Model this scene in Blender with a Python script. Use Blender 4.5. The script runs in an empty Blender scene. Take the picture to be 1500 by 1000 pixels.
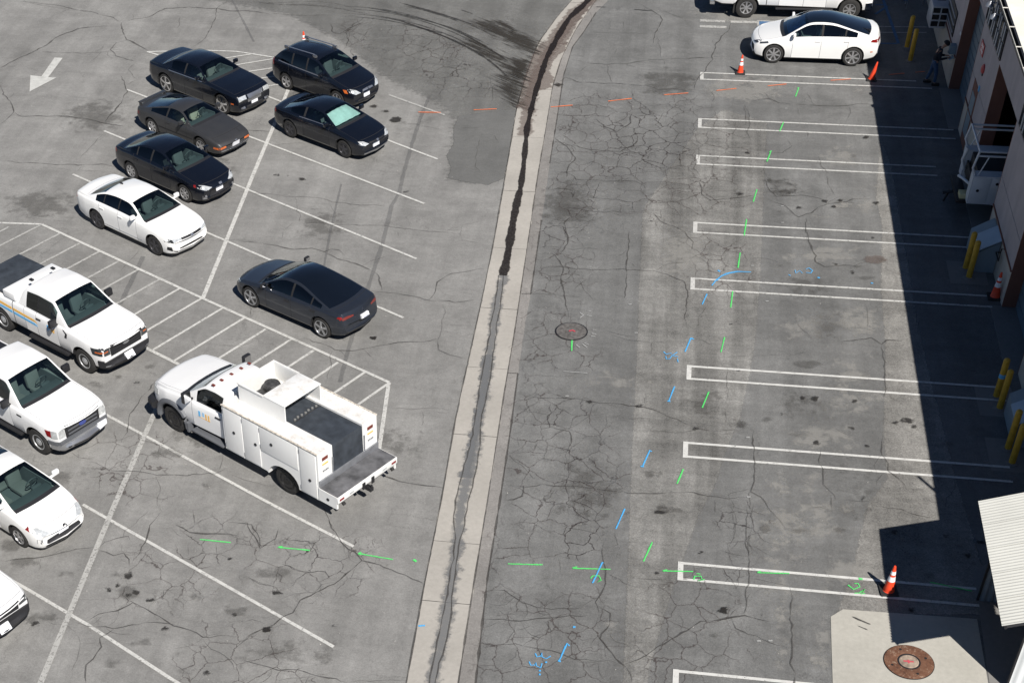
import bpy, bmesh, math, random
from mathutils import Vector, Matrix, noise
from mathutils.bvhtree import BVHTree
R_ = math.radians
rnd = random.Random(7)
sc = bpy.context.scene
col = sc.collection

# ------------------------------------------------------------------ camera
CH = 23.724385; FPX = 2213.834; PCX, PCY = 522.971302, 927.502726
PITCH, ROLL, YAW = 0.755761722, -0.0464941154, R_(11.9)
_c, _s = math.cos(PITCH), math.sin(PITCH)
_fw = Vector((0, _c, -_s)); _up = Vector((0, _s, _c)); _rt = Vector((1, 0, 0))
_cr, _sr = math.cos(ROLL), math.sin(ROLL)
_rz = Matrix.Rotation(YAW, 3, 'Z')
RT = _rz @ (_rt * _cr + _up * _sr); UP = _rz @ (-_rt * _sr + _up * _cr); FW = _rz @ _fw
cam_d = bpy.data.cameras.new('camera'); cam = bpy.data.objects.new('camera', cam_d); col.objects.link(cam)
cam_d.sensor_width = 36; cam_d.lens = 36 * FPX / 1500; cam_d.shift_x = (750 - PCX) / 1500; cam_d.shift_y = (PCY - 500) / 1500; cam_d.clip_end = 1500; cam_d.clip_start = 0.5
m = Matrix((RT, UP, -FW)).transposed().to_4x4(); m.translation = Vector((0, 0, CH)); cam.matrix_world = m
sc.camera = cam

# ------------------------------------------------------------------ sky, sun, exposure
SUNV = Vector((0.53, -0.80, 1.0)).normalized()          # towards the sun
w = bpy.data.worlds.new('World'); sc.world = w; w.use_nodes = True
nt = w.node_tree; nt.nodes.clear()
sky = nt.nodes.new('ShaderNodeTexSky'); sky.sky_type = 'NISHITA'; sky.sun_disc = False
sky.sun_elevation = math.asin(SUNV.z); sky.sun_rotation = math.atan2(SUNV.x, SUNV.y)
sky.air_density = 0.6; sky.dust_density = 0.1; sky.ozone_density = 3.0
bg = nt.nodes.new('ShaderNodeBackground'); bg.inputs[1].default_value = 0.05
wo = nt.nodes.new('ShaderNodeOutputWorld')
nt.links.new(sky.outputs[0], bg.inputs[0]); nt.links.new(bg.outputs[0], wo.inputs[0])
sun_d = bpy.data.lights.new('sun', 'SUN'); sun_d.energy = 5.0; sun_d.angle = R_(0.5); sun_d.color = (1, 0.955, 0.9)
sun = bpy.data.objects.new('sun', sun_d); col.objects.link(sun)
sun.rotation_euler = (-SUNV).to_track_quat('-Z', 'Y').to_euler()
sc.view_settings.view_transform = 'Standard'; sc.view_settings.look = 'None'
sc.view_settings.exposure = 0.38; sc.view_settings.gamma = 1
try: sc.view_settings.use_curve_mapping = False
except Exception: pass
sc.cycles.max_bounces = 6; sc.cycles.transparent_max_bounces = 12

# ------------------------------------------------------------------ helpers
def at(px, py, z=0.0):
    """ground point (or point at height z) seen at this spot of the photograph"""
    d = RT * ((px - PCX) / FPX) - UP * ((py - PCY) / FPX) + FW
    t = (z - CH) / d.z
    return Vector((d.x * t, d.y * t, z))
ORG = [None] + [(ox, oy) for oy in (0, 240, 490, 740) for ox in (0, 350, 700, 1050)]
def tl(n, pts):
    ox, oy = ORG[n]
    return [at(ox + a / 3.75, oy + b / 3.75) for a, b in pts]

def tag(o, label=None, cat=None, group=None, kind=None):
    if label: o['label'] = label
    if cat: o['category'] = cat
    if group: o['group'] = group
    if kind: o['kind'] = kind
    return o
def empty(name, loc=(0, 0, 0), rz=0.0, parent=None, label=None, cat=None, group=None):
    o = bpy.data.objects.new(name, None); col.objects.link(o)
    o.location = loc; o.rotation_euler = (0, 0, rz); o.empty_display_size = 0.2
    if parent: o.parent = parent
    return tag(o, label, cat, group)
def meshobj(name, verts, faces, mat, parent=None, smooth=False, angle=None, mi=None):
    me = bpy.data.meshes.new(name); me.from_pydata([tuple(v) for v in verts], [], faces)
    mats = mat if isinstance(mat, (list, tuple)) else [mat]
    for x in mats: me.materials.append(x)
    if mi: me.polygons.foreach_set('material_index', mi)
    if smooth:
        me.shade_smooth()
        if angle: me.set_sharp_from_angle(angle=R_(angle))
    me.update()
    o = bpy.data.objects.new(name, me); col.objects.link(o)
    if parent: o.parent = parent
    return o
def bmobj(name, bm, mat, parent=None, smooth=False, angle=35):
    me = bpy.data.meshes.new(name); bm.to_mesh(me); bm.free()
    mats = mat if isinstance(mat, (list, tuple)) else [mat]
    for x in mats: me.materials.append(x)
    if smooth:
        me.shade_smooth(); me.set_sharp_from_angle(angle=R_(angle))
    o = bpy.data.objects.new(name, me); col.objects.link(o)
    if parent: o.parent = parent
    return o
def copy_tree(o, parent=None):
    c = o.copy(); col.objects.link(c)
    if parent: c.parent = parent
    for ch in list(o.children): copy_tree(ch, c)
    return c
def bx(bm, x0, x1, y0, y1, z0, z1, bev=0.0, mi=0, M=None):
    r = bmesh.ops.create_cube(bm, size=1)
    vs = r['verts']
    for v in vs:
        v.co = Vector(((x0 + x1) / 2 + v.co.x * (x1 - x0), (y0 + y1) / 2 + v.co.y * (y1 - y0), (z0 + z1) / 2 + v.co.z * (z1 - z0)))
    fs = list({f for v in vs for f in v.link_faces})
    if bev:
        es = list({e for v in vs for e in v.link_edges})
        rr = bmesh.ops.bevel(bm, geom=es, offset=bev, segments=2, affect='EDGES', profile=0.6)
        fs = list(set(rr['faces']) | {f for f in fs if f.is_valid})
        vs = list({v for f in fs for v in f.verts})
    for f in fs: f.material_index = mi
    if M is not None:
        for v in vs: v.co = M @ v.co
    return vs
def box(name, x0, x1, y0, y1, z0, z1, mat, parent=None, bev=0.0, smooth=None):
    bm = bmesh.new(); bx(bm, x0, x1, y0, y1, z0, z1, bev)
    return bmobj(name, bm, mat, parent, smooth=bool(bev) if smooth is None else smooth)
def tube(bm, pts, r, n=8, caps=True, mi=0):
    pts = [Vector(p) for p in pts]; rings = []
    rs = r if isinstance(r, (list, tuple)) else [r] * len(pts)
    for i, p in enumerate(pts):
        d = (pts[min(i + 1, len(pts) - 1)] - pts[max(i - 1, 0)]).normalized()
        a = Vector((0, 0, 1)) if abs(d.z) < .9 else Vector((1, 0, 0))
        u = d.cross(a).normalized(); v = d.cross(u).normalized()
        rings.append([bm.verts.new(p + (u * math.cos(2 * math.pi * k / n) + v * math.sin(2 * math.pi * k / n)) * rs[i]) for k in range(n)])
    for a, b in zip(rings, rings[1:]):
        for k in range(n):
            f = bm.faces.new((a[k], a[(k + 1) % n], b[(k + 1) % n], b[k])); f.material_index = mi
    if caps:
        for q in (rings[0][::-1], rings[-1]):
            f = bm.faces.new(q); f.material_index = mi
def lathe(bm, prof, n=24, axis='Z', mi=0, close=False, M=None, caps=(True, True)):
    rings = []
    for r, h in prof:
        ring = []
        for k in range(n):
            a = 2 * math.pi * k / n
            c, s = r * math.cos(a), r * math.sin(a)
            co = Vector((c, s, h)) if axis == 'Z' else Vector((c, h, s))
            if M is not None: co = M @ co
            ring.append(bm.verts.new(co))
        rings.append(ring)
    prs = list(zip(rings, rings[1:]))
    if close: prs.append((rings[-1], rings[0]))
    for a, b in prs:
        for k in range(n):
            f = bm.faces.new((a[k], a[(k + 1) % n], b[(k + 1) % n], b[k])); f.material_index = mi
    if not close:
        for q, cp_ in zip((rings[0][::-1], rings[-1]), caps):
            if cp_ and (q[0].co - q[1].co).length > 1e-4:
                f = bm.faces.new(q); f.material_index = mi
    bmesh.ops.recalc_face_normals(bm, faces=bm.faces)

# ------------------------------------------------------------------ materials
class NT:
    def __init__(s, name):
        s.m = bpy.data.materials.new(name); s.m.use_nodes = True
        s.t = s.m.node_tree; s.t.nodes.clear(); s.out = s.t.nodes.new('ShaderNodeOutputMaterial')
    def n(s, typ, ins=None, **kw):
        nd = s.t.nodes.new(typ)
        for k, v in kw.items(): setattr(nd, k, v)
        for k, v in (ins or {}).items():
            if hasattr(v, 'is_output'): s.t.links.new(v, nd.inputs[k])
            else: nd.inputs[k].default_value = v
        return nd
    def pos(s):
        return s.n('ShaderNodeNewGeometry').outputs['Position']
    def objc(s):
        return s.n('ShaderNodeTexCoord').outputs['Object']
    def mapped(s, v, scale=(1, 1, 1), rz=0, loc=(0, 0, 0)):
        return s.n('ShaderNodeMapping', {'Vector': v, 'Scale': scale, 'Rotation': (0, 0, rz), 'Location': loc}).outputs[0]
    def noise(s, v, scale, detail=4, rough=.55, dist=0):
        return s.n('ShaderNodeTexNoise', {'Vector': v, 'Scale': scale, 'Detail': detail, 'Roughness': rough, 'Distortion': dist}).outputs['Fac']
    def mr(s, v, a, b, c=0., d=1., smooth=False):
        nd = s.n('ShaderNodeMapRange', {'Value': v, 'From Min': a, 'From Max': b, 'To Min': c, 'To Max': d})
        if smooth: nd.interpolation_type = 'SMOOTHSTEP'
        return nd.outputs[0]
    def math(s, op, a, b=0.0, clamp=False):
        return s.n('ShaderNodeMath', {0: a, 1: b}, operation=op, use_clamp=clamp).outputs[0]
    def mix(s, f, a, b, blend='MIX'):
        nd = s.n('ShaderNodeMix', data_type='RGBA', blend_type=blend)
        for i, v in ((0, f), (6, a), (7, b)):
            if hasattr(v, 'is_output'): s.t.links.new(v, nd.inputs[i])
            else: nd.inputs[i].default_value = v if not isinstance(v, tuple) or len(v) == 4 else v + (1,)
        return nd.outputs[2]
    def bump(s, h, strength=.3, dist=.01):
        return s.n('ShaderNodeBump', {'Height': h, 'Strength': strength, 'Distance': dist}).outputs[0]
    def bsdf(s, **ins):
        d = {}
        for k, v in ins.items():
            k = {'color': 'Base Color', 'rough': 'Roughness', 'metal': 'Metallic', 'normal': 'Normal', 'alpha': 'Alpha', 'coat': 'Coat Weight', 'coatr': 'Coat Roughness', 'spec': 'Specular IOR Level'}.get(k, k)
            if isinstance(v, tuple) and len(v) == 3: v = v + (1,)
            d[k] = v
        nd = s.n('ShaderNodeBsdfPrincipled', d); s.t.links.new(nd.outputs[0], s.out.inputs[0]); return s.m
def c4(c): return c if len(c) == 4 else c + (1,)
def simple(name, color, rough=.5, metal=0., vary=.06, scale=3, coat=0., spec=.5, bump=0.):
    t = NT(name); v = t.objc(); f = t.noise(v, scale, 5)
    k = t.mr(f, .3, .7, 1 - vary, 1 + vary)
    colr = t.mix(1.0, c4(color), t.n('ShaderNodeCombineColor', {0: k, 1: k, 2: k}).outputs[0], 'MULTIPLY')
    kw = dict(color=colr, rough=rough, metal=metal, coat=coat, spec=spec)
    if bump: kw['normal'] = t.bump(t.noise(v, scale * 30, 3), bump, .004)
    return t.bsdf(**kw)
def paint(name, color, rough=.35, metal=.0, coat=.9, dust=.05):
    t = NT(name); v = t.objc()
    f = t.noise(v, 2.2, 5); g = t.noise(v, 14, 3)
    z = t.n('ShaderNodeSeparateXYZ', {0: v}).outputs[2]
    low = t.mr(z, .75, .25, 0, 1)
    d = t.math('MULTIPLY', t.math('ADD', t.mr(f, .35, .7, 0, dust), t.math('MULTIPLY', low, dust * 1.6)), t.mr(g, .3, .7, .6, 1.1))
    colr = t.mix(d, c4(color), (.32, .30, .27, 1))
    return t.bsdf(color=colr, rough=rough, metal=metal, coat=coat, coatr=.06)
def glassm(name, tint=(.32, .40, .38), refl=1.0):
    t = NT(name)
    fr = t.n('ShaderNodeFresnel', {'IOR': 1.52}).outputs[0]
    fr = t.math('MULTIPLY', t.math('ADD', fr, .02), refl, clamp=True)
    tr = t.n('ShaderNodeBsdfTransparent', {0: c4(tint)}).outputs[0]
    gl = t.n('ShaderNodeBsdfGlossy', {0: (.95, 1, 1, 1), 'Roughness': .02}).outputs[0]
    mx = t.n('ShaderNodeMixShader', {0: fr, 1: tr, 2: gl}); t.t.links.new(mx.outputs[0], t.out.inputs[0]); return t.m
M = {}
M['black_paint'] = paint('black paint', (.003, .0045, .009), .25, 0, .6, .006)
M['charcoal'] = paint('charcoal metallic paint', (.034, .035, .038), .42, .2, .3, .03)
M['slate'] = paint('slate metallic paint', (.022, .027, .038), .32, .3, .6, .012)
M['white_paint'] = paint('white paint', (.80, .80, .79), .35, 0, .7, .04)
M['pearl'] = paint('pearl white paint', (.82, .82, .80), .3, 0, .8, .03)
M['truck_white'] = paint('fleet white paint', (.78, .78, .77), .4, 0, .5, .06)
M['glass'] = glassm('tinted windscreen', (.66, .80, .78), 1.3)
M['privacy'] = glassm('privacy glass', (.16, .19, .20), 1.1)
M['darkglass'] = simple('black roof glass', (.004, .006, .010), .04, 0, .1, 2, 1)
M['plastic'] = simple('black trim plastic', (.018, .018, .02), .5)
M['gapsoft'] = simple('soft panel gap', (.28, .28, .29), .8)
M['gap'] = simple('panel gap', (.012, .012, .013), .8)
M['greyplastic'] = simple('grey textured plastic', (.10, .105, .115), .6)
M['rubber'] = simple('tyre rubber', (.022, .021, .02), .85, vary=.3, scale=9)
M['alloy'] = simple('alloy rim', (.62, .62, .63), .28, .85)
M['darkalloy'] = simple('dark alloy rim', (.10, .10, .11), .35, .8)
M['blackrim'] = simple('black rim', (.012, .012, .013), .3, .2)
M['steelrim'] = simple('painted steel rim', (.50, .51, .52), .4, .6)
M['chrome'] = simple('chrome', (.78, .78, .79), .12, 1.)
M['silver'] = simple('satin silver trim', (.55, .56, .58), .35, .9)
M['lens'] = simple('clear headlamp lens', (.62, .64, .64), .08, .35, .25, 12, 1)
M['darklens'] = simple('smoked headlamp lens', (.06, .065, .07), .08, .3, .4, 14, 1)
M['amber'] = simple('amber lens', (.55, .13, .03), .15, 0, .2, 10, 1)
M['red'] = simple('red lens', (.22, .012, .012), .15, 0, .2, 10, 1)
M['plate'] = simple('licence plate', (.78, .79, .82), .4, 0, .03)
M['redbrown'] = simple('dull red lens', (.16, .03, .025), .3)
M['plategrey'] = simple('plate print', (.42, .44, .52), .5)
M['plateblue'] = simple('plate print blue', (.05, .07, .25), .5)
M['seat'] = simple('dark seat cloth', (.11, .12, .125), .9)
M['seatgrey'] = simple('grey seat cloth', (.16, .16, .155), .9)
M['seatbeige'] = simple('beige seat cloth', (.38, .34, .28), .9)
M['dash'] = simple('dashboard plastic', (.075, .085, .09), .7)
M['sunshade'] = simple('reflective sunshade', (.52, .62, .60), .4, .1, .12, 5)
M['blueshade'] = simple('blue sunshade', (.22, .50, .80), .5, .0, .35, 9)
M['orangestripe'] = simple('orange stripe', (.80, .46, .10), .4)
M['bluestripe'] = simple('light blue stripe', (.12, .45, .78), .4)
M['yellow'] = simple('yellow bollard paint', (.50, .30, .025), .55, vary=.18, scale=6)
M['cone'] = simple('orange cone plastic', (.80, .065, .02), .5, vary=.15, scale=9)
M['white_band'] = simple('reflective white band', (.85, .85, .86), .35)
M['base_black'] = simple('black rubber base', (.02, .02, .02), .8)
M['paper'] = simple('white paper', (.8, .8, .78), .8)
M['steel'] = simple('galvanised steel', (.38, .39, .41), .45, .7, .15, 6)
M['rust'] = simple('rusty iron', (.22, .08, .035), .85, .1, .5, 7, bump=.5)
M['darksteel'] = simple('dark steel', (.035, .035, .038), .5, .5)
def white_service():
    t = NT('service body white'); v = t.objc()
    f = t.noise(v, 3.5, 8, .65); g = t.noise(v, 22, 4, .6)
    k = t.math('MULTIPLY', t.mr(f, .44, .70, 0, .65), t.mr(g, .35, .65, .25, 1))
    nz = t.n('ShaderNodeSeparateXYZ', {0: t.n('ShaderNodeNewGeometry').outputs['Normal']}).outputs[2]
    k = t.math('MULTIPLY', k, t.mr(nz, .3, .9, .12, 1))
    return t.bsdf(color=t.mix(k, (.77, .77, .75, 1), (.42, .34, .25, 1)), rough=.42, coat=.3)
M['service'] = white_service()
M['tray'] = simple('worn bed liner', (.10, .10, .105), .7, 0, .55, 3)
M['tarp'] = simple('dark vinyl cover', (.035, .042, .052), .65, 0, .35, 4)

# asphalt -----------------------------------------------------------
def asphalt(name, base, warm=(1.03, 1.0, .95), contrast=1.0, alpha=None, streak=.10, hair=.55, crack=False, cscale=1.2):
    t = NT(name); v = t.pos()
    big = t.noise(v, .12, 5, .6); mid = t.noise(v, .75, 6, .62, .6); sm = t.noise(v, 6.5, 5, .6); fine = t.noise(v, 60, 3, .7); grain = t.noise(v, 20, 5, .75)
    st1 = t.noise(t.mapped(v, (1.6, .07, 1)), 1.0, 5, .6); st2 = t.noise(t.mapped(v, (.10, 2.2, 1), R_(12)), 1.0, 5, .65)
    k = t.mr(big, .3, .7, 1 - .10 * contrast, 1 + .10 * contrast)
    lane = t.mr(t.noise(t.mapped(v, (.42, .012, 1)), 1.0, 2, .5), .44, .56, 0, 1)
    patchy = t.mr(t.noise(v, .38, 7, .68, 1.2), .47, .55, 0, 1)
    k = t.math('MULTIPLY', k, t.mr(lane, 0, 1, 1 - .045 * contrast, 1 + .045 * contrast))
    k = t.math('MULTIPLY', k, t.mr(patchy, 0, 1, 1 - .045 * contrast, 1 + .04 * contrast))
    for f, a in ((mid, .17), (sm, .10), (fine, .28), (grain, .22), (st1, streak * 1.4), (st2, streak * .8)):
        k = t.math('MULTIPLY', k, t.mr(f, .28, .72, 1 - a * contrast, 1 + a * contrast))
    # fine hairline cracking
    wv = t.n('ShaderNodeVectorMath', {0: v, 1: t.n('ShaderNodeVectorMath', {0: t.n('ShaderNodeTexNoise', {'Vector': v, 'Scale': 1.4, 'Detail': 5, 'Roughness': .7}).outputs['Color'], 'Scale': .9}, operation='SCALE').outputs[0]}, operation='ADD').outputs[0]
    vo = t.n('ShaderNodeTexVoronoi', {'Vector': wv, 'Scale': .55}, feature='DISTANCE_TO_EDGE').outputs['Distance']
    hl = t.math('MULTIPLY', t.mr(vo, .0, .012, 1, 0), t.mr(t.noise(v, .35, 4), .5, .62, 0, 1))
    k = t.math('MULTIPLY', k, t.mr(hl, 0, 1, 1, 1 - .5 * hair))
    # dark pocks and drips
    pk = t.n('ShaderNodeTexVoronoi', {'Vector': v, 'Scale': 1.9}, feature='F1').outputs['Distance']
    k = t.math('MULTIPLY', k, t.mr(t.math('ADD', pk, t.mr(mid, .3, .7, .12, -.02)), .03, .09, .72, 1))
    cc = t.n('ShaderNodeCombineColor', {0: t.math('MULTIPLY', k, base * warm[0]), 1: t.math('MULTIPLY', k, base * warm[1]), 2: t.math('MULTIPLY', k, base * warm[2])}).outputs[0]
    ins = dict(color=cc, rough=.88, spec=.25, normal=t.bump(t.math('ADD', fine, t.math('MULTIPLY', sm, 1.5)), .35, .006))
    if alpha is not None:
        fade = t.n('ShaderNodeAttribute', attribute_name='fade').outputs['Fac']
        e = t.noise(v, 5, 6, .7)
        a = t.mr(t.math('ADD', fade, t.mr(e, .3, .7, -.14, .14)), .38, .62, 0, alpha, True)
        ins['alpha'] = a
    return t.bsdf(**ins)
M['asphalt'] = asphalt('asphalt', .203, (1.015, 1.0, .955), .9)
M['asphalt_lane'] = asphalt('older dark asphalt', .158, (1.0, 1.0, .97), 1.0, alpha=.93, streak=.12)
M['asphalt_top'] = asphalt('dark asphalt', .165, (1.0, 1.0, .955), .9, alpha=.6)
M['asphalt_patch'] = asphalt('patch asphalt', .148, (1.0, 1.0, .965), .6, alpha=.85, streak=.05)
M['asphalt_light'] = asphalt('worn light asphalt', .235, (1.02, 1.0, .94), 1.3, alpha=.70, streak=.2)
M['asphalt_pale'] = asphalt('pale worn asphalt', .265, (1.03, 1.0, .93), 1.5, alpha=.66, streak=.1)
M['seal'] = asphalt('sealed trench', .16, (1, 1, 1.), .8, alpha=.34)
def stain(name, color, alpha, n1=2.5, lo=.35, hi=.65, dirv=(1, 1, 1), rz=0, edge=.35):
    t = NT(name); v = t.pos()
    if rz: v = t.n('ShaderNodeVectorRotate', {'Vector': v, 'Angle': -rz}, rotation_type='Z_AXIS').outputs[0]; rz = 0
    fade = t.n('ShaderNodeAttribute', attribute_name='fade').outputs['Fac']
    e = t.noise(t.mapped(v, dirv, rz), n1, 7, .7); g = t.noise(v, 18, 4, .7)
    a = t.mr(t.math('ADD', fade, t.mr(e, .3, .7, -edge, edge)), lo, hi, 0, alpha, True)
    a = t.math('MULTIPLY', a, t.mr(g, .25, .7, .65, 1))
    return t.bsdf(color=c4(color), rough=.8, alpha=a, spec=.2)
M['oil'] = stain('oil stain', (.028, .026, .024), .88, 5)
M['grime'] = stain('grime', (.07, .066, .06), .36, 2.2, .34, 1.0, edge=.62)
M['skid'] = stain('tyre marks', (.035, .034, .033), .85, 3.5, .22, .75)
_d = at(790, 64) - at(700, 28)
M['dirtfan'] = stain('mud tracked by tyres', (.035, .031, .026), .93, 2.2, .30, .85, (.35, 5, 1), math.atan2(_d.y, _d.x), edge=.5)
M['wet'] = stain('wet run', (.014, .011, .011), .96, 6, .12, .34, edge=.14)
M['brown'] = stain('brown silt', (.16, .125, .11), .55, 4, .35, .6)
M['damp'] = stain('damp film', (.17, .175, .18), .75, 4, .3, .8)
M['pale'] = stain('pale spill', (.36, .35, .325), .5, 2.2, .38, 1.0, edge=.75)
def crackmat(name, color, alpha):
    t = NT(name); v = t.pos(); e = t.noise(v, 3.5, 5, .7)
    return t.bsdf(color=c4(color), rough=.95, spec=.1, alpha=t.mr(e, .28, .6, alpha * .45, alpha))
M['crack'] = crackmat('open crack', (.065, .061, .057), .62)
M['crackfine'] = crackmat('fine crack', (.08, .076, .07), .42)
def alligator():
    t = NT('alligator cracking'); v = t.pos()
    fade = t.n('ShaderNodeAttribute', attribute_name='fade').outputs['Fac']
    wc = t.n('ShaderNodeTexNoise', {'Vector': v, 'Scale': 2.2, 'Detail': 4, 'Roughness': .6}).outputs['Color']
    wv = t.n('ShaderNodeVectorMath', {0: v, 1: t.n('ShaderNodeVectorMath', {0: wc, 'Scale': .35}, operation='SCALE').outputs[0]}, operation='ADD').outputs[0]
    a = None
    for scl, wd, st in ((1.5, .017, 1.), (3.4, .020, .75)):
        vo = t.n('ShaderNodeTexVoronoi', {'Vector': t.mapped(wv, (1, .85, 1)), 'Scale': scl}, feature='DISTANCE_TO_EDGE').outputs['Distance']
        l = t.math('MULTIPLY', t.mr(vo, .006, wd, 1, 0), st)
        if st < 1: l = t.math('MULTIPLY', l, t.mr(t.noise(v, .7, 3), .5, .6, 0, 1))
        a = l if a is None else t.math('MAXIMUM', a, l)
    a = t.math('MULTIPLY', a, t.mr(t.math('ADD', fade, t.mr(t.noise(v, 1.1, 4), .3, .7, -.3, .3)), 25e-2, .8, 0, .46, True))
    return t.bsdf(color=(.06, .042, .039, 1), rough=.95, spec=.1, alpha=a)
M['alligator'] = alligator()
def concrete(name, color, joint=0.):
    t = NT(name); v = t.pos()
    k = t.mr(t.noise(v, .6, 6, .6), .3, .7, .90, 1.10)
    k = t.math('MULTIPLY', k, t.mr(t.noise(v, 9, 5, .65), .3, .7, .93, 1.07))
    k = t.math('MULTIPLY', k, t.mr(t.noise(v, 70, 2, .7), .3, .7, .93, 1.07))
    cc = t.mix(1., c4(color), t.n('ShaderNodeCombineColor', {0: k, 1: k, 2: k}).outputs[0], 'MULTIPLY')
    return t.bsdf(color=cc, rough=.85, spec=.3, normal=t.bump(t.noise(v, 40, 4), .2, .004))
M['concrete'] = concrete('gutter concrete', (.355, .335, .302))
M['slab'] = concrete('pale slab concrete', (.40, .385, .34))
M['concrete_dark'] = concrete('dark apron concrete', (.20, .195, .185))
def linepaint(name, color, wear=.45, alpha=.95):
    t = NT(name); v = t.pos()
    a = t.math('MULTIPLY', t.mr(t.noise(v, 14, 7, .75), wear - .10, wear + .02, .12, 1), t.mr(t.noise(v, 1.3, 5, .7), .25, .42, .55, 1))
    a = t.math('MULTIPLY', a, t.mr(t.noise(v, 5.5, 6, .8, 1.5), .33, .38, .25, 1))
    k = t.mr(t.noise(v, 5, 5), .3, .7, .85, 1.05)
    cc = t.mix(1., c4(color), t.n('ShaderNodeCombineColor', {0: k, 1: k, 2: k}).outputs[0], 'MULTIPLY')
    return t.bsdf(color=cc, rough=.7, alpha=t.math('MULTIPLY', a, alpha))
M['line'] = linepaint('white road paint', (.58, .575, .545), .44, .9)
M['lineold'] = linepaint('worn white road paint', (.48, .475, .45), .46, .8)
M['linecrisp'] = linepaint('bright white road paint', (.63, .625, .595), .41, .93)
M['arrow'] = linepaint('faded white arrow paint', (.56, .56, .53), .33, .9)
M['adablue'] = linepaint('blue road paint', (.06, .16, .33), .40, .8)
def spray(name, color):
    t = NT(name); v = t.pos()
    fade = t.n('ShaderNodeAttribute', attribute_name='fade').outputs['Fac']
    a = t.mr(t.math('ADD', fade, t.mr(t.noise(v, 30, 5, .8), .3, .7, -.45, .35)), .15, .75, 0, .92, True)
    return t.bsdf(color=c4(color), rough=.6, alpha=a)
M['sgreen'] = spray('green utility spray', (.10, .70, .16))
M['sblue'] = spray('blue utility spray', (.08, .42, .80))
M['sorange'] = spray('orange utility spray', (.85, .20, .06))
M['spink'] = spray('red utility spray', (.65, .06, .09))
M['swhite'] = spray('white utility spray', (.36, .36, .35))

# ------------------------------------------------------------------ flat sheets on the ground
def pin(p, poly):
    ins = False; n = len(poly); j = n - 1
    for i in range(n):
        a, b = poly[i], poly[j]
        if (a[1] > p[1]) != (b[1] > p[1]) and p[0] < (b[0] - a[0]) * (p[1] - a[1]) / (b[1] - a[1] + 1e-12) + a[0]: ins = not ins
        j = i
    return ins
def pdist(p, poly):
    d = 1e9; n = len(poly)
    for i in range(n):
        ax, ay = poly[i][0], poly[i][1]; bx_, by_ = poly[(i + 1) % n][0], poly[(i + 1) % n][1]
        ex, ey = bx_ - ax, by_ - ay; L = ex * ex + ey * ey + 1e-12
        t = max(0, min(1, ((p[0] - ax) * ex + (p[1] - ay) * ey) / L))
        d = min(d, math.hypot(p[0] - ax - ex * t, p[1] - ay - ey * t))
    return d
def setfade(o, vals):
    at_ = o.data.attributes.new('fade', 'FLOAT', 'POINT'); at_.data.foreach_set('value', vals)
def soft(name, poly, mat, z, feather=.3, cell=None, kind='structure', parent=None):
    poly = [(p[0], p[1]) for p in poly]
    xs = [p[0] for p in poly]; ys = [p[1] for p in poly]
    cell = cell or max(.12, feather * .7)
    cell = max(cell, math.sqrt((max(xs) - min(xs)) * (max(ys) - min(ys)) / 9000))
    x0, y0 = min(xs) - feather, min(ys) - feather
    nx = int((max(xs) + feather - x0) / cell) + 2; ny = int((max(ys) + feather - y0) / cell) + 2
    vals = {}; idx = {}; vs = []; fs = []; fd = []
    def val(i, j):
        if (i, j) not in vals:
            p = (x0 + i * cell, y0 + j * cell); d = pdist(p, poly); d = d if pin(p, poly) else -d
            vals[(i, j)] = max(0, min(1, .5 + .5 * d / feather))
        return vals[(i, j)]
    for i in range(nx):
        for j in range(ny):
            q = [(i, j), (i + 1, j), (i + 1, j + 1), (i, j + 1)]
            if max(val(*k) for k in q) <= 0: continue
            f = []
            for k in q:
                if k not in idx:
                    idx[k] = len(vs); vs.append((x0 + k[0] * cell, y0 + k[1] * cell, z)); fd.append(val(*k))
                f.append(idx[k])
            fs.append(f)
    o = meshobj(name, vs, fs, mat, parent); setfade(o, fd)
    return tag(o, kind=kind) if not parent else o
def densify(pts, step):
    out = [Vector(pts[0])]
    for a, b in zip(pts, pts[1:]):
        a = Vector(a); b = Vector(b); n = max(1, int((b - a).length / step))
        for k in range(1, n + 1): out.append(a.lerp(b, k / n))
    return out
def smoothpts(pts, it=2):
    pts = [Vector(p) for p in pts]
    for _ in range(it):
        q = [pts[0]]
        for a, b in zip(pts, pts[1:]):
            q += [a.lerp(b, .25), a.lerp(b, .75)]
        q.append(pts[-1]); pts = q
    return pts
def ribbon_geo(pts, width, z, cols=2, taper=0.0, jit=0.0, seed=0):
    """cols strips across; fade 1 in the middle, 0 at the sides (if cols>2)"""
    pts = [Vector((p[0], p[1], 0)) for p in pts]; n = len(pts)
    ws = width if isinstance(width, (list, tuple)) else [width] * n
    if len(ws) != n: ws = [ws[min(len(ws) - 1, int(i * len(ws) / n))] for i in range(n)]
    vs, fs, fd = [], [], []
    for i, p in enumerate(pts):
        d = (pts[min(i + 1, n - 1)] - pts[max(i - 1, 0)]).normalized(); nn = Vector((-d.y, d.x, 0))
        wd = ws[i]
        if jit: wd *= 1 + jit * noise.noise(Vector((p.x * 3.1, p.y * 3.1, seed)))
        if taper:
            e = min(i, n - 1 - i) / max(1, n * taper); wd *= min(1, .15 + e)
        for c in range(cols):
            u = c / (cols - 1) * 2 - 1
            q = p + nn * (u * wd / 2); vs.append((q.x, q.y, z)); fd.append(1 - abs(u) if cols > 2 else 1)
    for i in range(n - 1):
        for c in range(cols - 1):
            a = i * cols + c; fs.append((a, a + 1, a + 1 + cols, a + cols))
    return vs, fs, fd
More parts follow.
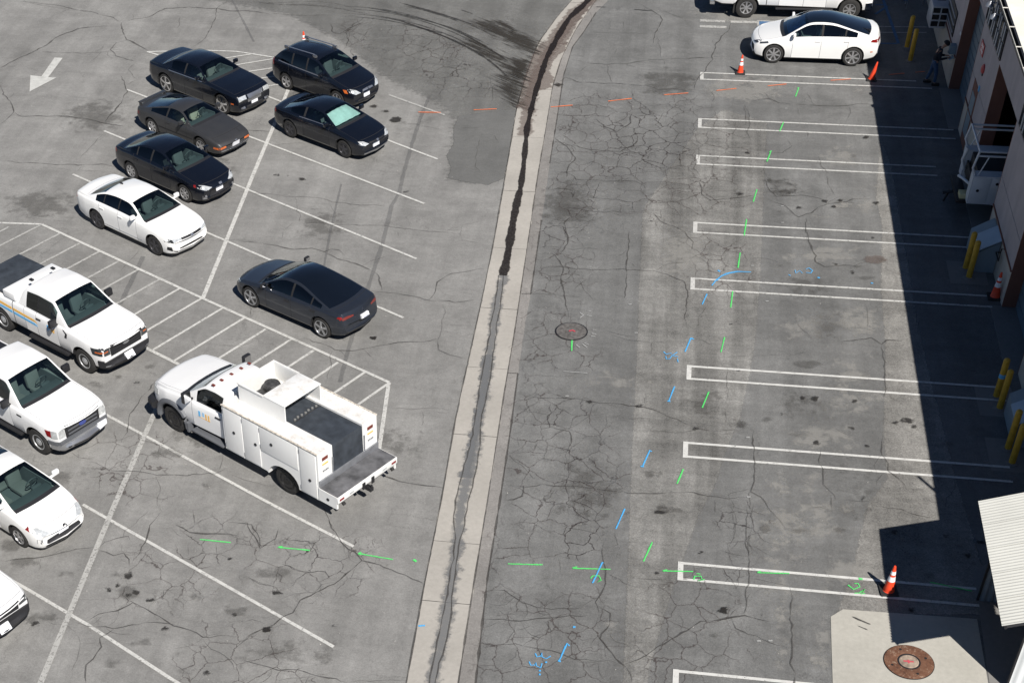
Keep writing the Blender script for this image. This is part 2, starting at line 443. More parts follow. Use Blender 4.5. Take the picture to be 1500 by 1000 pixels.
def ribbon(name, pts, width, mat, z, cols=2, taper=0., jit=0., kind='structure', endfade=False):
    vs, fs, fd = ribbon_geo(pts, width, z, cols, taper, jit)
    if endfade:
        n = len(vs) // cols
        for i in range(n):
            e = min(1, min(i, n - 1 - i) / max(1, .15 * n))
            for c in range(cols): fd[i * cols + c] *= e
    o = meshobj(name, vs, fs, mat); setfade(o, fd); return tag(o, kind=kind)
_zc = [0]
def zu():
    _zc[0] += 1; return _zc[0] * .00003
class Batch:
    def __init__(s): s.v = []; s.f = []; s.d = []
    def add(s, g):
        k = len(s.v); s.v += g[0]; s.f += [tuple(i + k for i in f) for f in g[1]]; s.d += g[2]
    def build(s, name, mat, kind='structure'):
        o = meshobj(name, s.v, s.f, mat); setfade(o, s.d); return tag(o, kind=kind)
# ------------------------------------------------------------------ ground
def P(*pts): return [at(x, y) for x, y in pts]
g = meshobj('ground', [(-260, -120, 0), (260, -120, 0), (260, 320, 0), (-260, 320, 0)], [(0, 1, 2, 3)], M['asphalt']); tag(g, kind='structure')
gl = [(595.3,1000),(622,854.7),(644.7,743),(668.7,607),(694,493),(708.7,426.7),(723.3,354.7),(743.3,240),(757.3,157.3),(766.7,124),(788,64),(817.3,24),(838.7,0)]
gr = [(671.3,1000),(694,854.7),(712.7,743),(740,567.3),(753.3,490),(766.7,400),(788,256),(802.7,170.7),(809.3,128),(822.7,85.3),(844,42.7),(862.7,16),(872,2)]
st_r = [(696.7,1000),(714,846.7),(731.3,740),(748,628.7),(758.7,547.3),(770,470),(777.3,431.5),(793.3,322.7),(805.3,240),(817.3,165.3),(825.3,112),(838.7,69.3),(854.7,48),(873.3,18.7)]
GL = P((560, 1200), *gl, (858, -22), (900, -50), (960, -75)); GR = P((636, 1250), *gr, (884, -12), (920, -34), (970, -55))
# the lane right of the gutter is older, darker asphalt
soft('driving_lane', P(*gr[:-1], (872, 0), (900, -30), (1100, -60), (1560, -60), (1600, 400), (1640, 1100), (656, 1100)), M['asphalt_lane'], .004, .08, cell=.3)
soft('asphalt_top_zone', P((150, -30), (420, 20), (500, 60), (560, 110), (640, 150), (668, 176), (664, 225), (657, 262), (690, 268), (735, 262), (757, 157), (788, 64), (838, 0), (860, -30)), M['asphalt_top'], .005, .9, cell=.35)
soft('asphalt_patch', tl(2, [(1205, 640), (1500, 600), (1560, 640)]) + P((757, 160), (744, 236), (737, 262), (715, 271), (680, 266), (656, 261), (661, 247), (654, 228), (665, 210), (664, 190)), M['asphalt_patch'], .006, .12)
soft('asphalt_band', P((941, 314), (946, 300), (1020, 190), (1060, 160), (1124, 180), (1120, 256), (1114, 400), (1106, 500), (1098, 549), (1083, 615), (1063, 661), (1048, 710), (1023, 756), (988, 852), (967, 924), (951, 980), (944, 1040), (910, 1040), (914, 960), (921, 793), (926, 650), (934, 490), (936, 420)), M['asphalt_light'], .007, .10, cell=.10)
soft('asphalt_band', P((1283, 290), (1292, 330), (1290, 420), (1297, 500), (1296, 560), (1294, 640), (1300, 700), (1270, 740), (1245, 850), (1225, 900), (1460, 900), (1400, 700), (1345, 480), (1305, 240), (1290, 200)), M['asphalt_pale'], .008, .14)
for k, (cx, cy, a, b_) in enumerate(((1258, 300, 30, 8), (1215, 372, 40, 14), (1245, 545, 22, 26), (1240, 590, 30, 14), (1205, 640, 46, 18), (1170, 712, 30, 12), (1150, 770, 34, 24), (1200, 760, 30, 26), (1140, 800, 16, 40), (1255, 470, 40, 18), (1180, 480, 36, 14), (1230, 230, 26, 14), (1090, 130, 60, 20), (1100, 20, 90, 14), (1235, 840, 40, 22), (1145, 900, 10, 50), (1205, 950, 14, 40), (1000, 370, 30, 30), (900, 560, 46, 8))):
    soft('worn_spot', P(*[(cx + a * math.cos(t), cy + b_ * math.sin(t)) for t in [i * .524 for i in range(12)]]), M['pale'], .009 + .0001 * k, .45)
for k, (cx, cy, a, b_) in enumerate(((1140, 275, 22, 8), (980, 120, 40, 20), (830, 300, 40, 30), (860, 720, 40, 40), (1180, 420, 30, 14), (1030, 590, 22, 20), (300, 250, 40, 20), (470, 330, 30, 20), (60, 300, 50, 20), (140, 170, 40, 22), (450, 150, 40, 20), (300, 640, 40, 16), (560, 650, 50, 20), (420, 960, 60, 16), (90, 700, 30, 14), (1250, 720, 12, 40), (1140, 280, 18, 6), (1170, 590, 30, 10), (1210, 480, 22, 14))):
    soft('dull_spot', P(*[(cx + a * math.cos(t), cy + b_ * math.sin(t)) for t in [i * .524 for i in range(12)]]), M['grime'], .0115 + .0001 * k, .6, cell=.25)
# sealed trenches
b = Batch()
for pts, wd in ((P((210, 376), (176, 446)), .30), (P((630, 139), (616, 173), (603, 213), (590, 259), (585, 283), (574, 301), (561, 355), (542, 413), (528, 452), (511, 510), (498, 560)), .26), (P((372, 62), (340, 0)), .16), (P((470, 415), (486, 330), (500, 270)), .14)):
    b.add(ribbon_geo(densify(pts, .3), wd, .0135, 4, jit=.5))
b.build('sealed_trench', M['seal'])
# trench patch strip beside the gutter
def resample(pts, n):
    pts = [Vector(p) for p in pts]; L = [0]
    for a, c in zip(pts, pts[1:]): L.append(L[-1] + (c - a).length)
    out = []
    for i in range(n):
        t = L[-1] * i / (n - 1); j = 0
        while j < len(L) - 2 and L[j + 1] < t: j += 1
        out.append(pts[j].lerp(pts[j + 1], (t - L[j]) / max(1e-9, L[j + 1] - L[j])))
    return out
SR = P((668, 1200), *st_r, (900, -8))
N = 160
def byy(pts, y):
    for a, c in zip(pts, pts[1:]):
        if (a.y - y) * (c.y - y) <= 0: return a.lerp(c, (y - a.y) / (c.y - a.y + 1e-9))
    return pts[-1].copy()
vs, fs = [], []
ys = [byy(SR, 0).y + 0] 
y0, y1 = max(GR[0].y, SR[0].y), min(GR[-1].y, SR[-1].y)
for i in range(N):
    y = y0 + (y1 - y0) * i / (N - 1); a = byy(GR, y); c = byy(SR, y); j = noise.noise(Vector((0, y * 2, 3))) * .03
    vs += [(a.x - .04, a.y, .010), (c.x + j, c.y, .010)]
    if i: fs.append((2 * i - 2, 2 * i - 1, 2 * i + 1, 2 * i))
tag(meshobj('trench_patch', vs, fs, asphalt('trench patch asphalt', .20, (1.05, 1.0, .94), .8, streak=.04)), kind='structure')
# ---- concrete valley gutter: slabs cast one after another
gut = empty('gutter', (at(700, 500).x, at(700, 500).y, 0)); tag(gut, kind='structure')
jy = [at(650, 1120).y] + [at(x, y).y for x, y in ((628, 880), (648, 793), (680, 637), (706, 539), (722, 452), (745, 364.5), (762, 281), (775, 202), (785, 131), (812, 62), (850, 5))] + [at(900, -35).y]
def slabprof(u): return .016 - .03 * (1 - abs(u)) * 0
for k, (ya, yb) in enumerate(zip(jy, jy[1:])):
    ya += .008; yb -= .008; n = max(4, int((yb - ya) / .12)); vs, fs, mi = [], [], []
    C = 6
    for i in range(n + 1):
        y = ya + (yb - ya) * i / n
        a = byy(GL, y); c = byy(GR, y)
        ja = noise.noise(Vector((3.3, y * 4, 0))) * .05; jc = noise.noise(Vector((9.3, y * 4, 0))) * .05
        for q in range(C):
            u = q / (C - 1); p = a.lerp(c, u); p.x += ja * (1 - u) + jc * u
            vs.append((p.x - gut.location.x, p.y - gut.location.y, .0165 + .002 * (k % 2) + (0 if 0 < q < C - 1 else 0)))
        for q in (0, C - 1): pass
    for i in range(n):
        for q in range(C - 1): fs.append((i * C + q, i * C + q + 1, (i + 1) * C + q + 1, (i + 1) * C + q))
    for (q) in (0, C - 1):
        k0 = len(vs)
        for i in range(n + 1):
            v = vs[i * C + q]; vs.append((v[0], v[1], 0.0))
        for i in range(n): fs.append((i * C + q, (i + 1) * C + q, k0 + i + 1, k0 + i))
    meshobj('gutter_slab', vs, fs, M['concrete'], gut)
b = Batch()
for (p0, p1) in zip(jy[1:-1], jy[1:-1]):
    a = byy(GL, p0); c = byy(GR, p0); b.add(ribbon_geo([a, c], .02, .013, 2))
b.build('slab_joint', M['gap'])
# edges of gutter and of trench strip
b = Batch()
for L_, wd in ((GL, .035), (GR, .035)):
    b.add(ribbon_geo(smoothpts(densify(L_, 1.0), 1), wd, .021, 2, jit=1.2, seed=2))
b.add(ribbon_geo(densify([p for p in SR if p.y < at(758, 547).y] + P((759, 547)), .3), .05, .0125, 2, jit=1.2))
b.add(ribbon_geo(densify(P(*[q for q in st_r if 240 < q[1] < 440]), .3), .045, .0125, 2, jit=1.2))
b.add(ribbon_geo(densify(P(*[q for q in st_r if q[1] < 245]), .3), .04, .0125, 2, jit=1.2))
b.add(ribbon_geo(P((758.7, 547.3), (740, 546)), .04, .0125, 2)); b.add(ribbon_geo(P((777.3, 431.5), (764, 431)), .04, .0125, 2))
b.build('edge_crack', M['crack'])
# water stain that runs down the middle of the gutter
wet = [(737.5,404),(742,380),(748,350),(752,330),(758,300),(764,275),(766.7,248),(773.3,187),(778,160),(785.3,133),(798.7,88),(806,74),(814.7,61.3),(824,44),(833.3,29.3),(846,16),(858,5),(876,-14)]
wp = smoothpts(densify([p + Vector((rnd.uniform(-.03, .03), rnd.uniform(-.03, .03), 0)) for p in P(*wet)], .35), 1)
nn = len(wp); ww = [.22 + .10 * (i / nn < .22) + .10 * math.sin(i * .7) * .5 + .34 * max(0, i / nn - .55) + .12 * max(0, noise.noise(Vector((i * .35, 0, 0)))) for i in range(nn)]
ribbon('brown_silt', P((768, 200), (774, 160), (782, 120), (796, 90), (812, 66), (830, 40), (850, 18), (880, -10)), .85, M['brown'], .0235, 7)
soft('brown_silt', tl(3, [(222, 590), (275, 615), (300, 540), (345, 500), (400, 485), (420, 430), (395, 400), (415, 330), (480, 280), (490, 240), (350, 240), (300, 300), (250, 440)]), M['brown'], .0228, .12)
soft('brown_silt', tl(3, [(480, 250), (540, 140), (610, 40), (650, 0), (600, 0), (500, 60), (400, 190), (370, 240)]), M['brown'], .0230, .15)
ribbon('wet_run', wp, [q * .78 + .05 for q in ww], M['wet'], .0300, 7, jit=.3)
gcr = [(716.7,490),(704.7,556.7),(694,628.7),(683.3,671.3),(670,722),(664.7,756),(667.3,788),(656.7,860),(643.3,926.7),(632.7,980),(622,1040)]
gcr2 = [(726,490),(718,556.7),(704.7,618),(699.3,682),(688.7,724.7),(683.3,748),(674,790.7),(664.7,852),(659.3,910.7),(651.3,948),(638,996),(630,1040)]
mid = [((a[0] + c[0]) / 2, (a[1] + c[1]) / 2) for a, c in zip(gcr, gcr2)]
ribbon('damp_run', densify(P((738, 404), (728, 440), *mid), .4), .60, M['damp'], .0225, 7, jit=.5)
ribbon('damp_run', densify(P((715, 520), (705, 590), (690, 650), (680, 700)), .4), .5, M['damp'], .0226, 7, jit=.5)
b = Batch()
for q in (gcr, gcr2):
    pts = P(*q)
    if q is gcr: pts = P((731, 404), (726, 440)) + pts
    else: pts = P((738, 404), (734, 440)) + pts
    pts = [p + Vector((noise.noise(Vector((p.y * 2.2, 0, k))) * .06, 0, 0)) for k, p in enumerate(densify(pts, .25))]
    b.add(ribbon_geo(pts, .035, .0240, 2, jit=1.))
b.build('gutter_crack', M['crack'])
# pale apron slab with the manhole, strip by the wall
def flat(name, poly, mat, z, h=0.0):
    n = len(poly); vs = [(p[0], p[1], z) for p in poly] + [(p[0], p[1], 0) for p in poly]
    fs = [tuple(range(n))] + [(i, n + i, n + (i + 1) % n, (i + 1) % n) for i in range(n)]
    return tag(meshobj(name, vs, fs, mat), kind='structure')
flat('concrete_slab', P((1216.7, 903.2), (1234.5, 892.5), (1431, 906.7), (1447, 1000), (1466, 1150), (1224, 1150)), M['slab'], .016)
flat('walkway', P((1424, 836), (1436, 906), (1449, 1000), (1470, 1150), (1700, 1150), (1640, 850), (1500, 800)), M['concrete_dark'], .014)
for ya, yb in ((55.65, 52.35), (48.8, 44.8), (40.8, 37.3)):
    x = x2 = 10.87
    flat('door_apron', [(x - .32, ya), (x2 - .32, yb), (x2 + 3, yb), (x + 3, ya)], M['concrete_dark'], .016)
# ------------------------------------------------------------------ painted lines
LW = .088
def paintlines(name, segs, mat, wd=LW, z=.0195):
    b = Batch()
    for s in segs: b.add(ribbon_geo(densify(s, .5), wd, z + zu(), 2))
    return b.build(name, mat)
LY = [(56.14, 55.56), (52.24, 51.56), (49.40, 48.78), (44.74, 44.12), (41.30, 40.70), (36.55, 35.93), (32.95, 32.35), (28.10, 27.52), (24.42, 23.82)]
LXE = [10.3, 10.7, 9.85, 10.82, 10.6, 10.4, 10.1, 8.75, 8.6]
for k, ((ya, yb), xe) in enumerate(zip(LY, LXE)):
    x0 = 2.14 - .18 * k / 8
    paintlines('stall_line', [[(x0, ya, 0), (xe - (.5 if k == 0 else 0), ya, 0)], [(x0, yb, 0), (xe, yb, 0)]], M['line'] if k < 5 else M['linecrisp'], .088)
    paintlines('stall_line', [[(x0 + .04, ya + .05, 0), (x0 + .04, yb - .05, 0)]], M['line'] if k < 5 else M['linecrisp'], .13, .0205)
paintlines('stall_line', [P((1025, 31), (1062, 32.5)), P((1025, 39.5), (1064, 41)), P((1070, 33), (1110, 33.5))], M['lineold'], .22)
paintlines('stall_line', [P((1282, 40), (1358, 40.5)), P((1282, 48.5), (1357, 48.8))], M['lineold'], .09)
A = [((380,137.5),(651.3,169.3)), ((185.9,132),(622,299.2)),((152.5,192.5),(610,379.7)),((106.7,256),(590.8,466.1)),((121.3,739.3),(488.7,947.5))]
for a, c in ((((387,140),(410,149))), ((566,205.3),(640.7,233.9)), ((410,149),(566,205.3))): paintlines('parking_line', [P(a, c)], M['line'], .09)
paintlines('parking_line', [P((570, 140), (651.3, 169.3))], M['lineold'], .09)
for a, c in A[1:]: paintlines('parking_line', [P(a, c)], M['line'])
paintlines('parking_line', [P((150.7,605.2),(400,740.1)), P((400,740.1),(518,800.8))], M['line'])
paintlines('parking_line', [P((0, 841), (34.7,860),(130,916),(253.3,996),(300,1023))], M['line'])
paintlines('divider_line', [P((425, 125), (399.3,189.3),(370,258.7)), P((370, 258.7), (297.3,437.3))], M['line'], .13)
paintlines('divider_line', [P((236, 582), (226.7,604.7),(165.3,746)), P((165.3, 746), (61.3,996), (40, 1045))], M['lineold'], .14)
# hatched zones
def isect(p, d, q, e):
    den = d.x * e.y - d.y * e.x; t = ((q.x - p.x) * e.y - (q.y - p.y) * e.x) / den; return p + d * t
h7a, h7b = at(213.3, 510), at(253.3, 530)
hd = (at(222.7, 514) - at(325.3, 452.5)).normalized()
starts = [(58.7,330.7),(88,342.7),(116,357.3),(145.3,369.3),(174.7,382.7),(204,394.7),(234.7,409.3),(264,422.7),(296,437.3),(325.3,452.5),(357.3,466.7),(389.3,482.7),(426,498),(459.3,514),(495.3,531.3),(534,546),(567.3,563.3)]
segs = []
for s in starts:
    a = at(*s); segs.append([a, isect(a, hd, h7a, h7b - h7a)])
segs.insert(0, P((13, 333), (-40, 362))); segs.insert(0, P((-20, 325), (-80, 360)))
paintlines('hatch_line', segs[:9], M['lineold'], .085, .0192)
paintlines('hatch_line', segs[9:], M['line'], .085, .0192)
paintlines('hatch_border', [P((-60, 326), (0, 327.2), (61.3, 329.3)), P((61.3, 329.3), (296, 437.3)), P((296, 437.3), (570, 560.7))], M['line'], .10, .0196)
e_ = isect(at(570, 560.7), (at(560.7, 623) - at(570, 560.7)), h7a, h7b - h7a)
paintlines('hatch_border', [[at(569.5, 561), e_], [e_, h7a + (h7a - h7b) * 9]], M['line'], .11, .0200)
paintlines('hatch_border', [P((215.5,76.8),(298.7,74.7)), P((298.7,74.7),(346,76.4),(403.3,85.3)), P((215.5,76.8),(232,81.5)), P((403.3, 85.3), (423, 135))], M['line'], .09, .0196)
paintlines('hatch_line', [P((373,79.5),(300,91)), P((403,86.7),(310,102)), P((402.7,100),(330,111)), P((404,112.5),(360,119)), P((410,124.3),(380,129))], M['line'], .08, .0192)
# arrow
ar = tl(1, [(300, 320), (345, 322), (265, 428), (310, 430), (163, 507), (168, 417), (228, 424)])
o = meshobj('direction_arrow', [(p.x, p.y, .0196) for p in ar], [(0, 1, 2, 6), (2, 3, 4, 5, 6)], M['arrow']); tag(o, kind='structure')
# accessible bay: blue lines and the symbol panel
paintlines('blue_line', [P((1290, -10), (1316, 65)), P((1281, 64.5), (1314, 65)), P((1282, 22), (1300, 10)), P((1282, 8), (1298, 8.5)), P((1318, -2), (1330, 3))], M['adablue'], .11)
q0 = at(1108.4, 30.7); S_ = 1.6
flat('symbol_panel', [(q0.x, q0.y), (q0.x + S_, q0.y), (q0.x + S_, q0.y - S_), (q0.x, q0.y - S_)], M['lineold'], .0185)
flat('symbol_panel', [(q0.x + .09, q0.y - .09), (q0.x + S_ - .09, q0.y - .09), (q0.x + S_ - .09, q0.y - S_ + .09), (q0.x + .09, q0.y - S_ + .09)], M['adablue'], .0195)
c_ = q0 + Vector((S_ / 2, -S_ / 2, 0))
def ang(cx, cy, r, a0, a1, n=16): return [(cx + r * math.cos(R_(a0 + (a1 - a0) * i / n)), cy + r * math.sin(R_(a0 + (a1 - a0) * i / n)), 0) for i in range(n + 1)]
paintlines('wheelchair_symbol', [[(c_.x + x * .5, c_.y + y * .5, 0) for x, y, _ in g_] for g_ in (ang(0, -.35, .5, 110, 370), [(-.15, .65, 0), (-.1, .1, 0), (.35, .05, 0), (.6, -.6, 0), (.8, -.55, 0)], [(-.12, .4, 0), (.3, .35, 0)], ang(-.18, .85, .1, 0, 360))], M['line'], .07, .0205)
# ------------------------------------------------------------------ utility spray marks
def sprays(name, items, mat, wd=.055, z=.0262):
    wd *= .72
    b = Batch()
    for it in items: b.add(ribbon_geo(densify(it, .12), wd * 1.7, z + zu() * .2, 5, jit=.4))
    return b.build(name, mat)
sprays('green_spray_mark', [tl(4, [(450, 485), (432, 535)]), tl(4, [(440, 488), (452, 486)]), tl(4, [(366, 675), (345, 725)]), tl(4, [(298, 832), (275, 892)]), tl(4, [(288, 840), (300, 832)]),
    tl(8, [(220, 145), (200, 212)]), tl(8, [(163, 308), (150, 398)]), tl(8, [(128, 492), (116, 575)]), tl(8, [(87, 703), (76, 793)]),
    tl(11, [(517, 35), (515, 93)]), tl(11, [(1355, 18), (1335, 100)]), tl(11, [(1268, 318), (1232, 405)]), tl(11, [(1128, 742), (1094, 822)]), tl(15, [(958, 205), (910, 310)]),
    tl(13, [(1100, 190), (1268, 207)]), tl(14, [(215, 233), (390, 250)]), tl(14, [(660, 268), (845, 300)]), tl(15, [(165, 324), (355, 329)]), tl(15, [(520, 348), (728, 354)]), tl(15, [(1015, 363), (1182, 366)]), tl(16, [(222, 372), (398, 377)]), tl(16, [(1170, 425), (1400, 473)]),
    tl(15, [(520, 348), (545, 340)]), tl(15, [(1015, 363), (1040, 356)]), tl(16, [(222, 372), (240, 364)]), tl(14, [(660, 268), (672, 260)]), tl(14, [(215, 233), (240, 228)])], M['sgreen'])
sprays('green_spray_mark', [tl(14, [(960, 300), (975, 312)]), tl(14, [(222, 230), (236, 236)]), tl(14, [(658, 264), (672, 272)]), tl(16, [(778, 405), (800, 408)])], M['sgreen'], .11, .0270)
sprays('green_spray_figure', [tl(15, [(620, 405), (630, 390), (665, 390), (675, 410), (655, 425), (680, 412)]), tl(15, [(1185, 412), (1190, 392), (1225, 392), (1232, 412), (1205, 418), (1245, 410)]), tl(15, [(1200, 378), (1222, 380)]),
    tl(16, [(720, 440), (750, 465), (785, 450), (775, 432), (755, 432)]), tl(16, [(755, 485), (780, 485), (805, 470), (812, 462), (800, 480), (812, 486), (790, 490)])], M['sgreen'], .045, .0274)
sprays('blue_spray_mark', [tl(7, [(1500, 598), (1430, 596), (1380, 605), (1335, 622), (1310, 640), (1285, 672)]), tl(8, [(170, 598), (110, 594), (50, 605), (20, 622), (0, 645)]), tl(7, [(1258, 718), (1232, 776)]), tl(11, [(1170, 22), (1138, 98)]), tl(11, [(1080, 288), (1048, 372)]), tl(11, [(945, 638), (903, 730)]),
    tl(15, [(807, 22), (758, 132)]), tl(15, [(685, 315), (630, 430)]), tl(15, [(502, 775), (490, 760), (445, 860)]), tl(11, [(1170, 22), (1185, 30)]), tl(11, [(1040, 368), (1058, 372)]), tl(11, [(893, 725), (912, 730)]), tl(11, [(940, 640), (955, 645)])], M['sblue'], .055, .0262)
sprays('blue_spray_mark', [tl(7, [(1318, 588), (1330, 596)]), tl(8, [(552, 628), (566, 630)]), tl(8, [(845, 658), (858, 660)]), tl(15, [(522, 670), (536, 672)]), tl(14, [(985, 665), (1022, 662)]), tl(15, [(370, 862), (380, 866)]), tl(15, [(335, 910), (345, 912)]), tl(15, [(335, 930), (345, 932)]), tl(15, [(440, 855), (455, 860)])], M['sblue'], .08, .0268)
sprays('blue_spray_figure', [tl(11, [(1020, 98), (1035, 112), (1060, 105), (1070, 118), (1095, 100)]), tl(11, [(1032, 122), (1035, 138), (1055, 136), (1065, 120), (1100, 125)]), tl(11, [(1095, 135), (1100, 155)]),
    tl(8, [(430, 588), (432, 605), (455, 590), (470, 605)]), tl(8, [(490, 582), (505, 575), (525, 590), (515, 605), (490, 600)]), tl(8, [(393, 612), (405, 618)]),
    tl(15, [(315, 815), (325, 835), (345, 830), (350, 812), (352, 835), (375, 845), (400, 830)]), tl(15, [(282, 860), (290, 880), (312, 880), (318, 865), (322, 885), (345, 895), (352, 870)])], M['sblue'], .045, .0270)
sprays('orange_spray_mark', [tl(2, [(985, 620), (1110, 622)]), tl(2, [(1290, 608), (1415, 602)]), tl(3, [(400, 592), (520, 582)]), tl(3, [(715, 560), (845, 545)]), tl(3, [(1022, 525), (1155, 515)]), tl(3, [(1310, 502), (1420, 490)]), tl(4, [(280, 476), (382, 466)]), tl(4, [(625, 446), (735, 438)]), tl(4, [(945, 415), (1030, 407)]), tl(4, [(1090, 402), (1142, 397)])], M['sorange'], .075, .0262)
sprays('white_spray_figure', [tl(7, [(560, 820), (580, 835), (560, 850)]), tl(7, [(600, 810), (622, 812)]), tl(7, [(600, 835), (625, 840)]), tl(7, [(630, 915), (650, 915)]), tl(7, [(625, 935), (650, 940)]), tl(11, [(620, 12), (645, 14)]), tl(11, [(540, 60), (560, 75)]), tl(11, [(575, 55), (600, 75)]), tl(11, [(585, 50), (610, 60)]),
    tl(11, [(470, 205), (600, 215)])], M['swhite'], .05, .0262)
b = Batch()
for n_, x, y in ((11, 480, 341), (11, 1424, 202), (11, 1473, 568), (11, 1477, 895), (8, 352, 236), (8, 352, 327), (8, 187, 563), (8, 267, 758), (8, 70, 884), (7, 860, 931), (7, 827, 775), (16, 218, 747), (16, 283, 746), (7, 1383, 884), (12, 110, 203), (4, 373, 600)):
    p = tl(n_, [(x, y)])[0]; b.add(ribbon_geo([p, p + Vector((.09, .02, 0))], .09, .0268, 5))
b.build('white_paint_dot', M['swhite'])
sprays('red_spray_mark', [tl(7, [(500, 925), (520, 920), (535, 928)])], M['spink'], .07, .045)
# ------------------------------------------------------------------ skid marks, mud fans, oil drips
def skid(pts, wd, mat='skid', z=.0285): ribbon('tyre_mark', smoothpts(densify(pts, 1.5), 1), wd, M[mat], z, 5, taper=.3, endfade=True)
skid(tl(2, [(720, 95), (860, 108), (980, 150), (1110, 195), (1230, 250), (1340, 310), (1430, 380), (1500, 450)]), .16)
skid(tl(2, [(670, 40), (800, 62), (950, 95), (1080, 130), (1190, 165), (1300, 215), (1390, 260)]), .12)
skid(tl(2, [(870, 15), (980, 45), (1090, 75), (1200, 110), (1300, 145)]), .18)
skid(tl(2, [(900, 35), (1000, 55), (1120, 90), (1230, 130)]), .10)
skid(tl(2, [(1200, 175), (1300, 225), (1420, 300), (1490, 350)]), .16)
skid(tl(2, [(1210, 55), (1300, 85)]), .08); skid(tl(2, [(970, 150), (1050, 170), (1130, 190)]), .14)
skid(tl(2, [(0, 15), (200, 20), (400, 10), (560, 25), (640, 55)]), .10, 'grime'); skid(tl(1, [(100, 5), (260, 40), (420, 60)]), .1, 'grime')
skid(tl(2, [(0, 65), (160, 75), (330, 90), (500, 85), (700, 90)]), .10, 'grime')
skid(tl(2, [(20, 0), (200, 30), (420, 30), (600, 60), (760, 90)]), .25, 'grime')
skid(tl(3, [(635, 42), (720, 44)]), .12); skid(tl(3, [(850, 55), (905, 60), (965, 65)]), .12); skid(tl(3, [(1180, 82), (1270, 90)]), .09, 'grime')
for dy_ in (-26, -12, 14, 30):
    skid(tl(2, [(520, 62 + dy_), (700, 70 + dy_), (860, 92 + dy_), (1000, 128 + dy_), (1150, 180 + dy_), (1290, 245 + dy_), (1420, 330 + dy_)]), .07, z=.0286 + dy_ * .000004)
soft('mud_fan', tl(3, [(-40, 110), (60, 120), (180, 170), (290, 210), (345, 235), (320, 300), (230, 270), (100, 200), (-40, 140)]), M['dirtfan'], .0290, .55, .22)
soft('mud_fan', tl(3, [(-60, 215), (60, 270), (150, 320), (220, 370), (270, 400), (245, 480), (180, 420), (90, 340), (-60, 250)]), M['dirtfan'], .0292, .5, .22)
soft('mud_fan', tl(3, [(120, 420), (190, 410), (245, 470), (235, 560), (215, 585), (165, 545), (125, 480)]), M['dirtfan'], .0294, .6, .22)
soft('mud_fan', tl(3, [(180, 320), (270, 330), (300, 300), (280, 380), (250, 420), (200, 380)]), M['dirtfan'], .0296, .3, .2)
soft('mud_fan', tl(3, [(90, 110), (160, 130), (220, 175), (200, 185), (130, 150)]), M['dirtfan'], .0298, .2, .15)
soft('mud_fan', tl(3, [(415, 470), (440, 460), (470, 468), (440, 480)]), M['dirtfan'], .0298, .12, .1)
soft('mud_fan', tl(2, [(1300, 120), (1400, 150), (1500, 190), (1500, 140), (1420, 110)]), M['grime'], .0299, .8, .25)
soft('oil_stain', tl(3, [(225, 560), (250, 575), (245, 600), (222, 600)]), M['brown'], .0299, .2)
def blob(n_, x, y, rx, ry, mat='oil', z=.0300, f=.12):
    ox, oy = ORG[n_]
    soft('oil_stain', P(*[(ox + (x + rx * math.cos(t)) / 3.75, oy + (y + ry * math.sin(t)) / 3.75) for t in [i * .628 for i in range(10)]]), M[mat], z + rnd.random() * .001, f, .05 if rx < 40 else .1)
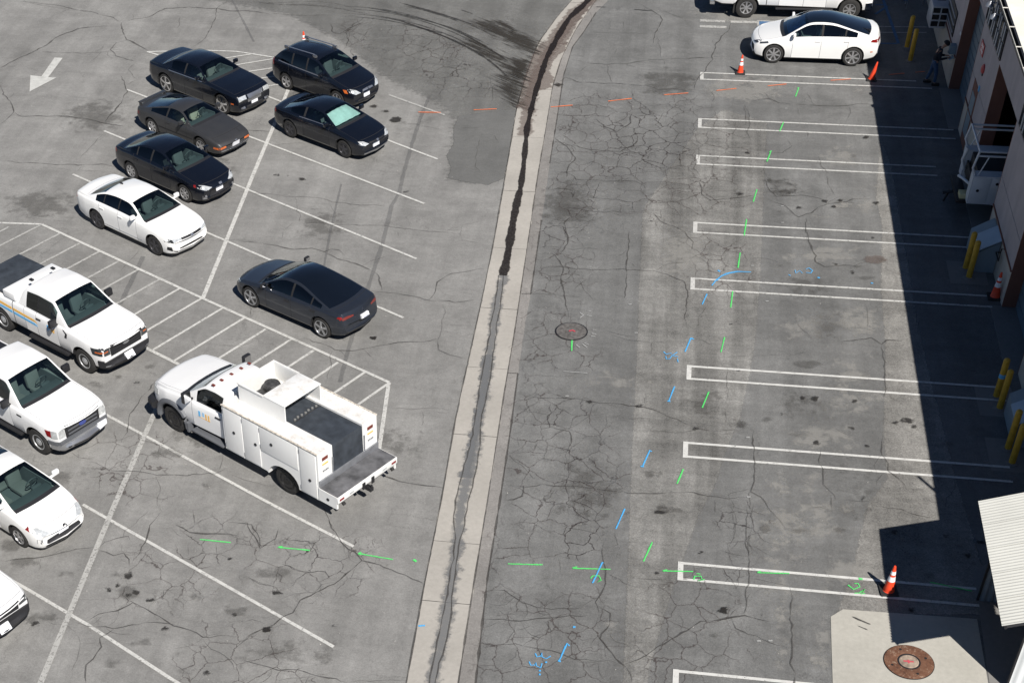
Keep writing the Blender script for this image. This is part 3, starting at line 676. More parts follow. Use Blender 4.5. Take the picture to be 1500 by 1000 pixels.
for a in ((2, 742, 588, 26, 11, 'grime'), (2, 805, 615, 24, 10, 'grime'), (2, 862, 662, 34, 14, 'oil'), (2, 742, 588, 16, 6), (2, 805, 616, 16, 6), (2, 910, 675, 20, 5, 'grime'), (6, 345, 88, 18, 6), (6, 205, 65, 12, 4), (6, 272, 68, 8, 4), (6, 740, 960, 10, 5), (6, 920, 155, 10, 4),
          (8, 340, 115, 68, 22, 'grime'), (8, 400, 150, 50, 10, 'grime'), (8, 125, 168, 18, 8), (8, 450, 245, 9, 7), (8, 595, 210, 9, 7), (8, 638, 239, 10, 5), (8, 680, 205, 9, 5), (8, 878, 218, 13, 8), (8, 855, 410, 8, 5), (8, 750, 600, 8, 9), (8, 655, 556, 14, 7), (8, 345, 565, 14, 8, 'grime'), (8, 870, 530, 62, 22, 'brown'), (8, 900, 530, 26, 14, 'grime'), (8, 770, 565, 24, 8, 'grime'), (8, 1003, 606, 10, 5, 'brown'), (8, 320, 265, 40, 5, 'grime'), (8, 820, 630, 60, 12, 'grime'),
          (4, 820, 756, 16, 10), (4, 755, 862, 20, 8, 'grime'), (4, 670, 550, 10, 5, 'grime'), (4, 170, 842, 12, 4), (7, 1437, 168, 24, 12, 'grime'), (7, 1437, 168, 12, 6), (7, 945, 318, 10, 4), (7, 822, 236, 8, 4),
          (12, 535, 356, 18, 11), (12, 470, 351, 9, 6), (12, 755, 368, 12, 7), (12, 1048, 478, 34, 12), (12, 1085, 508, 20, 9), (12, 970, 488, 26, 7), (12, 740, 518, 16, 5), (12, 540, 430, 26, 8, 'grime'), (12, 530, 480, 26, 8, 'grime'), (12, 545, 596, 16, 9, 'oil'), (12, 820, 612, 8, 5), (12, 358, 437, 6, 4), (12, 798, 905, 9, 6), (12, 500, 165, 90, 22, 'grime'), (12, 130, 500, 60, 20, 'grime'), (12, 450, 555, 60, 10, 'grime'), (12, 1110, 850, 22, 10, 'grime'), (12, 285, 470, 20, 14, 'grime'), (12, 1240, 610, 60, 12, 'grime'),
          (11, 1200, 525, 14, 8), (11, 880, 395, 20, 5), (11, 615, 372, 12, 4), (11, 960, 770, 60, 16, 'grime'), (11, 985, 780, 24, 8, 'grime'), (11, 1050, 950, 70, 14, 'grime'), (11, 1440, 500, 40, 16, 'grime'),
          (9, 755, 268, 20, 9, 'grime'), (9, 755, 268, 9, 5), (9, 820, 178, 30, 14, 'grime'), (9, 640, 230, 40, 10, 'grime'), (9, 910, 655, 90, 30, 'grime'), (9, 1130, 830, 30, 14, 'grime'), (9, 520, 270, 40, 20, 'grime'),
          (10, 740, 22, 12, 5), (10, 580, 30, 16, 5, 'grime'),
          (13, 708, 390, 24, 18), (13, 742, 482, 20, 14), (13, 712, 497, 14, 10), (13, 595, 466, 18, 11), (13, 645, 440, 6, 8), (13, 640, 388, 34, 14, 'grime'), (13, 700, 480, 60, 40, 'grime'), (13, 150, 318, 90, 34, 'grime'), (13, 200, 335, 50, 18, 'grime'), (13, 1075, 500, 34, 22, 'grime'), (13, 790, 755, 50, 24, 'grime'), (13, 1300, 590, 70, 30, 'grime'), (13, 1290, 600, 14, 10), (13, 980, 815, 40, 18, 'grime'), (13, 240, 620, 80, 30, 'grime'), (13, 190, 650, 16, 10, 'oil'), (13, 1470, 685, 20, 14, 'oil'), (13, 1268, 297, 10, 5), (13, 620, 880, 40, 24, 'grime'), (13, 1030, 910, 60, 30, 'grime'), (13, 1140, 920, 16, 10, 'oil'), (13, 50, 230, 60, 40, 'grime'), (13, 370, 380, 60, 20, 'grime'), (13, 840, 525, 24, 5), (13, 905, 678, 9, 7),
          (14, 160, 685, 22, 14, 'oil'), (14, 425, 870, 44, 18, 'grime'), (14, 200, 370, 110, 40, 'grime'), (14, 210, 485, 16, 10, 'oil'), (14, 400, 210, 24, 14, 'grime'), (14, 520, 665, 8, 5),
          (15, 1350, 577, 26, 18, 'oil'), (15, 1230, 712, 14, 8, 'grime'), (15, 1310, 715, 40, 14, 'grime'), (15, 1050, 30, 80, 18, 'grime'), (15, 1000, 40, 30, 9, 'oil'), (15, 980, 376, 7, 7), (15, 1230, 260, 8, 6),
          (16, 40, 576, 26, 16, 'oil'), (16, 270, 130, 40, 26, 'grime'), (16, 680, 140, 26, 12, 'grime'), (16, 460, 140, 60, 12, 'grime'), (16, 975, 150, 20, 10), (16, 1165, 392, 36, 26, 'grime'), (16, 1380, 280, 18, 14), (16, 1260, 170, 12, 8), (16, 247, 602, 5, 5), (16, 1070, 576, 16, 7), (16, 1440, 205, 26, 9)):
    blob(*a)
skid(tl(16, [(735, 610), (790, 635), (852, 660)]), .10); skid(tl(16, [(765, 660), (835, 690)]), .05)
for a in ((8, 730, 230, 72, 18, 'pale'), (8, 850, 135, 70, 7, 'pale'), (8, 410, 515, 36, 16, 'pale'), (8, 370, 605, 28, 10, 'pale'), (8, 600, 293, 44, 9, 'pale'), (12, 570, 155, 16, 8, 'pale'), (4, 790, 500, 20, 20, 'pale'), (16, 350, 590, 16, 45, 'pale'), (16, 355, 850, 12, 70, 'pale'), (16, 530, 850, 16, 45, 'pale'), (16, 590, 880, 24, 70, 'pale'), (15, 730, 690, 20, 40, 'pale'), (12, 360, 830, 50, 40, 'pale'), (12, 730, 930, 40, 30, 'pale'), (8, 830, 890, 120, 20, 'pale'), (8, 980, 880, 60, 30, 'pale'), (12, 850, 350, 60, 30, 'pale')):
    blob(*a, z=.0125, f=.25)
# ------------------------------------------------------------------ cracks, traced one by one
CR = {
1: [[(0,375),(100,325),(200,280),(250,250),(330,200),(430,160),(520,148),(600,150)],[(115,5),(220,22),(330,35),(400,52),(520,72),(600,95),(665,125)],[(665,125),(740,110),(820,95),(910,50),(1040,42),(1150,50),(1250,60),(1400,65),(1500,82)],[(665,125),(672,180),(700,220),(760,250),(820,280)],[(700,225),(640,240),(610,275),(640,310),(720,335),(760,345)],[(230,290),(360,292),(470,295),(560,290),(610,285)],[(0,690),(40,660),(75,620),(70,580),(20,520),(0,470)],[(75,620),(120,640),(260,640),(370,645),(480,655),(570,680),(740,705)],[(570,680),(640,600),(700,510),(690,470),(665,420)],[(740,345),(700,390),(740,420),(750,440)],[(570,740),(510,800),(450,860),(430,890)],[(0,890),(150,895),(300,905),(430,910),(560,905),(640,920)],[(1260,0),(1190,50),(1170,130),(1140,190),(1100,240),(1060,260)],[(990,100),(975,160)],[(1350,720),(1440,722),(1500,730)],[(1290,620),(1280,660)],[(500,350),(560,290)],[(300,930),(420,938),(560,940)]],
2: [[(500,130),(520,180),(560,190),(600,160),(690,120)],[(580,270),(610,220),(590,180),(640,130),(700,95)],[(600,180),(660,230),(720,160)],[(620,270),(630,330)],[(1050,380),(1100,350),(1140,280),(1180,230)],[(1010,490),(1060,420),(1120,400),(1250,430)],[(1390,560),(1395,490),(1380,430)],[(740,420),(850,415),(950,425)],[(860,680),(960,685),(1040,700),(1110,720)],[(840,735),(910,740)],[(960,800),(1050,810),(1200,805)],[(1340,730),(1310,810),(1300,920),(1350,960)],[(1350,740),(1400,750),(1430,780)],[(170,800),(330,790),(400,800)],[(50,720),(170,725)],[(880,350),(830,410)],[(1220,710),(1330,700)],[(1130,460),(1100,520),(1120,540)]],
3: [[(590,180),(800,185),(930,188)],[(880,20),(1000,90),(1015,110),(980,180),(965,250)],[(985,200),(1000,260),(1005,320)],[(1005,60),(1120,100),(1220,120)],[(500,330),(580,345),(700,358),(800,355),(940,335),(1080,325),(1250,320),(1400,310)],[(705,362),(720,410),(740,460)],[(560,400),(600,370)],[(430,465),(480,430),(560,455),(720,460),(880,470),(990,492),(1100,495),(1210,510),(1290,520)],[(1190,500),(1200,450),(1240,400),(1290,330),(1310,230),(1380,170),(1390,130)],[(540,300),(590,320),(610,310)],[(745,300),(770,270)],[(1290,560),(1290,505)],[(930,470),(1000,520),(960,535)],[(530,580),(660,580),(720,600)],[(440,635),(520,640),(620,640)],[(650,660),(700,700),(760,730),(840,680),(850,620)],[(640,790),(680,750)],[(430,800),(540,800),(620,830),(780,835),(870,790),(880,740)],[(420,760),(480,800),(540,870),(500,920),(490,975)],[(900,765),(1030,760),(1120,745),(1190,740)],[(1050,740),(980,690),(1030,620)],[(1160,760),(1200,800),(1270,810),(1330,795)],[(1210,810),(1215,870),(1195,930),(1220,975)],[(1280,830),(1500,840)],[(1470,570),(1490,640),(1480,740),(1500,780)],[(840,490),(860,560),(930,600),(960,640)],[(280,40),(350,50),(440,70)],[(500,680),(510,740)],[(620,70),(620,130)],[(800,120),(805,180)]],
4: [[(150,575),(160,620),(160,690)],[(170,565),(250,550),(285,545),(340,565),(430,575),(560,585),(720,585),(800,570),(860,580)],[(255,500),(285,545)],[(490,510),(520,560),(560,585)],[(440,575),(450,650)],[(730,590),(725,660)],[(490,730),(500,770)],[(390,760),(410,810),(360,840),(270,850)],[(90,800),(180,810),(300,830)],[(560,860),(580,920),(610,960)],[(0,490),(120,495)]],
5: [[(0,280),(180,300),(300,315),(400,310)],[(1100,420),(1230,425),(1390,425),(1480,440)],[(760,480),(700,550),(650,600)],[(480,630),(570,630),(630,628)],[(820,910),(900,935),(960,960)],[(1380,780),(1380,840)],[(560,320),(640,360)],[(260,430),(300,440),(330,430)]],
6: [[(0,155),(120,165),(230,178),(330,185),(440,190),(520,212),(610,225),(740,230),(820,235)],[(320,190),(320,260),(345,320)],[(290,330),(250,370),(235,410)],[(290,330),(400,325),(500,335),(620,338),(740,342),(800,342),(900,360),(1040,372),(1150,380),(1225,382)],[(1225,340),(1225,420),(1290,435),(1350,450)],[(1225,340),(1330,320)],[(1150,378),(1180,355),(1225,350)],[(1280,370),(1370,372)],[(880,365),(870,410)],[(0,425),(90,430),(180,450),(300,472),(400,465),(470,485),(510,470),(550,475),(585,505)],[(470,485),(540,520),(620,545),(700,570),(770,610),(785,700)],[(720,705),(850,710),(960,735),(1050,750),(1100,750),(1180,765),(1300,755)],[(1050,750),(1080,700),(1090,650),(1160,605),(1260,590),(1350,580)],[(1125,770),(1120,850),(1105,975)],[(1120,880),(1200,885),(1290,900)],[(500,210),(530,280),(520,330)]],
7: [[(390,40),(480,50),(530,75),(540,90),(700,95),(860,97),(900,115),(920,140)],[(490,50),(510,10)],[(540,90),(545,130),(600,120),(640,90)],[(380,140),(480,140),(520,150),(525,190),(540,150)],[(670,100),(640,190),(760,200),(850,215),(855,265)],[(365,238),(430,235),(520,245),(620,262),(720,270),(850,268)],[(500,240),(515,290),(480,330),(490,380),(490,440),(460,500)],[(300,360),(390,358),(420,345),(490,380)],[(360,300),(420,345)],[(280,455),(400,460),(520,470),(700,465)],[(330,490),(410,500),(450,540),(465,600),(460,660),(480,760),(495,850)],[(290,570),(450,575),(540,580),(700,587),(800,583),(950,590),(1050,605),(1130,650),(1150,700),(1140,800),(1145,900)],[(300,630),(450,622)],[(245,718),(430,725),(600,740)],[(480,640),(530,600),(600,630),(640,600)],[(530,690),(580,650),(600,640)],[(830,370),(825,470),(810,570),(815,650),(800,740)],[(530,400),(590,465)],[(965,270),(1000,320),(1080,345),(1140,380),(1175,430),(1175,480)],[(870,10),(870,80),(915,120)],[(1130,50),(1170,100),(1220,110),(1230,170),(1270,205),(1380,195),(1500,180)],[(1190,500),(1250,540),(1300,590)],[(1150,540),(1050,560),(960,590)],[(1250,780),(1230,830),(1200,900)],[(1400,615),(1500,625)],[(700,920),(850,950)],[(510,380),(600,320),(700,290)],[(560,640),(580,700),(630,745)],[(1000,250),(1010,290),(990,310)],[(520,545),(640,520),(640,490),(560,480)],[(410,460),(410,500)],[(900,20),(1020,25),(1150,35)]],
8: [[(0,195),(150,190),(215,170),(270,175)],[(270,90),(290,150),(330,180),(430,175),(560,190),(600,210)],[(275,195),(380,235),(450,295),(520,270),(560,240),(620,225),(740,200),(860,195)],[(485,300),(490,380),(520,450),(545,510),(540,540),(590,570),(660,560),(760,560),(820,540)],[(190,520),(270,525),(340,545),(420,540)],[(600,70),(620,130),(650,180)],[(820,780),(830,830),(830,900)],[(420,840),(470,910),(540,970)],[(260,20),(270,80)],[(260,105),(300,95)],[(780,160),(820,190)]],
9: [[(870,250),(820,300),(760,380),(710,440),(705,500),(670,600)],[(390,650),(430,680),(520,690)],[(490,740),(600,745),(700,755),(860,770),(1000,775),(1180,765),(1240,740)],[(1230,665),(1215,750)],[(860,780),(880,840),(860,900),(880,960)],[(1180,60),(1240,65),(1340,60),(1420,20)],[(640,760),(560,720),(480,700)],[(1260,770),(1380,810),(1500,840)],[(230,20),(300,30)],[(1060,30),(1080,60)]],
10: [[(350,20),(450,50),(530,90),(620,92),(740,70),(880,45),(1010,40),(1100,25)],[(1110,0),(1095,40),(1090,90),(1170,115),(1250,135)],[(1110,35),(1180,45)],[(520,95),(500,180),(490,250)],[(830,410),(960,412),(1050,405),(1190,418)],[(1010,420),(1010,500)],[(1080,425),(1150,440)],[(750,775),(840,790),(920,815),(1000,830),(1120,840)],[(0,780),(100,830)]],
11: [[(270,80),(380,40),(430,30)],[(720,5),(850,35),(960,45),(1080,45)],[(1230,30),(1300,70)],[(210,215),(400,230),(600,230)],[(220,350),(330,355),(440,350),(540,362),(640,375),(760,378),(880,395),(970,420),(1090,470),(1200,520),(1320,532),(1420,530)],[(960,320),(920,350),(915,385)],[(270,400),(330,365)],[(260,400),(280,430),(400,440)],[(410,380),(405,430),(385,450),(400,510),(350,515)],[(400,510),(440,520),(500,540),(520,600),(500,645),(440,660)],[(490,520),(560,480),(620,445),(710,435)],[(940,530),(1060,540),(1200,530)],[(140,830),(250,835),(430,835),(560,838),(640,850),(760,865),(870,870),(980,880),(1080,875),(1190,872),(1270,890),(1360,900),(1480,895)],[(440,770),(540,800),(600,830)],[(230,390),(210,410),(270,410)],[(250,450),(270,480),(240,520)],[(290,570),(330,600),(320,640),(270,640)],[(220,560),(230,620)],[(160,650),(200,700),(260,740),(310,800)],[(210,840),(250,840),(245,890),(205,910),(145,910)],[(300,840),(340,860),(310,880)],[(430,850),(400,890),(370,910),(380,960)],[(710,440),(715,490),(690,520)],[(820,465),(960,465)],[(960,40),(955,110)],[(1365,170),(1370,330),(1360,480)],[(480,650),(500,700),(480,750)],[(330,690),(400,690),(440,660)],[(540,680),(550,720)],[(770,830),(780,865)],[(1380,900),(1400,950),(1390,975)],[(1300,905),(1300,975)]],
12: [[(480,0),(530,35),(570,45)],[(680,40),(780,30),(850,20),(905,60),(940,40),(1020,42)],[(905,60),(910,130),(925,200),(930,300),(915,350)],[(200,520),(205,620),(215,690),(210,780),(200,870),(250,900),(300,975)],[(635,510),(690,540),(730,555)],[(910,560),(910,640),(940,750),(1000,790),(1040,850)],[(580,640),(570,720),(590,820),(640,880),(660,910)],[(940,320),(1000,370)],[(0,130),(150,125),(380,110)],[(40,900),(80,870),(180,850)],[(1300,790),(1300,860),(1270,900),(1250,960)],[(660,910),(760,920),(850,915)],[(180,860),(200,975)],[(60,880),(100,950),(180,960)],[(640,880),(630,960)],[(930,960),(930,975)],[(100,540),(0,550)]],
13: [[(720,120),(770,70),(820,30)],[(880,50),(830,110),(800,200),(785,260),(740,300)],[(540,240),(580,200),(640,185),(700,180),(710,200)],[(550,245),(620,270),(680,260),(710,300),(715,340)],[(680,180),(690,140),(720,120)],[(30,310),(180,295),(300,270),(420,245),(530,240)],[(970,110),(1040,150),(1130,160),(1230,160),(1315,170)],[(1000,40),(1060,40),(1060,110)],[(1260,95),(1380,105),(1420,160),(1425,210),(1440,235),(1490,210)],[(1190,270),(1200,220)],[(1190,260),(1280,295),(1330,290)],[(440,525),(550,515)],[(470,640),(540,600),(640,580),(700,550),(730,540),(800,570),(880,620),(950,660),(1040,690),(1120,720),(1250,715),(1320,725)],[(400,640),(530,670),(620,685),(720,660),(800,650),(900,655),(1000,660)],[(620,685),(550,730),(555,790),(480,880),(470,975)],[(410,700),(430,760),(420,850),(390,960)],[(430,765),(530,760)],[(1120,730),(1200,810),(1260,850),(1290,900)],[(1280,790),(1350,740),(1440,680)],[(890,465),(1010,460)],[(890,465),(900,520)],[(540,440),(580,435)],[(250,650),(380,665),(410,700)],[(1350,400),(1440,430),(1490,450)],[(930,120),(990,180)],[(1030,210),(1035,280)],[(500,660),(570,605)],[(50,900),(120,890)],[(870,0),(880,45)]],
14: [[(455,10),(490,80),(530,150),(570,230),(640,260),(670,300),(590,380),(520,430),(430,480),(330,525),(300,590),(180,655),(120,680),(0,755)],[(670,300),(760,330),(860,370),(940,400),(1020,430)],[(600,240),(610,300),(640,320)],[(0,100),(60,100),(70,150),(100,190),(110,230),(200,190),(210,130)],[(50,390),(120,440),(200,450),(230,495)],[(240,330),(320,350),(400,370),(480,370),(500,410)],[(30,640),(80,625),(140,650)],[(30,850),(120,880),(220,900),(320,905),(440,940),(600,965)],[(220,960),(380,940),(500,935)],[(600,960),(720,965),(840,955),(920,960)],[(410,490),(450,440),(520,425)],[(330,530),(400,545),(440,520)],[(300,210),(380,230),(410,270)],[(270,460),(320,410),(370,370)],[(0,620),(40,640)],[(490,80),(520,130),(515,160)],[(570,200),(580,260),(600,300)]],
15: [[(60,465),(150,470),(240,530),(320,560),(400,572),(540,570),(620,545)],[(240,530),(200,500),(150,545),(60,540)],[(440,290),(450,380)],[(690,200),(685,290),(690,430),(680,480),(655,530),(665,600)],[(40,625),(180,635),(280,630),(420,615),(600,610)],[(30,675),(120,640)],[(440,580),(440,620)],[(435,630),(440,670),(500,665),(520,640)],[(370,630),(405,690),(400,780),(380,790)],[(0,760),(160,765),(290,785),(400,800),(530,845),(680,850)],[(670,560),(730,600),(725,650),(690,700),(680,730),(720,790),(760,840),(820,890),(845,930),(835,975)],[(660,610),(660,680)],[(520,715),(570,740),(670,740)],[(830,390),(940,405),(1080,412)],[(810,885),(880,850),(960,800),(1060,740),(1150,690),(1210,640),(1330,630),(1420,610),(1470,605),(1500,620)],[(1390,30),(1410,110),(1400,180),(1380,240)],[(1470,150),(1490,240),(1480,300)],[(1490,480),(1460,600)],[(1110,565),(1120,600)],[(1330,255),(1460,285)],[(570,850),(590,900)],[(670,850),(680,960)],[(200,650),(205,690),(160,760)],[(205,780),(205,830),(140,880),(130,975)],[(50,915),(120,910)],[(140,890),(190,890)],[(240,530),(270,590),(260,620)],[(320,560),(350,600),(400,610)],[(100,570),(130,600),(230,600)],[(205,690),(260,680),(310,660)],[(430,110),(600,145),(660,160),(700,200)],[(600,640),(580,610)],[(440,290),(520,300)],[(750,150),(775,220),(735,240)],[(750,300),(770,270),(820,285)]],
16: [[(75,0),(100,60),(95,150),(90,190)],[(165,0),(165,100),(160,200),(175,290),(180,440),(160,500),(150,605)],[(205,0),(200,80),(180,160),(190,270)],[(0,250),(80,280)],[(75,240),(120,200),(170,210)],[(0,640),(80,605),(150,608),(240,630),(340,645)],[(80,620),(110,670),(170,715),(250,740),(350,760),(410,780)],[(405,450),(405,600),(415,780),(420,975),(424,1100)],[(180,400),(280,415),(400,445)],[(260,15),(320,50),(350,90),(375,125)],[(885,15),(930,25),(1000,25),(1100,55),(1210,75)],[(935,20),(945,70),(940,115)],[(1215,70),(1220,30)],[(790,150),(850,175),(920,190)],[(500,20),(560,10),(620,25)],[(60,270),(150,290)]],
}
fineT = {2, 7, 11, 15, 13}
bm1, bm2 = Batch(), Batch()
for n_, ls in CR.items():
    for k, l in enumerate(ls):
        pts = densify(tl(n_, l), .16); L = len(pts)
        q = []
        for i, p in enumerate(pts):
            a = noise.noise(Vector((p.x * 1.7, p.y * 1.7, k))) * .09 + noise.noise(Vector((p.x * 6, p.y * 6, k + 9))) * .05
            c = noise.noise(Vector((p.x * 1.7, p.y * 1.7, k + 40))) * .09 + noise.noise(Vector((p.x * 6, p.y * 6, k + 49))) * .05
            q.append(p + Vector((a, c, 0)))
        main = len(l) >= 5
        wd = (.030 if main else .019) * (1.2 if n_ <= 4 else .9) * rnd.uniform(.75, 1.3)
        (bm1 if main else bm2).add(ribbon_geo(q, wd, .0245 + k * .00003 + n_ * .00002, 2, taper=.18, jit=1.5, seed=k))
        if main and rnd.random() < .7 and L > 12:    # side branches
            for _ in range(2):
                i = rnd.randrange(3, L - 3); p = q[i]; d = (q[i + 1] - q[i - 1]).normalized(); d = Matrix.Rotation(rnd.choice((-1, 1)) * rnd.uniform(.5, 1.4), 3, 'Z') @ d
                br = [p]
                for _k in range(rnd.randrange(3, 9)):
                    d = Matrix.Rotation(rnd.uniform(-.5, .5), 3, 'Z') @ d; br.append(br[-1] + d * .13)
                bm2.add(ribbon_geo(br, .018, .0205, 2, taper=.4, jit=1))
bm1.build('crack_network', M['crack']); bm2.build('fine_crack_network', M['crackfine'])
for poly in ([(812, 560), (900, 600), (915, 700), (880, 830), (840, 830)], [(760, 450), (860, 470), (880, 540), (770, 545)], [(900, 180), (1010, 130), (1100, 200), (1080, 300), (960, 330), (900, 300)], [(1000, 330), (1100, 360), (1110, 440), (1020, 450)],
             [(940, 850), (1080, 840), (1090, 1000), (930, 1000)], [(120, 640), (260, 640), (240, 730), (150, 730)], [(180, 800), (300, 790), (320, 880), (180, 900)], [(420, 770), (560, 790), (540, 880), (430, 880)], [(560, 20), (700, 60), (680, 130), (560, 90)], [(738, 770), (752, 600), (775, 556), (812, 560), (840, 640), (850, 700), (884, 760), (885, 815), (830, 822), (760, 825), (728, 830)],
             [(720, 850), (760, 856), (820, 880), (900, 850), (905, 930), (900, 1010), (690, 1010)], [(808, 252), (820, 168), (845, 130), (930, 140), (985, 180), (1012, 232), (960, 250), (900, 262), (870, 330), (835, 350), (800, 340)],
             [(255, 748), (370, 762), (470, 800), (482, 840), (420, 870), (350, 850), (280, 800)], [(300, 905), (420, 935), (460, 1010), (240, 1010)], [(1055, 722), (1115, 735), (1120, 780), (1062, 790)],
             [(480, 30), (545, 28), (550, 75), (500, 70)], [(630, 95), (700, 95), (735, 140), (650, 150)], [(780, 330), (840, 330), (880, 420), (830, 440), (775, 430)], [(1060, 740), (1110, 750), (1105, 860), (1060, 850)]):
    soft('alligator_cracks', P(*poly), M['alligator'], .0202, .7, .3)
# ------------------------------------------------------------------ vehicles
def lin(keys, x):
    if x <= keys[0][0]: return keys[0][1]
    for (a, va), (b, vb) in zip(keys, keys[1:]):
        if x <= b: return va + (vb - va) * (x - a) / (b - a + 1e-9)
    return keys[-1][1]
def sm(keys, x, w=.06):
    return (lin(keys, x - w) + 2 * lin(keys, x - w / 2) + 2 * lin(keys, x) + 2 * lin(keys, x + w / 2) + lin(keys, x + w)) / 8
def sstep(a, b, x):
    t = max(0, min(1, (x - a) / (b - a))); return t * t * (3 - 2 * t)
wheel_cache = {}
def wheel_meshes(r, tw, rimr, style, rimmat):
    key = (r, tw, rimr, style, rimmat)
    if key in wheel_cache: return wheel_cache[key]
    bm = bmesh.new(); h = tw / 2
    lathe(bm, [(rimr, -h * .8), (rimr + .02, -h * .98), (r - .045, -h), (r - .012, -h * .86), (r, -h * .6), (r, h * .6), (r - .012, h * .86), (r - .045, h), (rimr + .02, h * .98), (rimr, h * .8)], 30, 'Y', close=False)
    me1 = bpy.data.meshes.new('tyre'); bm.to_mesh(me1); bm.free(); me1.materials.append(M['rubber']); me1.shade_smooth(); me1.set_sharp_from_angle(angle=R_(40))
    bm = bmesh.new()
    yo = h * .92
    # rim barrel + recessed dark disc + spokes, outer face at +Y
    lathe(bm, [(rimr + .004, yo), (rimr + .004, yo + .006), (rimr - .018, yo + .006), (rimr - .028, yo - .03), (rimr - .03, yo - .07)], 30, 'Y', mi=0, caps=(False, True))
    nb = len(bm.faces)
    for f in bm.faces:
        if abs(f.calc_center_median().y - (yo - .07)) < .002 or len(f.verts) > 6: f.material_index = 1
    if style == 'steel':
        lathe(bm, [(rimr * .97, yo - .05), (rimr * .82, yo - .03), (rimr * .62, yo - .045), (rimr * .45, yo - .005), (rimr * .25, yo - .0), (rimr * .2, yo + .012), (.01, yo + .014)], 24, 'Y', mi=0, caps=(False, True))
        for k in range(8):
            a = 2 * math.pi * k / 8; tube(bm, [(rimr * .72 * math.cos(a), yo - .045, rimr * .72 * math.sin(a)), (rimr * .72 * math.cos(a), yo - .026, rimr * .72 * math.sin(a))], rimr * .10, 8, mi=1)
    else:
        n = {'five': 5, 'six': 6, 'seven': 7, 'ten': 10, 'aero': 7}[style]; wdt = {'five': .034, 'six': .03, 'seven': .026, 'ten': .016, 'aero': .05}[style]
        for k in range(n):
            a = 2 * math.pi * k / n; Mx = Matrix.Rotation(a, 4, 'Y')
            r = bmesh.ops.create_cube(bm, size=1)
            for v in r['verts']:
                o = v.co.z > 0; ww = wdt * (1.25 if o else 1.0) if style != 'aero' else wdt * (1.5 if o else .5)
                v.co = Mx @ Vector((v.co.x * 2 * ww, yo - .025 + v.co.y * .03 + (0 if o else .012), (rimr - .012) if o else .03))
        lathe(bm, [(rimr * .24, yo - .03), (rimr * .22, yo + .004), (.01, yo + .006)], 14, 'Y', mi=0)
    bmesh.ops.recalc_face_normals(bm, faces=bm.faces)
    me2 = bpy.data.meshes.new('rim'); bm.to_mesh(me2); bm.free(); me2.materials.append(M[rimmat]); me2.materials.append(M['gap']); me2.shade_smooth(); me2.set_sharp_from_angle(angle=R_(30))
    wheel_cache[key] = (me1, me2); return wheel_cache[key]
def add_wheel(root, x, y, r, tw, rimr, style, rimmat, steer=0):
    a, b_ = wheel_meshes(r, tw, rimr, style, rimmat)
    wl = empty('wheel', (x, y, r), (0 if y > 0 else math.pi) + steer, root)
    for nm, me in (('tyre', a), ('rim', b_)):
        o = bpy.data.objects.new(nm, me); col.objects.link(o); o.parent = wl
    return wl
class Car:
    pass
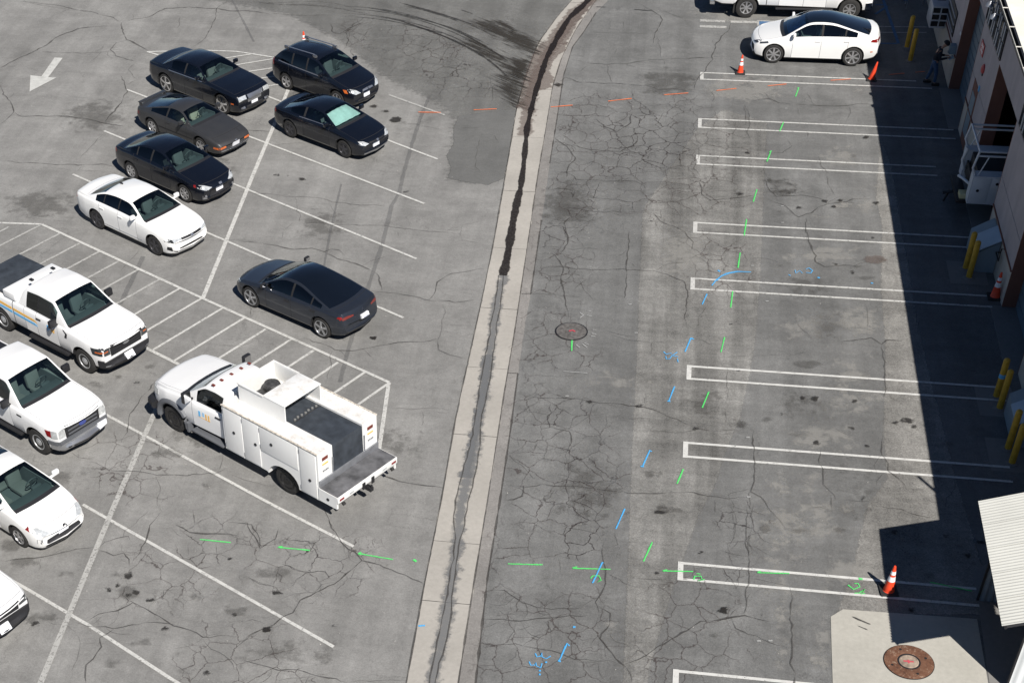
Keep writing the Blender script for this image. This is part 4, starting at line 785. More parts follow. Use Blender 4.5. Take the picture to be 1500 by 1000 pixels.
def car(name, S, label, group=None, cat='car'):
    """S: dict of dimensions. s runs from the nose (0) to the tail (L); local +X is forward."""
    L, W, H, wb, fo, r = S['L'], S['W'], S['H'], S['wb'], S['fo'], S['r']
    hw0 = W / 2; x0 = fo + wb / 2
    cw, rf, rr, rb = S['cowl'][0], S['rf'], S['rr'], S['rb'][0]
    top = list(S['hood']) + [S['cowl'], (rf, H - .035), ((rf + rr) / 2, H), (rr, S.get('rrz', H - .05)), S['rb']] + list(S['tail'])
    belt = S['belt']
    plan = S.get('plan') or [(0, .80), (.06, .87), (.22, .935), (.55, .985), (1.1, 1.), (L - 1.1, 1.), (L - .5, .97), (L - .18, .92), (L - .05, .87), (L, .80)]
    bot = S.get('bot') or [(0, .34), (.05, .22), (.3, .17), (L - .4, .20), (L - .08, .28), (L, .42)]
    cf, cr = S.get('cf', .16), S.get('cr', .12); tum = S.get('tum', .20) * S.get('tumk', 1.28)
    h0 = .09
    root = empty(name, rz=0, label=label, cat=cat, group=group)
    def sect(s):
        hw = hw0 * sm(plan, s, .04); zb = lin(bot, s); ze = sm(belt, s); zt = sm(top, s, S.get('smw', .05) + S.get('rsm', .17) * sstep(cw + .15, rf - .1, s) * (1 - sstep(rb - .30, rb, s))); ze = min(ze, zt - .03)
        c = max(0, min(1, (zt - ze - h0) / (H - lin(belt, (rf + rr) / 2) - h0 - .02)))
        yr = hw * (.915 - tum * c); cr_ = .035 + .03 * c
        zm = zb + .5 * (ze - zb)
        zr = max(zt - cr_, ze + .02)
        if c < .02: zr = ze + (zt - ze) * .55
        pts = [(0, zb), (.80 * hw, zb), (.93 * hw, zb + .03), (.975 * hw, zb + .09), (.995 * hw, zm), (hw * 1.0, zm + .5 * (ze - .06 - zm)), (.985 * hw, ze - .06), (.955 * hw, ze)]
        A_ = (hw * .93, ze + .012); B_ = (yr, zr)
        bow = .02 * c
        for t in (0, .07, .35, .65, .90, 1.0):
            pts.append((A_[0] + (B_[0] - A_[0]) * t + bow * math.sin(t * math.pi), A_[1] + (B_[1] - A_[1]) * t))
        for u in (.95, .938, .6, .3, 0.):
            k = 1 - u * u
            pts.append((yr * u, zr + (zt - zr) * (k ** .8)))
        return pts
    # station positions
    ss = set([0, L]); k = 0
    n = int(L / .065)
    for i in range(n + 1): ss.add(round(L * i / n, 4))
    for q in (.015, .04, L - .015, L - .04): ss.add(q)
    pil = S['pillars']                       # list of (s0,s1) side window openings
    marks = [m_ for p in pil for m_ in p[:2]] + [cw - .09, cw + .03, rf - .02, rr + .03, rb - .04]
    seams = S.get('seams', [])
    for q in seams: marks += [q - .008, q + .008]
    if S.get('hs'): marks += [S['hs'] - .008, S['hs'] + .008]
    if 'bed' in S: marks += [S['bed'][0], S['bed'][1], S['bed'][0] - .03]
    if 'trunk' in S: marks += [S['trunk'] - .007, S['trunk'] + .007]
    ss = sorted(q for q in ss if all(abs(q - m_) > .022 for m_ in marks)) + marks
    ss = sorted(set(ss))
    secs = [sect(s) for s in ss]; NP = len(secs[0])
    def fF(s): return cf * (1 - .45 * sstep(0, cw, s)) * (1 - sstep(cw + .1, rf + .7, s))
    def fR(s): return cr * sstep(rr - .7, L, s)
    vs, fs, mi = [], [], []
    hwn = hw0
    idx = []
    for s, sec in zip(ss, secs):
        row = []
        for j, (y, z) in enumerate(sec):
            dx = -fF(s) * (y / hwn) ** 2 + fR(s) * (y / hwn) ** 2
            if y < 1e-6: vs.append((x0 - s + dx, 0, z)); row.append((len(vs) - 1, len(vs) - 1))
            else:
                vs.append((x0 - s + dx, y, z)); vs.append((x0 - s + dx, -y, z)); row.append((len(vs) - 2, len(vs) - 1))
        idx.append(row)
    labs = ['body']; lab_i = {'body': 0}
    def LI(l):
        if l not in lab_i: lab_i[l] = len(labs); labs.append(l)
        return lab_i[l]
    LI('gap')
    # line indices: 7 belt, 8..13 side glass (t=0,.07,.35,.65,.9,1), 14 inner .95, 15 .93, 16,17,18
    def label(sm_, j, side, sec):
        if 9 <= j <= 11:
            if sec[12][1] - sec[9][1] > .06:
                for k, p in enumerate(pil):
                    if p[0] < sm_ < p[1]: return 'sidewin.%d.%s' % (k, side)
                if pil[0][0] < sm_ < pil[-1][1]: return 'gap'
        if j >= 15:
            if cw + .03 < sm_ < rf - .02: return 'windshield'
            if cw - .09 < sm_ < cw + .03: return 'cowl'
            if rr + .03 < sm_ < rb - .04 and not S.get('nobackglass'): return 'rearwin'
            if S.get('glassroof') and rf - .02 < sm_ < rr + .03: return 'roofglass'
            if S.get('hs') and S['hs'] + .008 < sm_ < cw - .09: return 'hood'
            if 'trunk' in S and sm_ > S['trunk'] + .007 and sm_ < L - .05: return 'trunk'
        if j >= 14 and 'bed' in S and S['bed'][0] < sm_ < S['bed'][1]: return 'bed'
        if 'bed' in S and abs(sm_ - S['bed'][0] + .015) < .015 and j < 12: return 'gap'
        if j >= 14 and S.get('hs') and abs(sm_ - S['hs']) < .009: return 'seam'
        if j == 14 and S.get('hs') and S['hs'] < sm_ < cw - .09: return 'seam'
        if j >= 14 and 'trunk' in S and abs(sm_ - S['trunk']) < .008: return 'seam'
        if 3 <= j <= 8:
            for q in seams:
                if abs(sm_ - q) < .009: return 'seam'
            for k, (a, b_) in enumerate(zip(seams, seams[1:])):
                if a < sm_ < b_: return 'door.%d.%s' % (k, side)
        if S.get('clad') and j <= 2: return 'gap'
        return 'body'
    for i in range(len(ss) - 1):
        smid = (ss[i] + ss[i + 1]) / 2
        for j in range(NP - 1):
            for sd in (0, 1):
                q = [idx[i][j][sd], idx[i + 1][j][sd], idx[i + 1][j + 1][sd], idx[i][j + 1][sd]]
                if sd == 0: q = q[::-1]
                qq = []
                for a in q:
                    if not qq or a != qq[-1]: qq.append(a)
                if len(qq) > 2 and qq[0] == qq[-1]: qq = qq[:-1]
                if len(qq) < 3: continue
                fs.append(qq[::-1]); mi.append(LI(label(smid, j, 'LR'[sd], secs[i])))
    for i, flip in ((0, False), (len(ss) - 1, True)):
        for j in range(NP - 1):
            q = [idx[i][j][0], idx[i][j + 1][0], idx[i][j + 1][1], idx[i][j][1]]
            qq = []
            for a in q:
                if a not in qq: qq.append(a)
            if len(qq) < 3: continue
            fs.append(qq if not flip else qq[::-1]); mi.append(0)
    me = bpy.data.meshes.new('shell'); me.from_pydata(vs, [], fs)
    for l in labs: me.materials.append(M['gap'])
    me.polygons.foreach_set('material_index', mi); me.update()
    bm = bmesh.new(); bm.from_mesh(me); bmesh.ops.recalc_face_normals(bm, faces=bm.faces); bm.to_mesh(me); bm.free()
    shell = bpy.data.objects.new('shell', me); col.objects.link(shell)
    # wheel wells
    bm = bmesh.new(); ar = S.get('arch', r + .055); tw = S.get('tw', .22)
    for wx in (x0 - fo, x0 - fo - wb):
        for sd in (1, -1):
            Mx = Matrix.Translation((wx, sd * (hw0 + .1), r + .02))
            lathe(bm, [(ar, 0 if sd > 0 else 0), (ar, -sd * (tw + .2))], 36, 'Y', M=Mx)
    cme = bpy.data.meshes.new('cut'); bmesh.ops.recalc_face_normals(bm, faces=bm.faces); bm.to_mesh(cme); bm.free()
    for l in labs: cme.materials.append(M['gap'])
    cme.polygons.foreach_set('material_index', [1] * len(cme.polygons))
    cut = bpy.data.objects.new('cut', cme); col.objects.link(cut)
    md = shell.modifiers.new('b', 'BOOLEAN'); md.operation = 'DIFFERENCE'; md.object = cut; md.solver = 'EXACT'
    dg = bpy.context.evaluated_depsgraph_get(); em = bpy.data.meshes.new_from_object(shell.evaluated_get(dg))
    bpy.data.objects.remove(shell); bpy.data.objects.remove(cut)
    bmf = bmesh.new(); bmf.from_mesh(em); bvh = BVHTree.FromBMesh(bmf)
    # split by label
    paintm = M[S['paint']]
    NAMES = {'body': ('body', paintm), 'gap': None, 'hood': ('hood', paintm), 'trunk': ('trunk_lid', paintm), 'windshield': ('windshield', M['glass']),
             'rearwin': ('rear_window', M[S.get('rearglass', 'privacy')]), 'cowl': ('cowl_panel', M['plastic']), 'roofglass': ('glass_roof', M['darkglass']), 'bed': ('bed_cover', M['plastic'])}
    groups = {}
    for f in bmf.faces: groups.setdefault(labs[f.material_index] if f.material_index < len(labs) else 'gap', []).append(f)
    def emit(name, faces, mats, mfun=None):
        remap = {}; V = []; F = []; MI = []
        for f in faces:
            q = []
            for v in f.verts:
                if v.index not in remap: remap[v.index] = len(V); V.append(v.co.copy())
                q.append(remap[v.index])
            F.append(q); MI.append(mfun(f) if mfun else 0)
        return meshobj(name, V, F, mats, root, True, 38, MI)
    bodyf = groups.pop('body', []) + groups.pop('gap', []) + groups.pop('seam', [])
    dark = S['paint'] in ('black_paint', 'slate', 'charcoal')
    c = Car(); c.root = root; c.bvh = bvh; c.x0 = x0; c.S = S; c.emit = emit; c.hw = hw0; c.L = L; c.sect = sect
    c.body = emit('body', bodyf, [paintm, M['gap'], M['gap' if dark else 'gapsoft']], lambda f: {'gap': 1, 'seam': 2}.get(labs[f.material_index], 0))
    for l, ff in groups.items():
        if l in NAMES and NAMES[l]:
            nm, mt = NAMES[l]
            if l == 'bed' and S.get('bedmat'): mt = M[S['bedmat']]
            emit(nm, ff, [mt])
        elif l.startswith('sidewin'):
            k = int(l.split('.')[1]); emit('side_window', ff, [M['privacy' if (k > 0 and S.get('privacy', True)) or S.get('allprivacy') else 'glass']])
        elif l.startswith('door'):
            emit('door', ff, [paintm])
    bmf.free()
    # interior
    sx = lambda s: x0 - s
    zf = .42 if H < 1.6 else .7; zbelt = lin(belt, rf) ; sm_ = M[S.get('seat', 'seat')]
    wi = hw0 * .80
    bm = bmesh.new()
    bx(bm, sx(rb - .05), sx(cw + .18), -wi, wi, zf - .03, zf)
    for sd in (-1, 1): bx(bm, sx(rb - .2), sx(cw + .35), sd * wi - .015, sd * wi + .015, zf, zbelt - .03)
    bx(bm, sx(rb - .05), sx(rb - .35), -wi, wi, zf, zbelt - .06)
    bmobj('cabin_floor', bm, M['seat'], root)
    bm = bmesh.new(); bx(bm, sx(cw + .55), sx(cw + .12), -wi + .02, wi - .02, zbelt - .30, zbelt - .06, .05)
    bx(bm, sx(cw + .60), sx(cw + .5), .22, .52, zbelt - .10, zbelt - .0, .03)
    bmobj('dashboard', bm, M['dash'], root, True)
    sf = S.get('seatx', rf + .30)
    rows = [sf] + ([S['seat2']] if S.get('seat2') else [])
    for k, sfx in enumerate(rows):
        for yy in ((-.37, .37) if k == 0 else (-.40, .0, .40)):
            bm = bmesh.new(); T = Matrix.Translation((sx(sfx), yy, zf)) @ Matrix.Diagonal((1, 1, min(1, (H - .26 - zf) / .98) * (.88 if k else 1), 1))
            bx(bm, -.06, .46, -.22, .22, .10, .25, .05, M=T)
            bx(bm, -.16, -.02, -.22, .22, .2, .78 if H < 1.6 else .80, .05, M=T @ Matrix.Rotation(R_(-8), 4, 'Y'))
            bx(bm, -.20, -.10, -.12, .12, .80, .97, .04, M=T @ Matrix.Rotation(R_(-8), 4, 'Y'))
            bmobj('seat', bm, sm_, root, True)
    bm = bmesh.new(); T = Matrix.Translation((sx(cw + .72), .37, zbelt + .0)) @ Matrix.Rotation(R_(-65), 4, 'Y')
    pts = [T @ Vector((.19 * math.cos(a), .19 * math.sin(a), 0)) for a in [i * .4189 for i in range(16)]]
    tube(bm, pts, .017, 6); tube(bm, [T @ Vector((-.19, 0, 0)), T @ Vector((.19, 0, 0))], .02, 6)
    bmobj('steering_wheel', bm, M['dash'], root, True)
    # wheels
    yw = hw0 - tw / 2 - .025
    rimr = S.get('rimr', r * .66)
    for wx in (x0 - fo, x0 - fo - wb):
        for sd in (1, -1): add_wheel(root, wx, sd * yw, r, tw, rimr, S.get('wstyle', 'five'), S.get('rim', 'alloy'), steer=S.get('steer', 0) if wx > 0 else 0)
    # axle / underbody so that nothing shines through
    # mirrors
    mz = S.get('mirz', zbelt + .07); ms = S.get('mirs', cw + .42); mm = M[S.get('mirmat', S['paint'])]
    msz = S.get('mirsz', (.10, .20, .14)); yb = hw0 * .93
    for sd in (1, -1):
        bm = bmesh.new(); X = sx(ms)
        bx(bm, X - msz[0] / 2, X + msz[0] / 2, sd * (yb + .04) if sd > 0 else -(yb + .04 + msz[1]), (yb + .04 + msz[1]) if sd > 0 else -(yb + .04), mz, mz + msz[2], .035)
        bx(bm, X - .03, X + .03, *(sorted((sd * (yb - .06), sd * (yb + .08)))), mz - .01, mz + .035, .008)
        o = bmobj('mirror', bm, mm, root, True)
        bm = bmesh.new(); y_ = sorted((sd * (yb + .06), sd * (yb + .02 + msz[1]))); bx(bm, X - msz[0] / 2 - .006, X - msz[0] / 2 - .001, y_[0], y_[1], mz + .02, mz + msz[2] - .02)
        g_ = bmobj('mirror_glass', bm, M['chrome'], o)
    # shut-line and handle details
    for hs_ in S.get('handles', []):
        for sd in (1, -1):
            z = lin(belt, hs_) - .12
            decal(c, 'door_handle', [(sx(hs_) - .10, z - .018), (sx(hs_) + .10, z - .018), (sx(hs_) + .10, z + .018), (sx(hs_) - .10, z + .018)], 'side', sd, mat=S.get('handlemat', S['paint']), off=.022)
    return c
def decal(c, name, poly, view, sd=1, mat='gap', off=.006, depth=.02, step=.06, parent=None, seg=1):
    """patch laid on the bodywork: poly in (y,z) for front/rear, (x,z) for side, (x,y) for top"""
    bm = bmesh.new()
    def lift(p):
        if view == 'front': return Vector((9, p[0], p[1])), Vector((-1, 0, 0))
        if view == 'rear': return Vector((-9, p[0], p[1])), Vector((1, 0, 0))
        if view == 'side': return Vector((p[0], 9 * sd, p[1])), Vector((0, -sd, 0))
        return Vector((p[0], p[1], 9)), Vector((0, 0, -1))
    vs = [bm.verts.new((p[0], p[1], 0)) for p in poly]; bm.faces.new(vs)
    xs = [p[0] for p in poly]; ys = [p[1] for p in poly]
    for ax, lo, hi in ((0, min(xs), max(xs)), (1, min(ys), max(ys))):
        v = lo + step
        while v < hi - .01:
            co = Vector((v, 0, 0)) if ax == 0 else Vector((0, v, 0)); no = Vector((1, 0, 0)) if ax == 0 else Vector((0, 1, 0))
            bmesh.ops.bisect_plane(bm, geom=bm.verts[:] + bm.edges[:] + bm.faces[:], plane_co=co, plane_no=no); v += step
    last = None; hits = {}
    for v in bm.verts:
        o, d = lift(v.co); h = c.bvh.ray_cast(o, d)
        hits[v] = (h[0], h[1]) if h[0] is not None else None
    good = [h for h in hits.values() if h]
    if not good: bm.free(); return None
    _, d0 = lift((0, 0)); ts = sorted(h[0].dot(d0) for h in good); lim = ts[len(ts) // 3] + .26
    for v in list(hits):
        if hits[v] and hits[v][0].dot(d0) > lim: hits[v] = None
    good = [h for h in hits.values() if h]
    if step < .2:
        bad = [v for v in bm.verts if not hits[v]]
        if len(bad) < len(bm.verts) * .8: bmesh.ops.delete(bm, geom=bad, context='VERTS')
    bound = [e for e in bm.edges if e.is_boundary]
    co0 = {}
    for v in bm.verts:
        o, d = lift(v.co); h = hits[v]
        if h is None:
            hh = min(good, key=lambda g_: (g_[0] - o).cross(d).length); p = o + d * ((hh[0] - o).dot(d)); 
        else: p = h[0]
        co0[v] = p
        v.co = p - d * off
    _, d = lift((0, 0))
    r = bmesh.ops.extrude_edge_only(bm, edges=bound)
    for v in [x for x in r['geom'] if isinstance(x, bmesh.types.BMVert)]: v.co += d * (depth + off)
    bmesh.ops.recalc_face_normals(bm, faces=bm.faces)
    return bmobj(name, bm, M[mat], parent or c.root, True, 40)
def rect(a0, a1, b0, b1): return [(a0, b0), (a1, b0), (a1, b1), (a0, b1)]
def place(c, hd, F, R, nearside, z=.016, k=(.97, .955, .95)):
    """F, R: ground contacts of the near side wheels; nearside: 'L' or 'R' of the vehicle"""
    S = c.S; mid = (F + R) / 2 if R is not None else F - Vector((math.cos(hd), math.sin(hd), 0)) * S['wb'] / 2
    n = Vector((-math.sin(hd), math.cos(hd), 0))           # vehicle's left
    off = (S['W'] / 2 - .03) * k[1]; c.root.scale = k
    p = mid + n * (off if nearside == 'R' else -off)
    c.root.location = (p.x, p.y, z); c.root.rotation_euler = (0, 0, hd)
def platef(c, z, y=0, view='front', off=.025):
    o = decal(c, 'license_plate', rect(y - .16, y + .16, z - .08, z + .08), view, mat='plate', off=off, step=.06 if view == 'rear' else .5)
    if o: decal(c, 'plate_number', rect(y - .11, y + .11, z - .018, z + .018), view, mat='plategrey', off=off + .003, depth=.001, step=.06 if view == 'rear' else .3, parent=o)
HD = R_(-31.6)
GP = 'cars parked in the angled stalls'
sedan = dict(plan=None)
# --- 1 big black saloon with the silver grille
c = car('parked_car', dict(L=5.0, W=1.88, H=1.48, wb=3.05, fo=.92, r=.375, rimr=.285, tw=.25, paint='black_paint', rim='chrome', wstyle='five', seat='seatgrey',
    hood=[(0, .60), (.03, .84), (.15, .90), (.9, 1.00)], cowl=(1.58, 1.05), rf=2.28, rr=3.55, rb=(4.15, 1.13), tail=[(4.85, 1.10), (4.96, 1.04), (5.0, .70)], belt=[(0, .78), (.4, .88), (1.5, 1.0), (3.6, 1.03), (5.0, 1.0)],
    plan=[(0, .88), (.05, .93), (.25, .965), (.7, 1.), (4.4, 1.), (4.85, .965), (5., .90)], pillars=[(1.86, 2.83, 1), (2.91, 3.62, 1)], seams=[1.85, 2.87, 3.80], hs=.22, trunk=4.28, handles=[2.72, 3.55], seat2=3.35, cf=.13, tum=.20, mirmat='black_paint', privacy=True, rearglass='privacy'),
    'large black saloon with silver grille and big bright wheels, beside the top hatching', GP)
decal(c, 'grille', [(-.34, .50), (.34, .50), (.40, .82), (-.40, .82)], 'front', mat='silver', off=.03)
for sd in (1, -1):
    decal(c, 'headlight', [(sd * .46, .62), (sd * .80, .64), (sd * .80, .80), (sd * .46, .82)], 'front', mat='lens', off=.012)
    decal(c, 'fog_light', rect(*sorted((sd * .52, sd * .72)), .33, .40), 'front', mat='silver')
    decal(c, 'tail_light', rect(*sorted((sd * .66, sd * .88)), .72, .98), 'rear', mat='red')
    decal(c, 'marker_light', rect(c.x0 - .42, c.x0 - .30, .52, .57), 'side', sd, mat='amber')
    decal(c, 'window_trim', rect(c.x0 - 3.7, c.x0 - 1.9, .985, 1.003), 'side', sd, mat='silver', off=.008)
decal(c, 'lower_grille', rect(-.42, .42, .25, .38), 'front', mat='gap'); platef(c, .47)
place(c, HD, at(328.1, 169), at(243, 136), 'R')
# --- 2 black tall hatchback
c = car('parked_car', dict(L=4.37, W=1.78, H=1.58, wb=2.6, fo=.86, r=.325, paint='black_paint', rim='alloy', wstyle='five',
    hood=[(0, .58), (.05, .76), (.3, .88), (.7, .98)], cowl=(1.10, 1.08), rf=1.95, rr=3.75, rb=(4.18, 1.12), tail=[(4.30, 1.02), (4.37, .70)], belt=[(0, .72), (.4, .84), (1.1, .97), (3.6, 1.04), (4.37, 1.04)], rrz=1.51,
    pillars=[(1.50, 2.35, 1), (2.43, 3.10, 1), (3.18, 3.75, 1)], seams=[1.42, 2.39, 3.28], hs=.18, handles=[2.25, 3.1], seat2=3.0, cf=.20, cr=.10, tum=.17, allprivacy=True),
    'black tall hatchback with silver roof rails and split silver grille beside the topmost stall lines', GP)
for sd in (1, -1):
    decal(c, 'grille', [(sd * .02, .58), (sd * .24, .55), (sd * .30, .64), (sd * .26, .72), (sd * .02, .74)], 'front', mat='silver', off=.02)
    decal(c, 'headlight', [(sd * .40, .64), (sd * .62, .62), (sd * .84, .74), (sd * .80, .84), (sd * .55, .76)], 'front', mat='lens', off=.012)
    decal(c, 'marker_light', [(c.x0 - .46, .66), (c.x0 - .32, .66), (c.x0 - .40, .78), (c.x0 - .54, .78)], 'side', sd, mat='amber')
    decal(c, 'tail_light', rect(*sorted((sd * .68, sd * .86)), .80, 1.16), 'rear', mat='red'); decal(c, 'tail_light', rect(c.x0 - 4.3, c.x0 - 4.1, .84, 1.12), 'side', sd, mat='red')
    decal(c, 'window_trim', [(c.x0 - 3.85, 1.05), (c.x0 - 1.7, .985), (c.x0 - 1.7, 1.0), (c.x0 - 3.85, 1.068)], 'side', sd, mat='silver', off=.008)
    bm = bmesh.new(); tube(bm, [(c.x0 - 2.1, sd * .55, 1.56), (c.x0 - 2.2, sd * .55, 1.61), (c.x0 - 3.6, sd * .56, 1.575), (c.x0 - 3.7, sd * .56, 1.51)], .02, 6)
    for q in (2.15, 3.6): bx(bm, c.x0 - q - .09, c.x0 - q + .09, sd * .56 - .04, sd * .56 + .04, 1.50, 1.60, .01, mi=1)
    bmobj('roof_rail', bm, [M['silver'], M['plastic']], c.root, True)
platef(c, .46); decal(c, 'lower_grille', rect(-.5, .5, .27, .36), 'front', mat='gap')
vR = at(418.9, 131.8); place(c, HD, vR + Vector((math.cos(HD), math.sin(HD), 0)) * 2.6, vR, 'R')
# --- 3 charcoal nineties coupe with a wing
c = car('parked_car', dict(L=4.50, W=1.73, H=1.30, wb=2.55, fo=1.02, r=.315, paint='charcoal', rim='alloy', wstyle='six', seat='seatbeige',
    hood=[(0, .48), (.04, .60), (.5, .74), (1.0, .84)], cowl=(1.42, .93), rf=2.12, rr=2.85, rb=(3.98, .98), tail=[(4.30, .94), (4.44, .90), (4.5, .60)], belt=[(0, .56), (.5, .70), (1.4, .85), (3.4, .90), (4.5, .86)], rrz=1.26,
    plan=[(0, .86), (.06, .92), (.3, .97), (.8, 1.), (3.9, 1.), (4.3, .96), (4.5, .88)], pillars=[(1.74, 2.72, 1), (2.80, 3.62, 1)], seams=[1.62, 2.80], hs=.42, handles=[2.62], cf=.13, tum=.24, privacy=False, rearglass='glass', mirmat='charcoal'),
    'charcoal grey older coupe with a rear wing, between the two black saloons', GP)
for sd in (1, -1):
    decal(c, 'marker_light', [(sd * .46, .40), (sd * .80, .40), (sd * .80, .47), (sd * .46, .47)], 'front', mat='amber', off=.01)
    decal(c, 'marker_light', rect(c.x0 - .36, c.x0 - .12, .40, .47), 'side', sd, mat='amber')
    decal(c, 'tail_light', rect(*sorted((sd * .5, sd * .82)), .62, .76), 'rear', mat='red'); decal(c, 'tail_light', rect(c.x0 - 4.44, c.x0 - 4.28, .62, .74), 'side', sd, mat='red')
    decal(c, 'headlight', [(c.x0 - .42, sd * .42), (c.x0 - .25, sd * .42), (c.x0 - .27, sd * .72), (c.x0 - .47, sd * .72)], 'top', mat='charcoal', off=.008)
    decal(c, 'side_moulding', rect(c.x0 - 3.3, c.x0 - 1.4, .46, .50), 'side', sd, mat='gap', off=.006)
decal(c, 'bumper_strip', rect(-.70, .70, .30, .345), 'front', mat='silver', off=.01); decal(c, 'lower_grille', rect(-.45, .45, .22, .285), 'front', mat='gap')
decal(c, 'badge', rect(-.05, .05, .54, .57), 'front', mat='silver', off=.012)
bm = bmesh.new(); bx(bm, c.x0 - 4.42, c.x0 - 4.24, -.64, .64, .965, .99, .01)
for sd in (1, -1): bx(bm, c.x0 - 4.38, c.x0 - 4.28, sd * .60 - .03, sd * .60 + .03, .84, .97, .012)
bmobj('rear_wing', bm, M['charcoal'], c.root, True); platef(c, .43)
place(c, HD, at(301, 229), at(219, 196.5), 'R')
# --- 4 black coupe with sunshade
c = car('parked_car', dict(L=4.48, W=1.755, H=1.40, wb=2.62, fo=.90, r=.32, paint='black_paint', rim='darkalloy', wstyle='five',
    hood=[(0, .56), (.05, .70), (.3, .80), (.75, .91)], cowl=(1.18, .99), rf=2.02, rr=3.0, rb=(3.92, 1.04), tail=[(4.25, 1.02), (4.42, .96), (4.48, .62)], belt=[(0, .66), (.4, .78), (1.2, .90), (3.4, .98), (4.48, .94)], rrz=1.35,
    pillars=[(1.56, 2.75, 1), (2.84, 3.50, 1)], seams=[1.48, 2.86], hs=.20, trunk=3.98, handles=[2.7], cf=.18, tum=.22, rearglass='glass'),
    'black two-door coupe with a pale green sunshade behind its windscreen', GP)
for sd in (1, -1):
    decal(c, 'headlight', [(sd * .42, .62), (sd * .60, .59), (sd * .86, .68), (sd * .84, .75), (sd * .58, .72)], 'front', mat='lens', off=.012)
    decal(c, 'tail_light', rect(*sorted((sd * .55, sd * .84)), .78, .92), 'rear', mat='red'); decal(c, 'tail_light', rect(c.x0 - 4.42, c.x0 - 4.22, .78, .92), 'side', sd, mat='red')
    decal(c, 'window_trim', rect(c.x0 - 3.0, c.x0 - 1.75, .952, .966), 'side', sd, mat='silver', off=.008)
decal(c, 'grille', [(-.36, .56), (.36, .56), (.42, .66), (-.42, .66)], 'front', mat='plastic', off=.012); decal(c, 'badge', rect(-.05, .05, .62, .67), 'front', mat='silver', off=.022)
decal(c, 'lower_grille', rect(-.62, .62, .25, .31), 'front', mat='silver'); platef(c, .47)
# folded sunshade right behind the glass
def shade(c, mat, inset=.05):
    S = c.S; cw, rf = S['cowl'][0], S['rf']; vs, fs = [], []
    for i in range(9):
        s = cw + .16 + (rf - cw - .26) * i / 8
        pts = c.sect(s); yr = pts[15][0] - .04; zt = pts[18][1]; zr = pts[15][1]
        for j in range(9):
            u = -1 + 2 * j / 8; y = yr * u; z = zt + (zr - zt) * u * u - inset - .012 * (j % 2)
            vs.append((c.x0 - s - S.get('cf', .16) * .5 * (y / c.hw) ** 2, y, z))
    for i in range(8):
        for j in range(8): fs.append((i * 9 + j, i * 9 + j + 1, (i + 1) * 9 + j + 1, (i + 1) * 9 + j))
    return vs, fs
v_, f_ = shade(c, 'sunshade'); o = meshobj('sunshade', v_, f_, M['sunshade'], None)
civic = c; o.parent = c.root
place(c, HD, at(506, 232), at(423, 201.8), 'R')
# --- 5 black compact saloon
c = car('parked_car', dict(L=4.64, W=1.776, H=1.455, wb=2.70, fo=.97, r=.32, paint='black_paint', rim='alloy', wstyle='seven',
    hood=[(0, .58), (.05, .74), (.3, .84), (.8, .94)], cowl=(1.22, 1.02), rf=2.08, rr=3.20, rb=(4.02, 1.10), tail=[(4.40, 1.07), (4.58, 1.00), (4.64, .64)], belt=[(0, .70), (.4, .80), (1.2, .94), (3.6, 1.02), (4.64, .98)], rrz=1.40,
    pillars=[(1.60, 2.52, 1), (2.60, 3.26, 1), (3.32, 3.66, 1)], seams=[1.52, 2.56, 3.46], hs=.20, trunk=4.10, handles=[2.42, 3.3], seat2=3.1, cf=.20, tum=.21, allprivacy=True, mirmat='black_paint'),
    'black compact saloon with clear headlamps, directly behind the white saloon', GP)
for sd in (1, -1):
    decal(c, 'headlight', [(sd * .38, .66), (sd * .60, .60), (sd * .84, .70), (sd * .86, .80), (sd * .60, .76)], 'front', mat='lens', off=.012)
    decal(c, 'marker_light', [(c.x0 - .48, .70), (c.x0 - .38, .70), (c.x0 - .42, .78), (c.x0 - .50, .78)], 'side', sd, mat='red')
    decal(c, 'fog_light', rect(*sorted((sd * .60, sd * .74)), .30, .44), 'front', mat='silver')
    decal(c, 'tail_light', rect(*sorted((sd * .5, sd * .84)), .84, .98), 'rear', mat='red'); decal(c, 'tail_light', rect(c.x0 - 4.56, c.x0 - 4.36, .84, .96), 'side', sd, mat='red')
decal(c, 'lower_grille', [(-.52, .24), (.52, .24), (.40, .50), (-.40, .50)], 'front', mat='plastic', off=.012); decal(c, 'bumper_strip', rect(-.55, .55, .20, .23), 'front', mat='silver', off=.014)
decal(c, 'badge', rect(-.06, .06, .66, .72), 'front', mat='silver', off=.02); platef(c, .49)
o = c.root.children[-1]
place(c, HD, at(273.5, 299.5), at(192, 261), 'R')
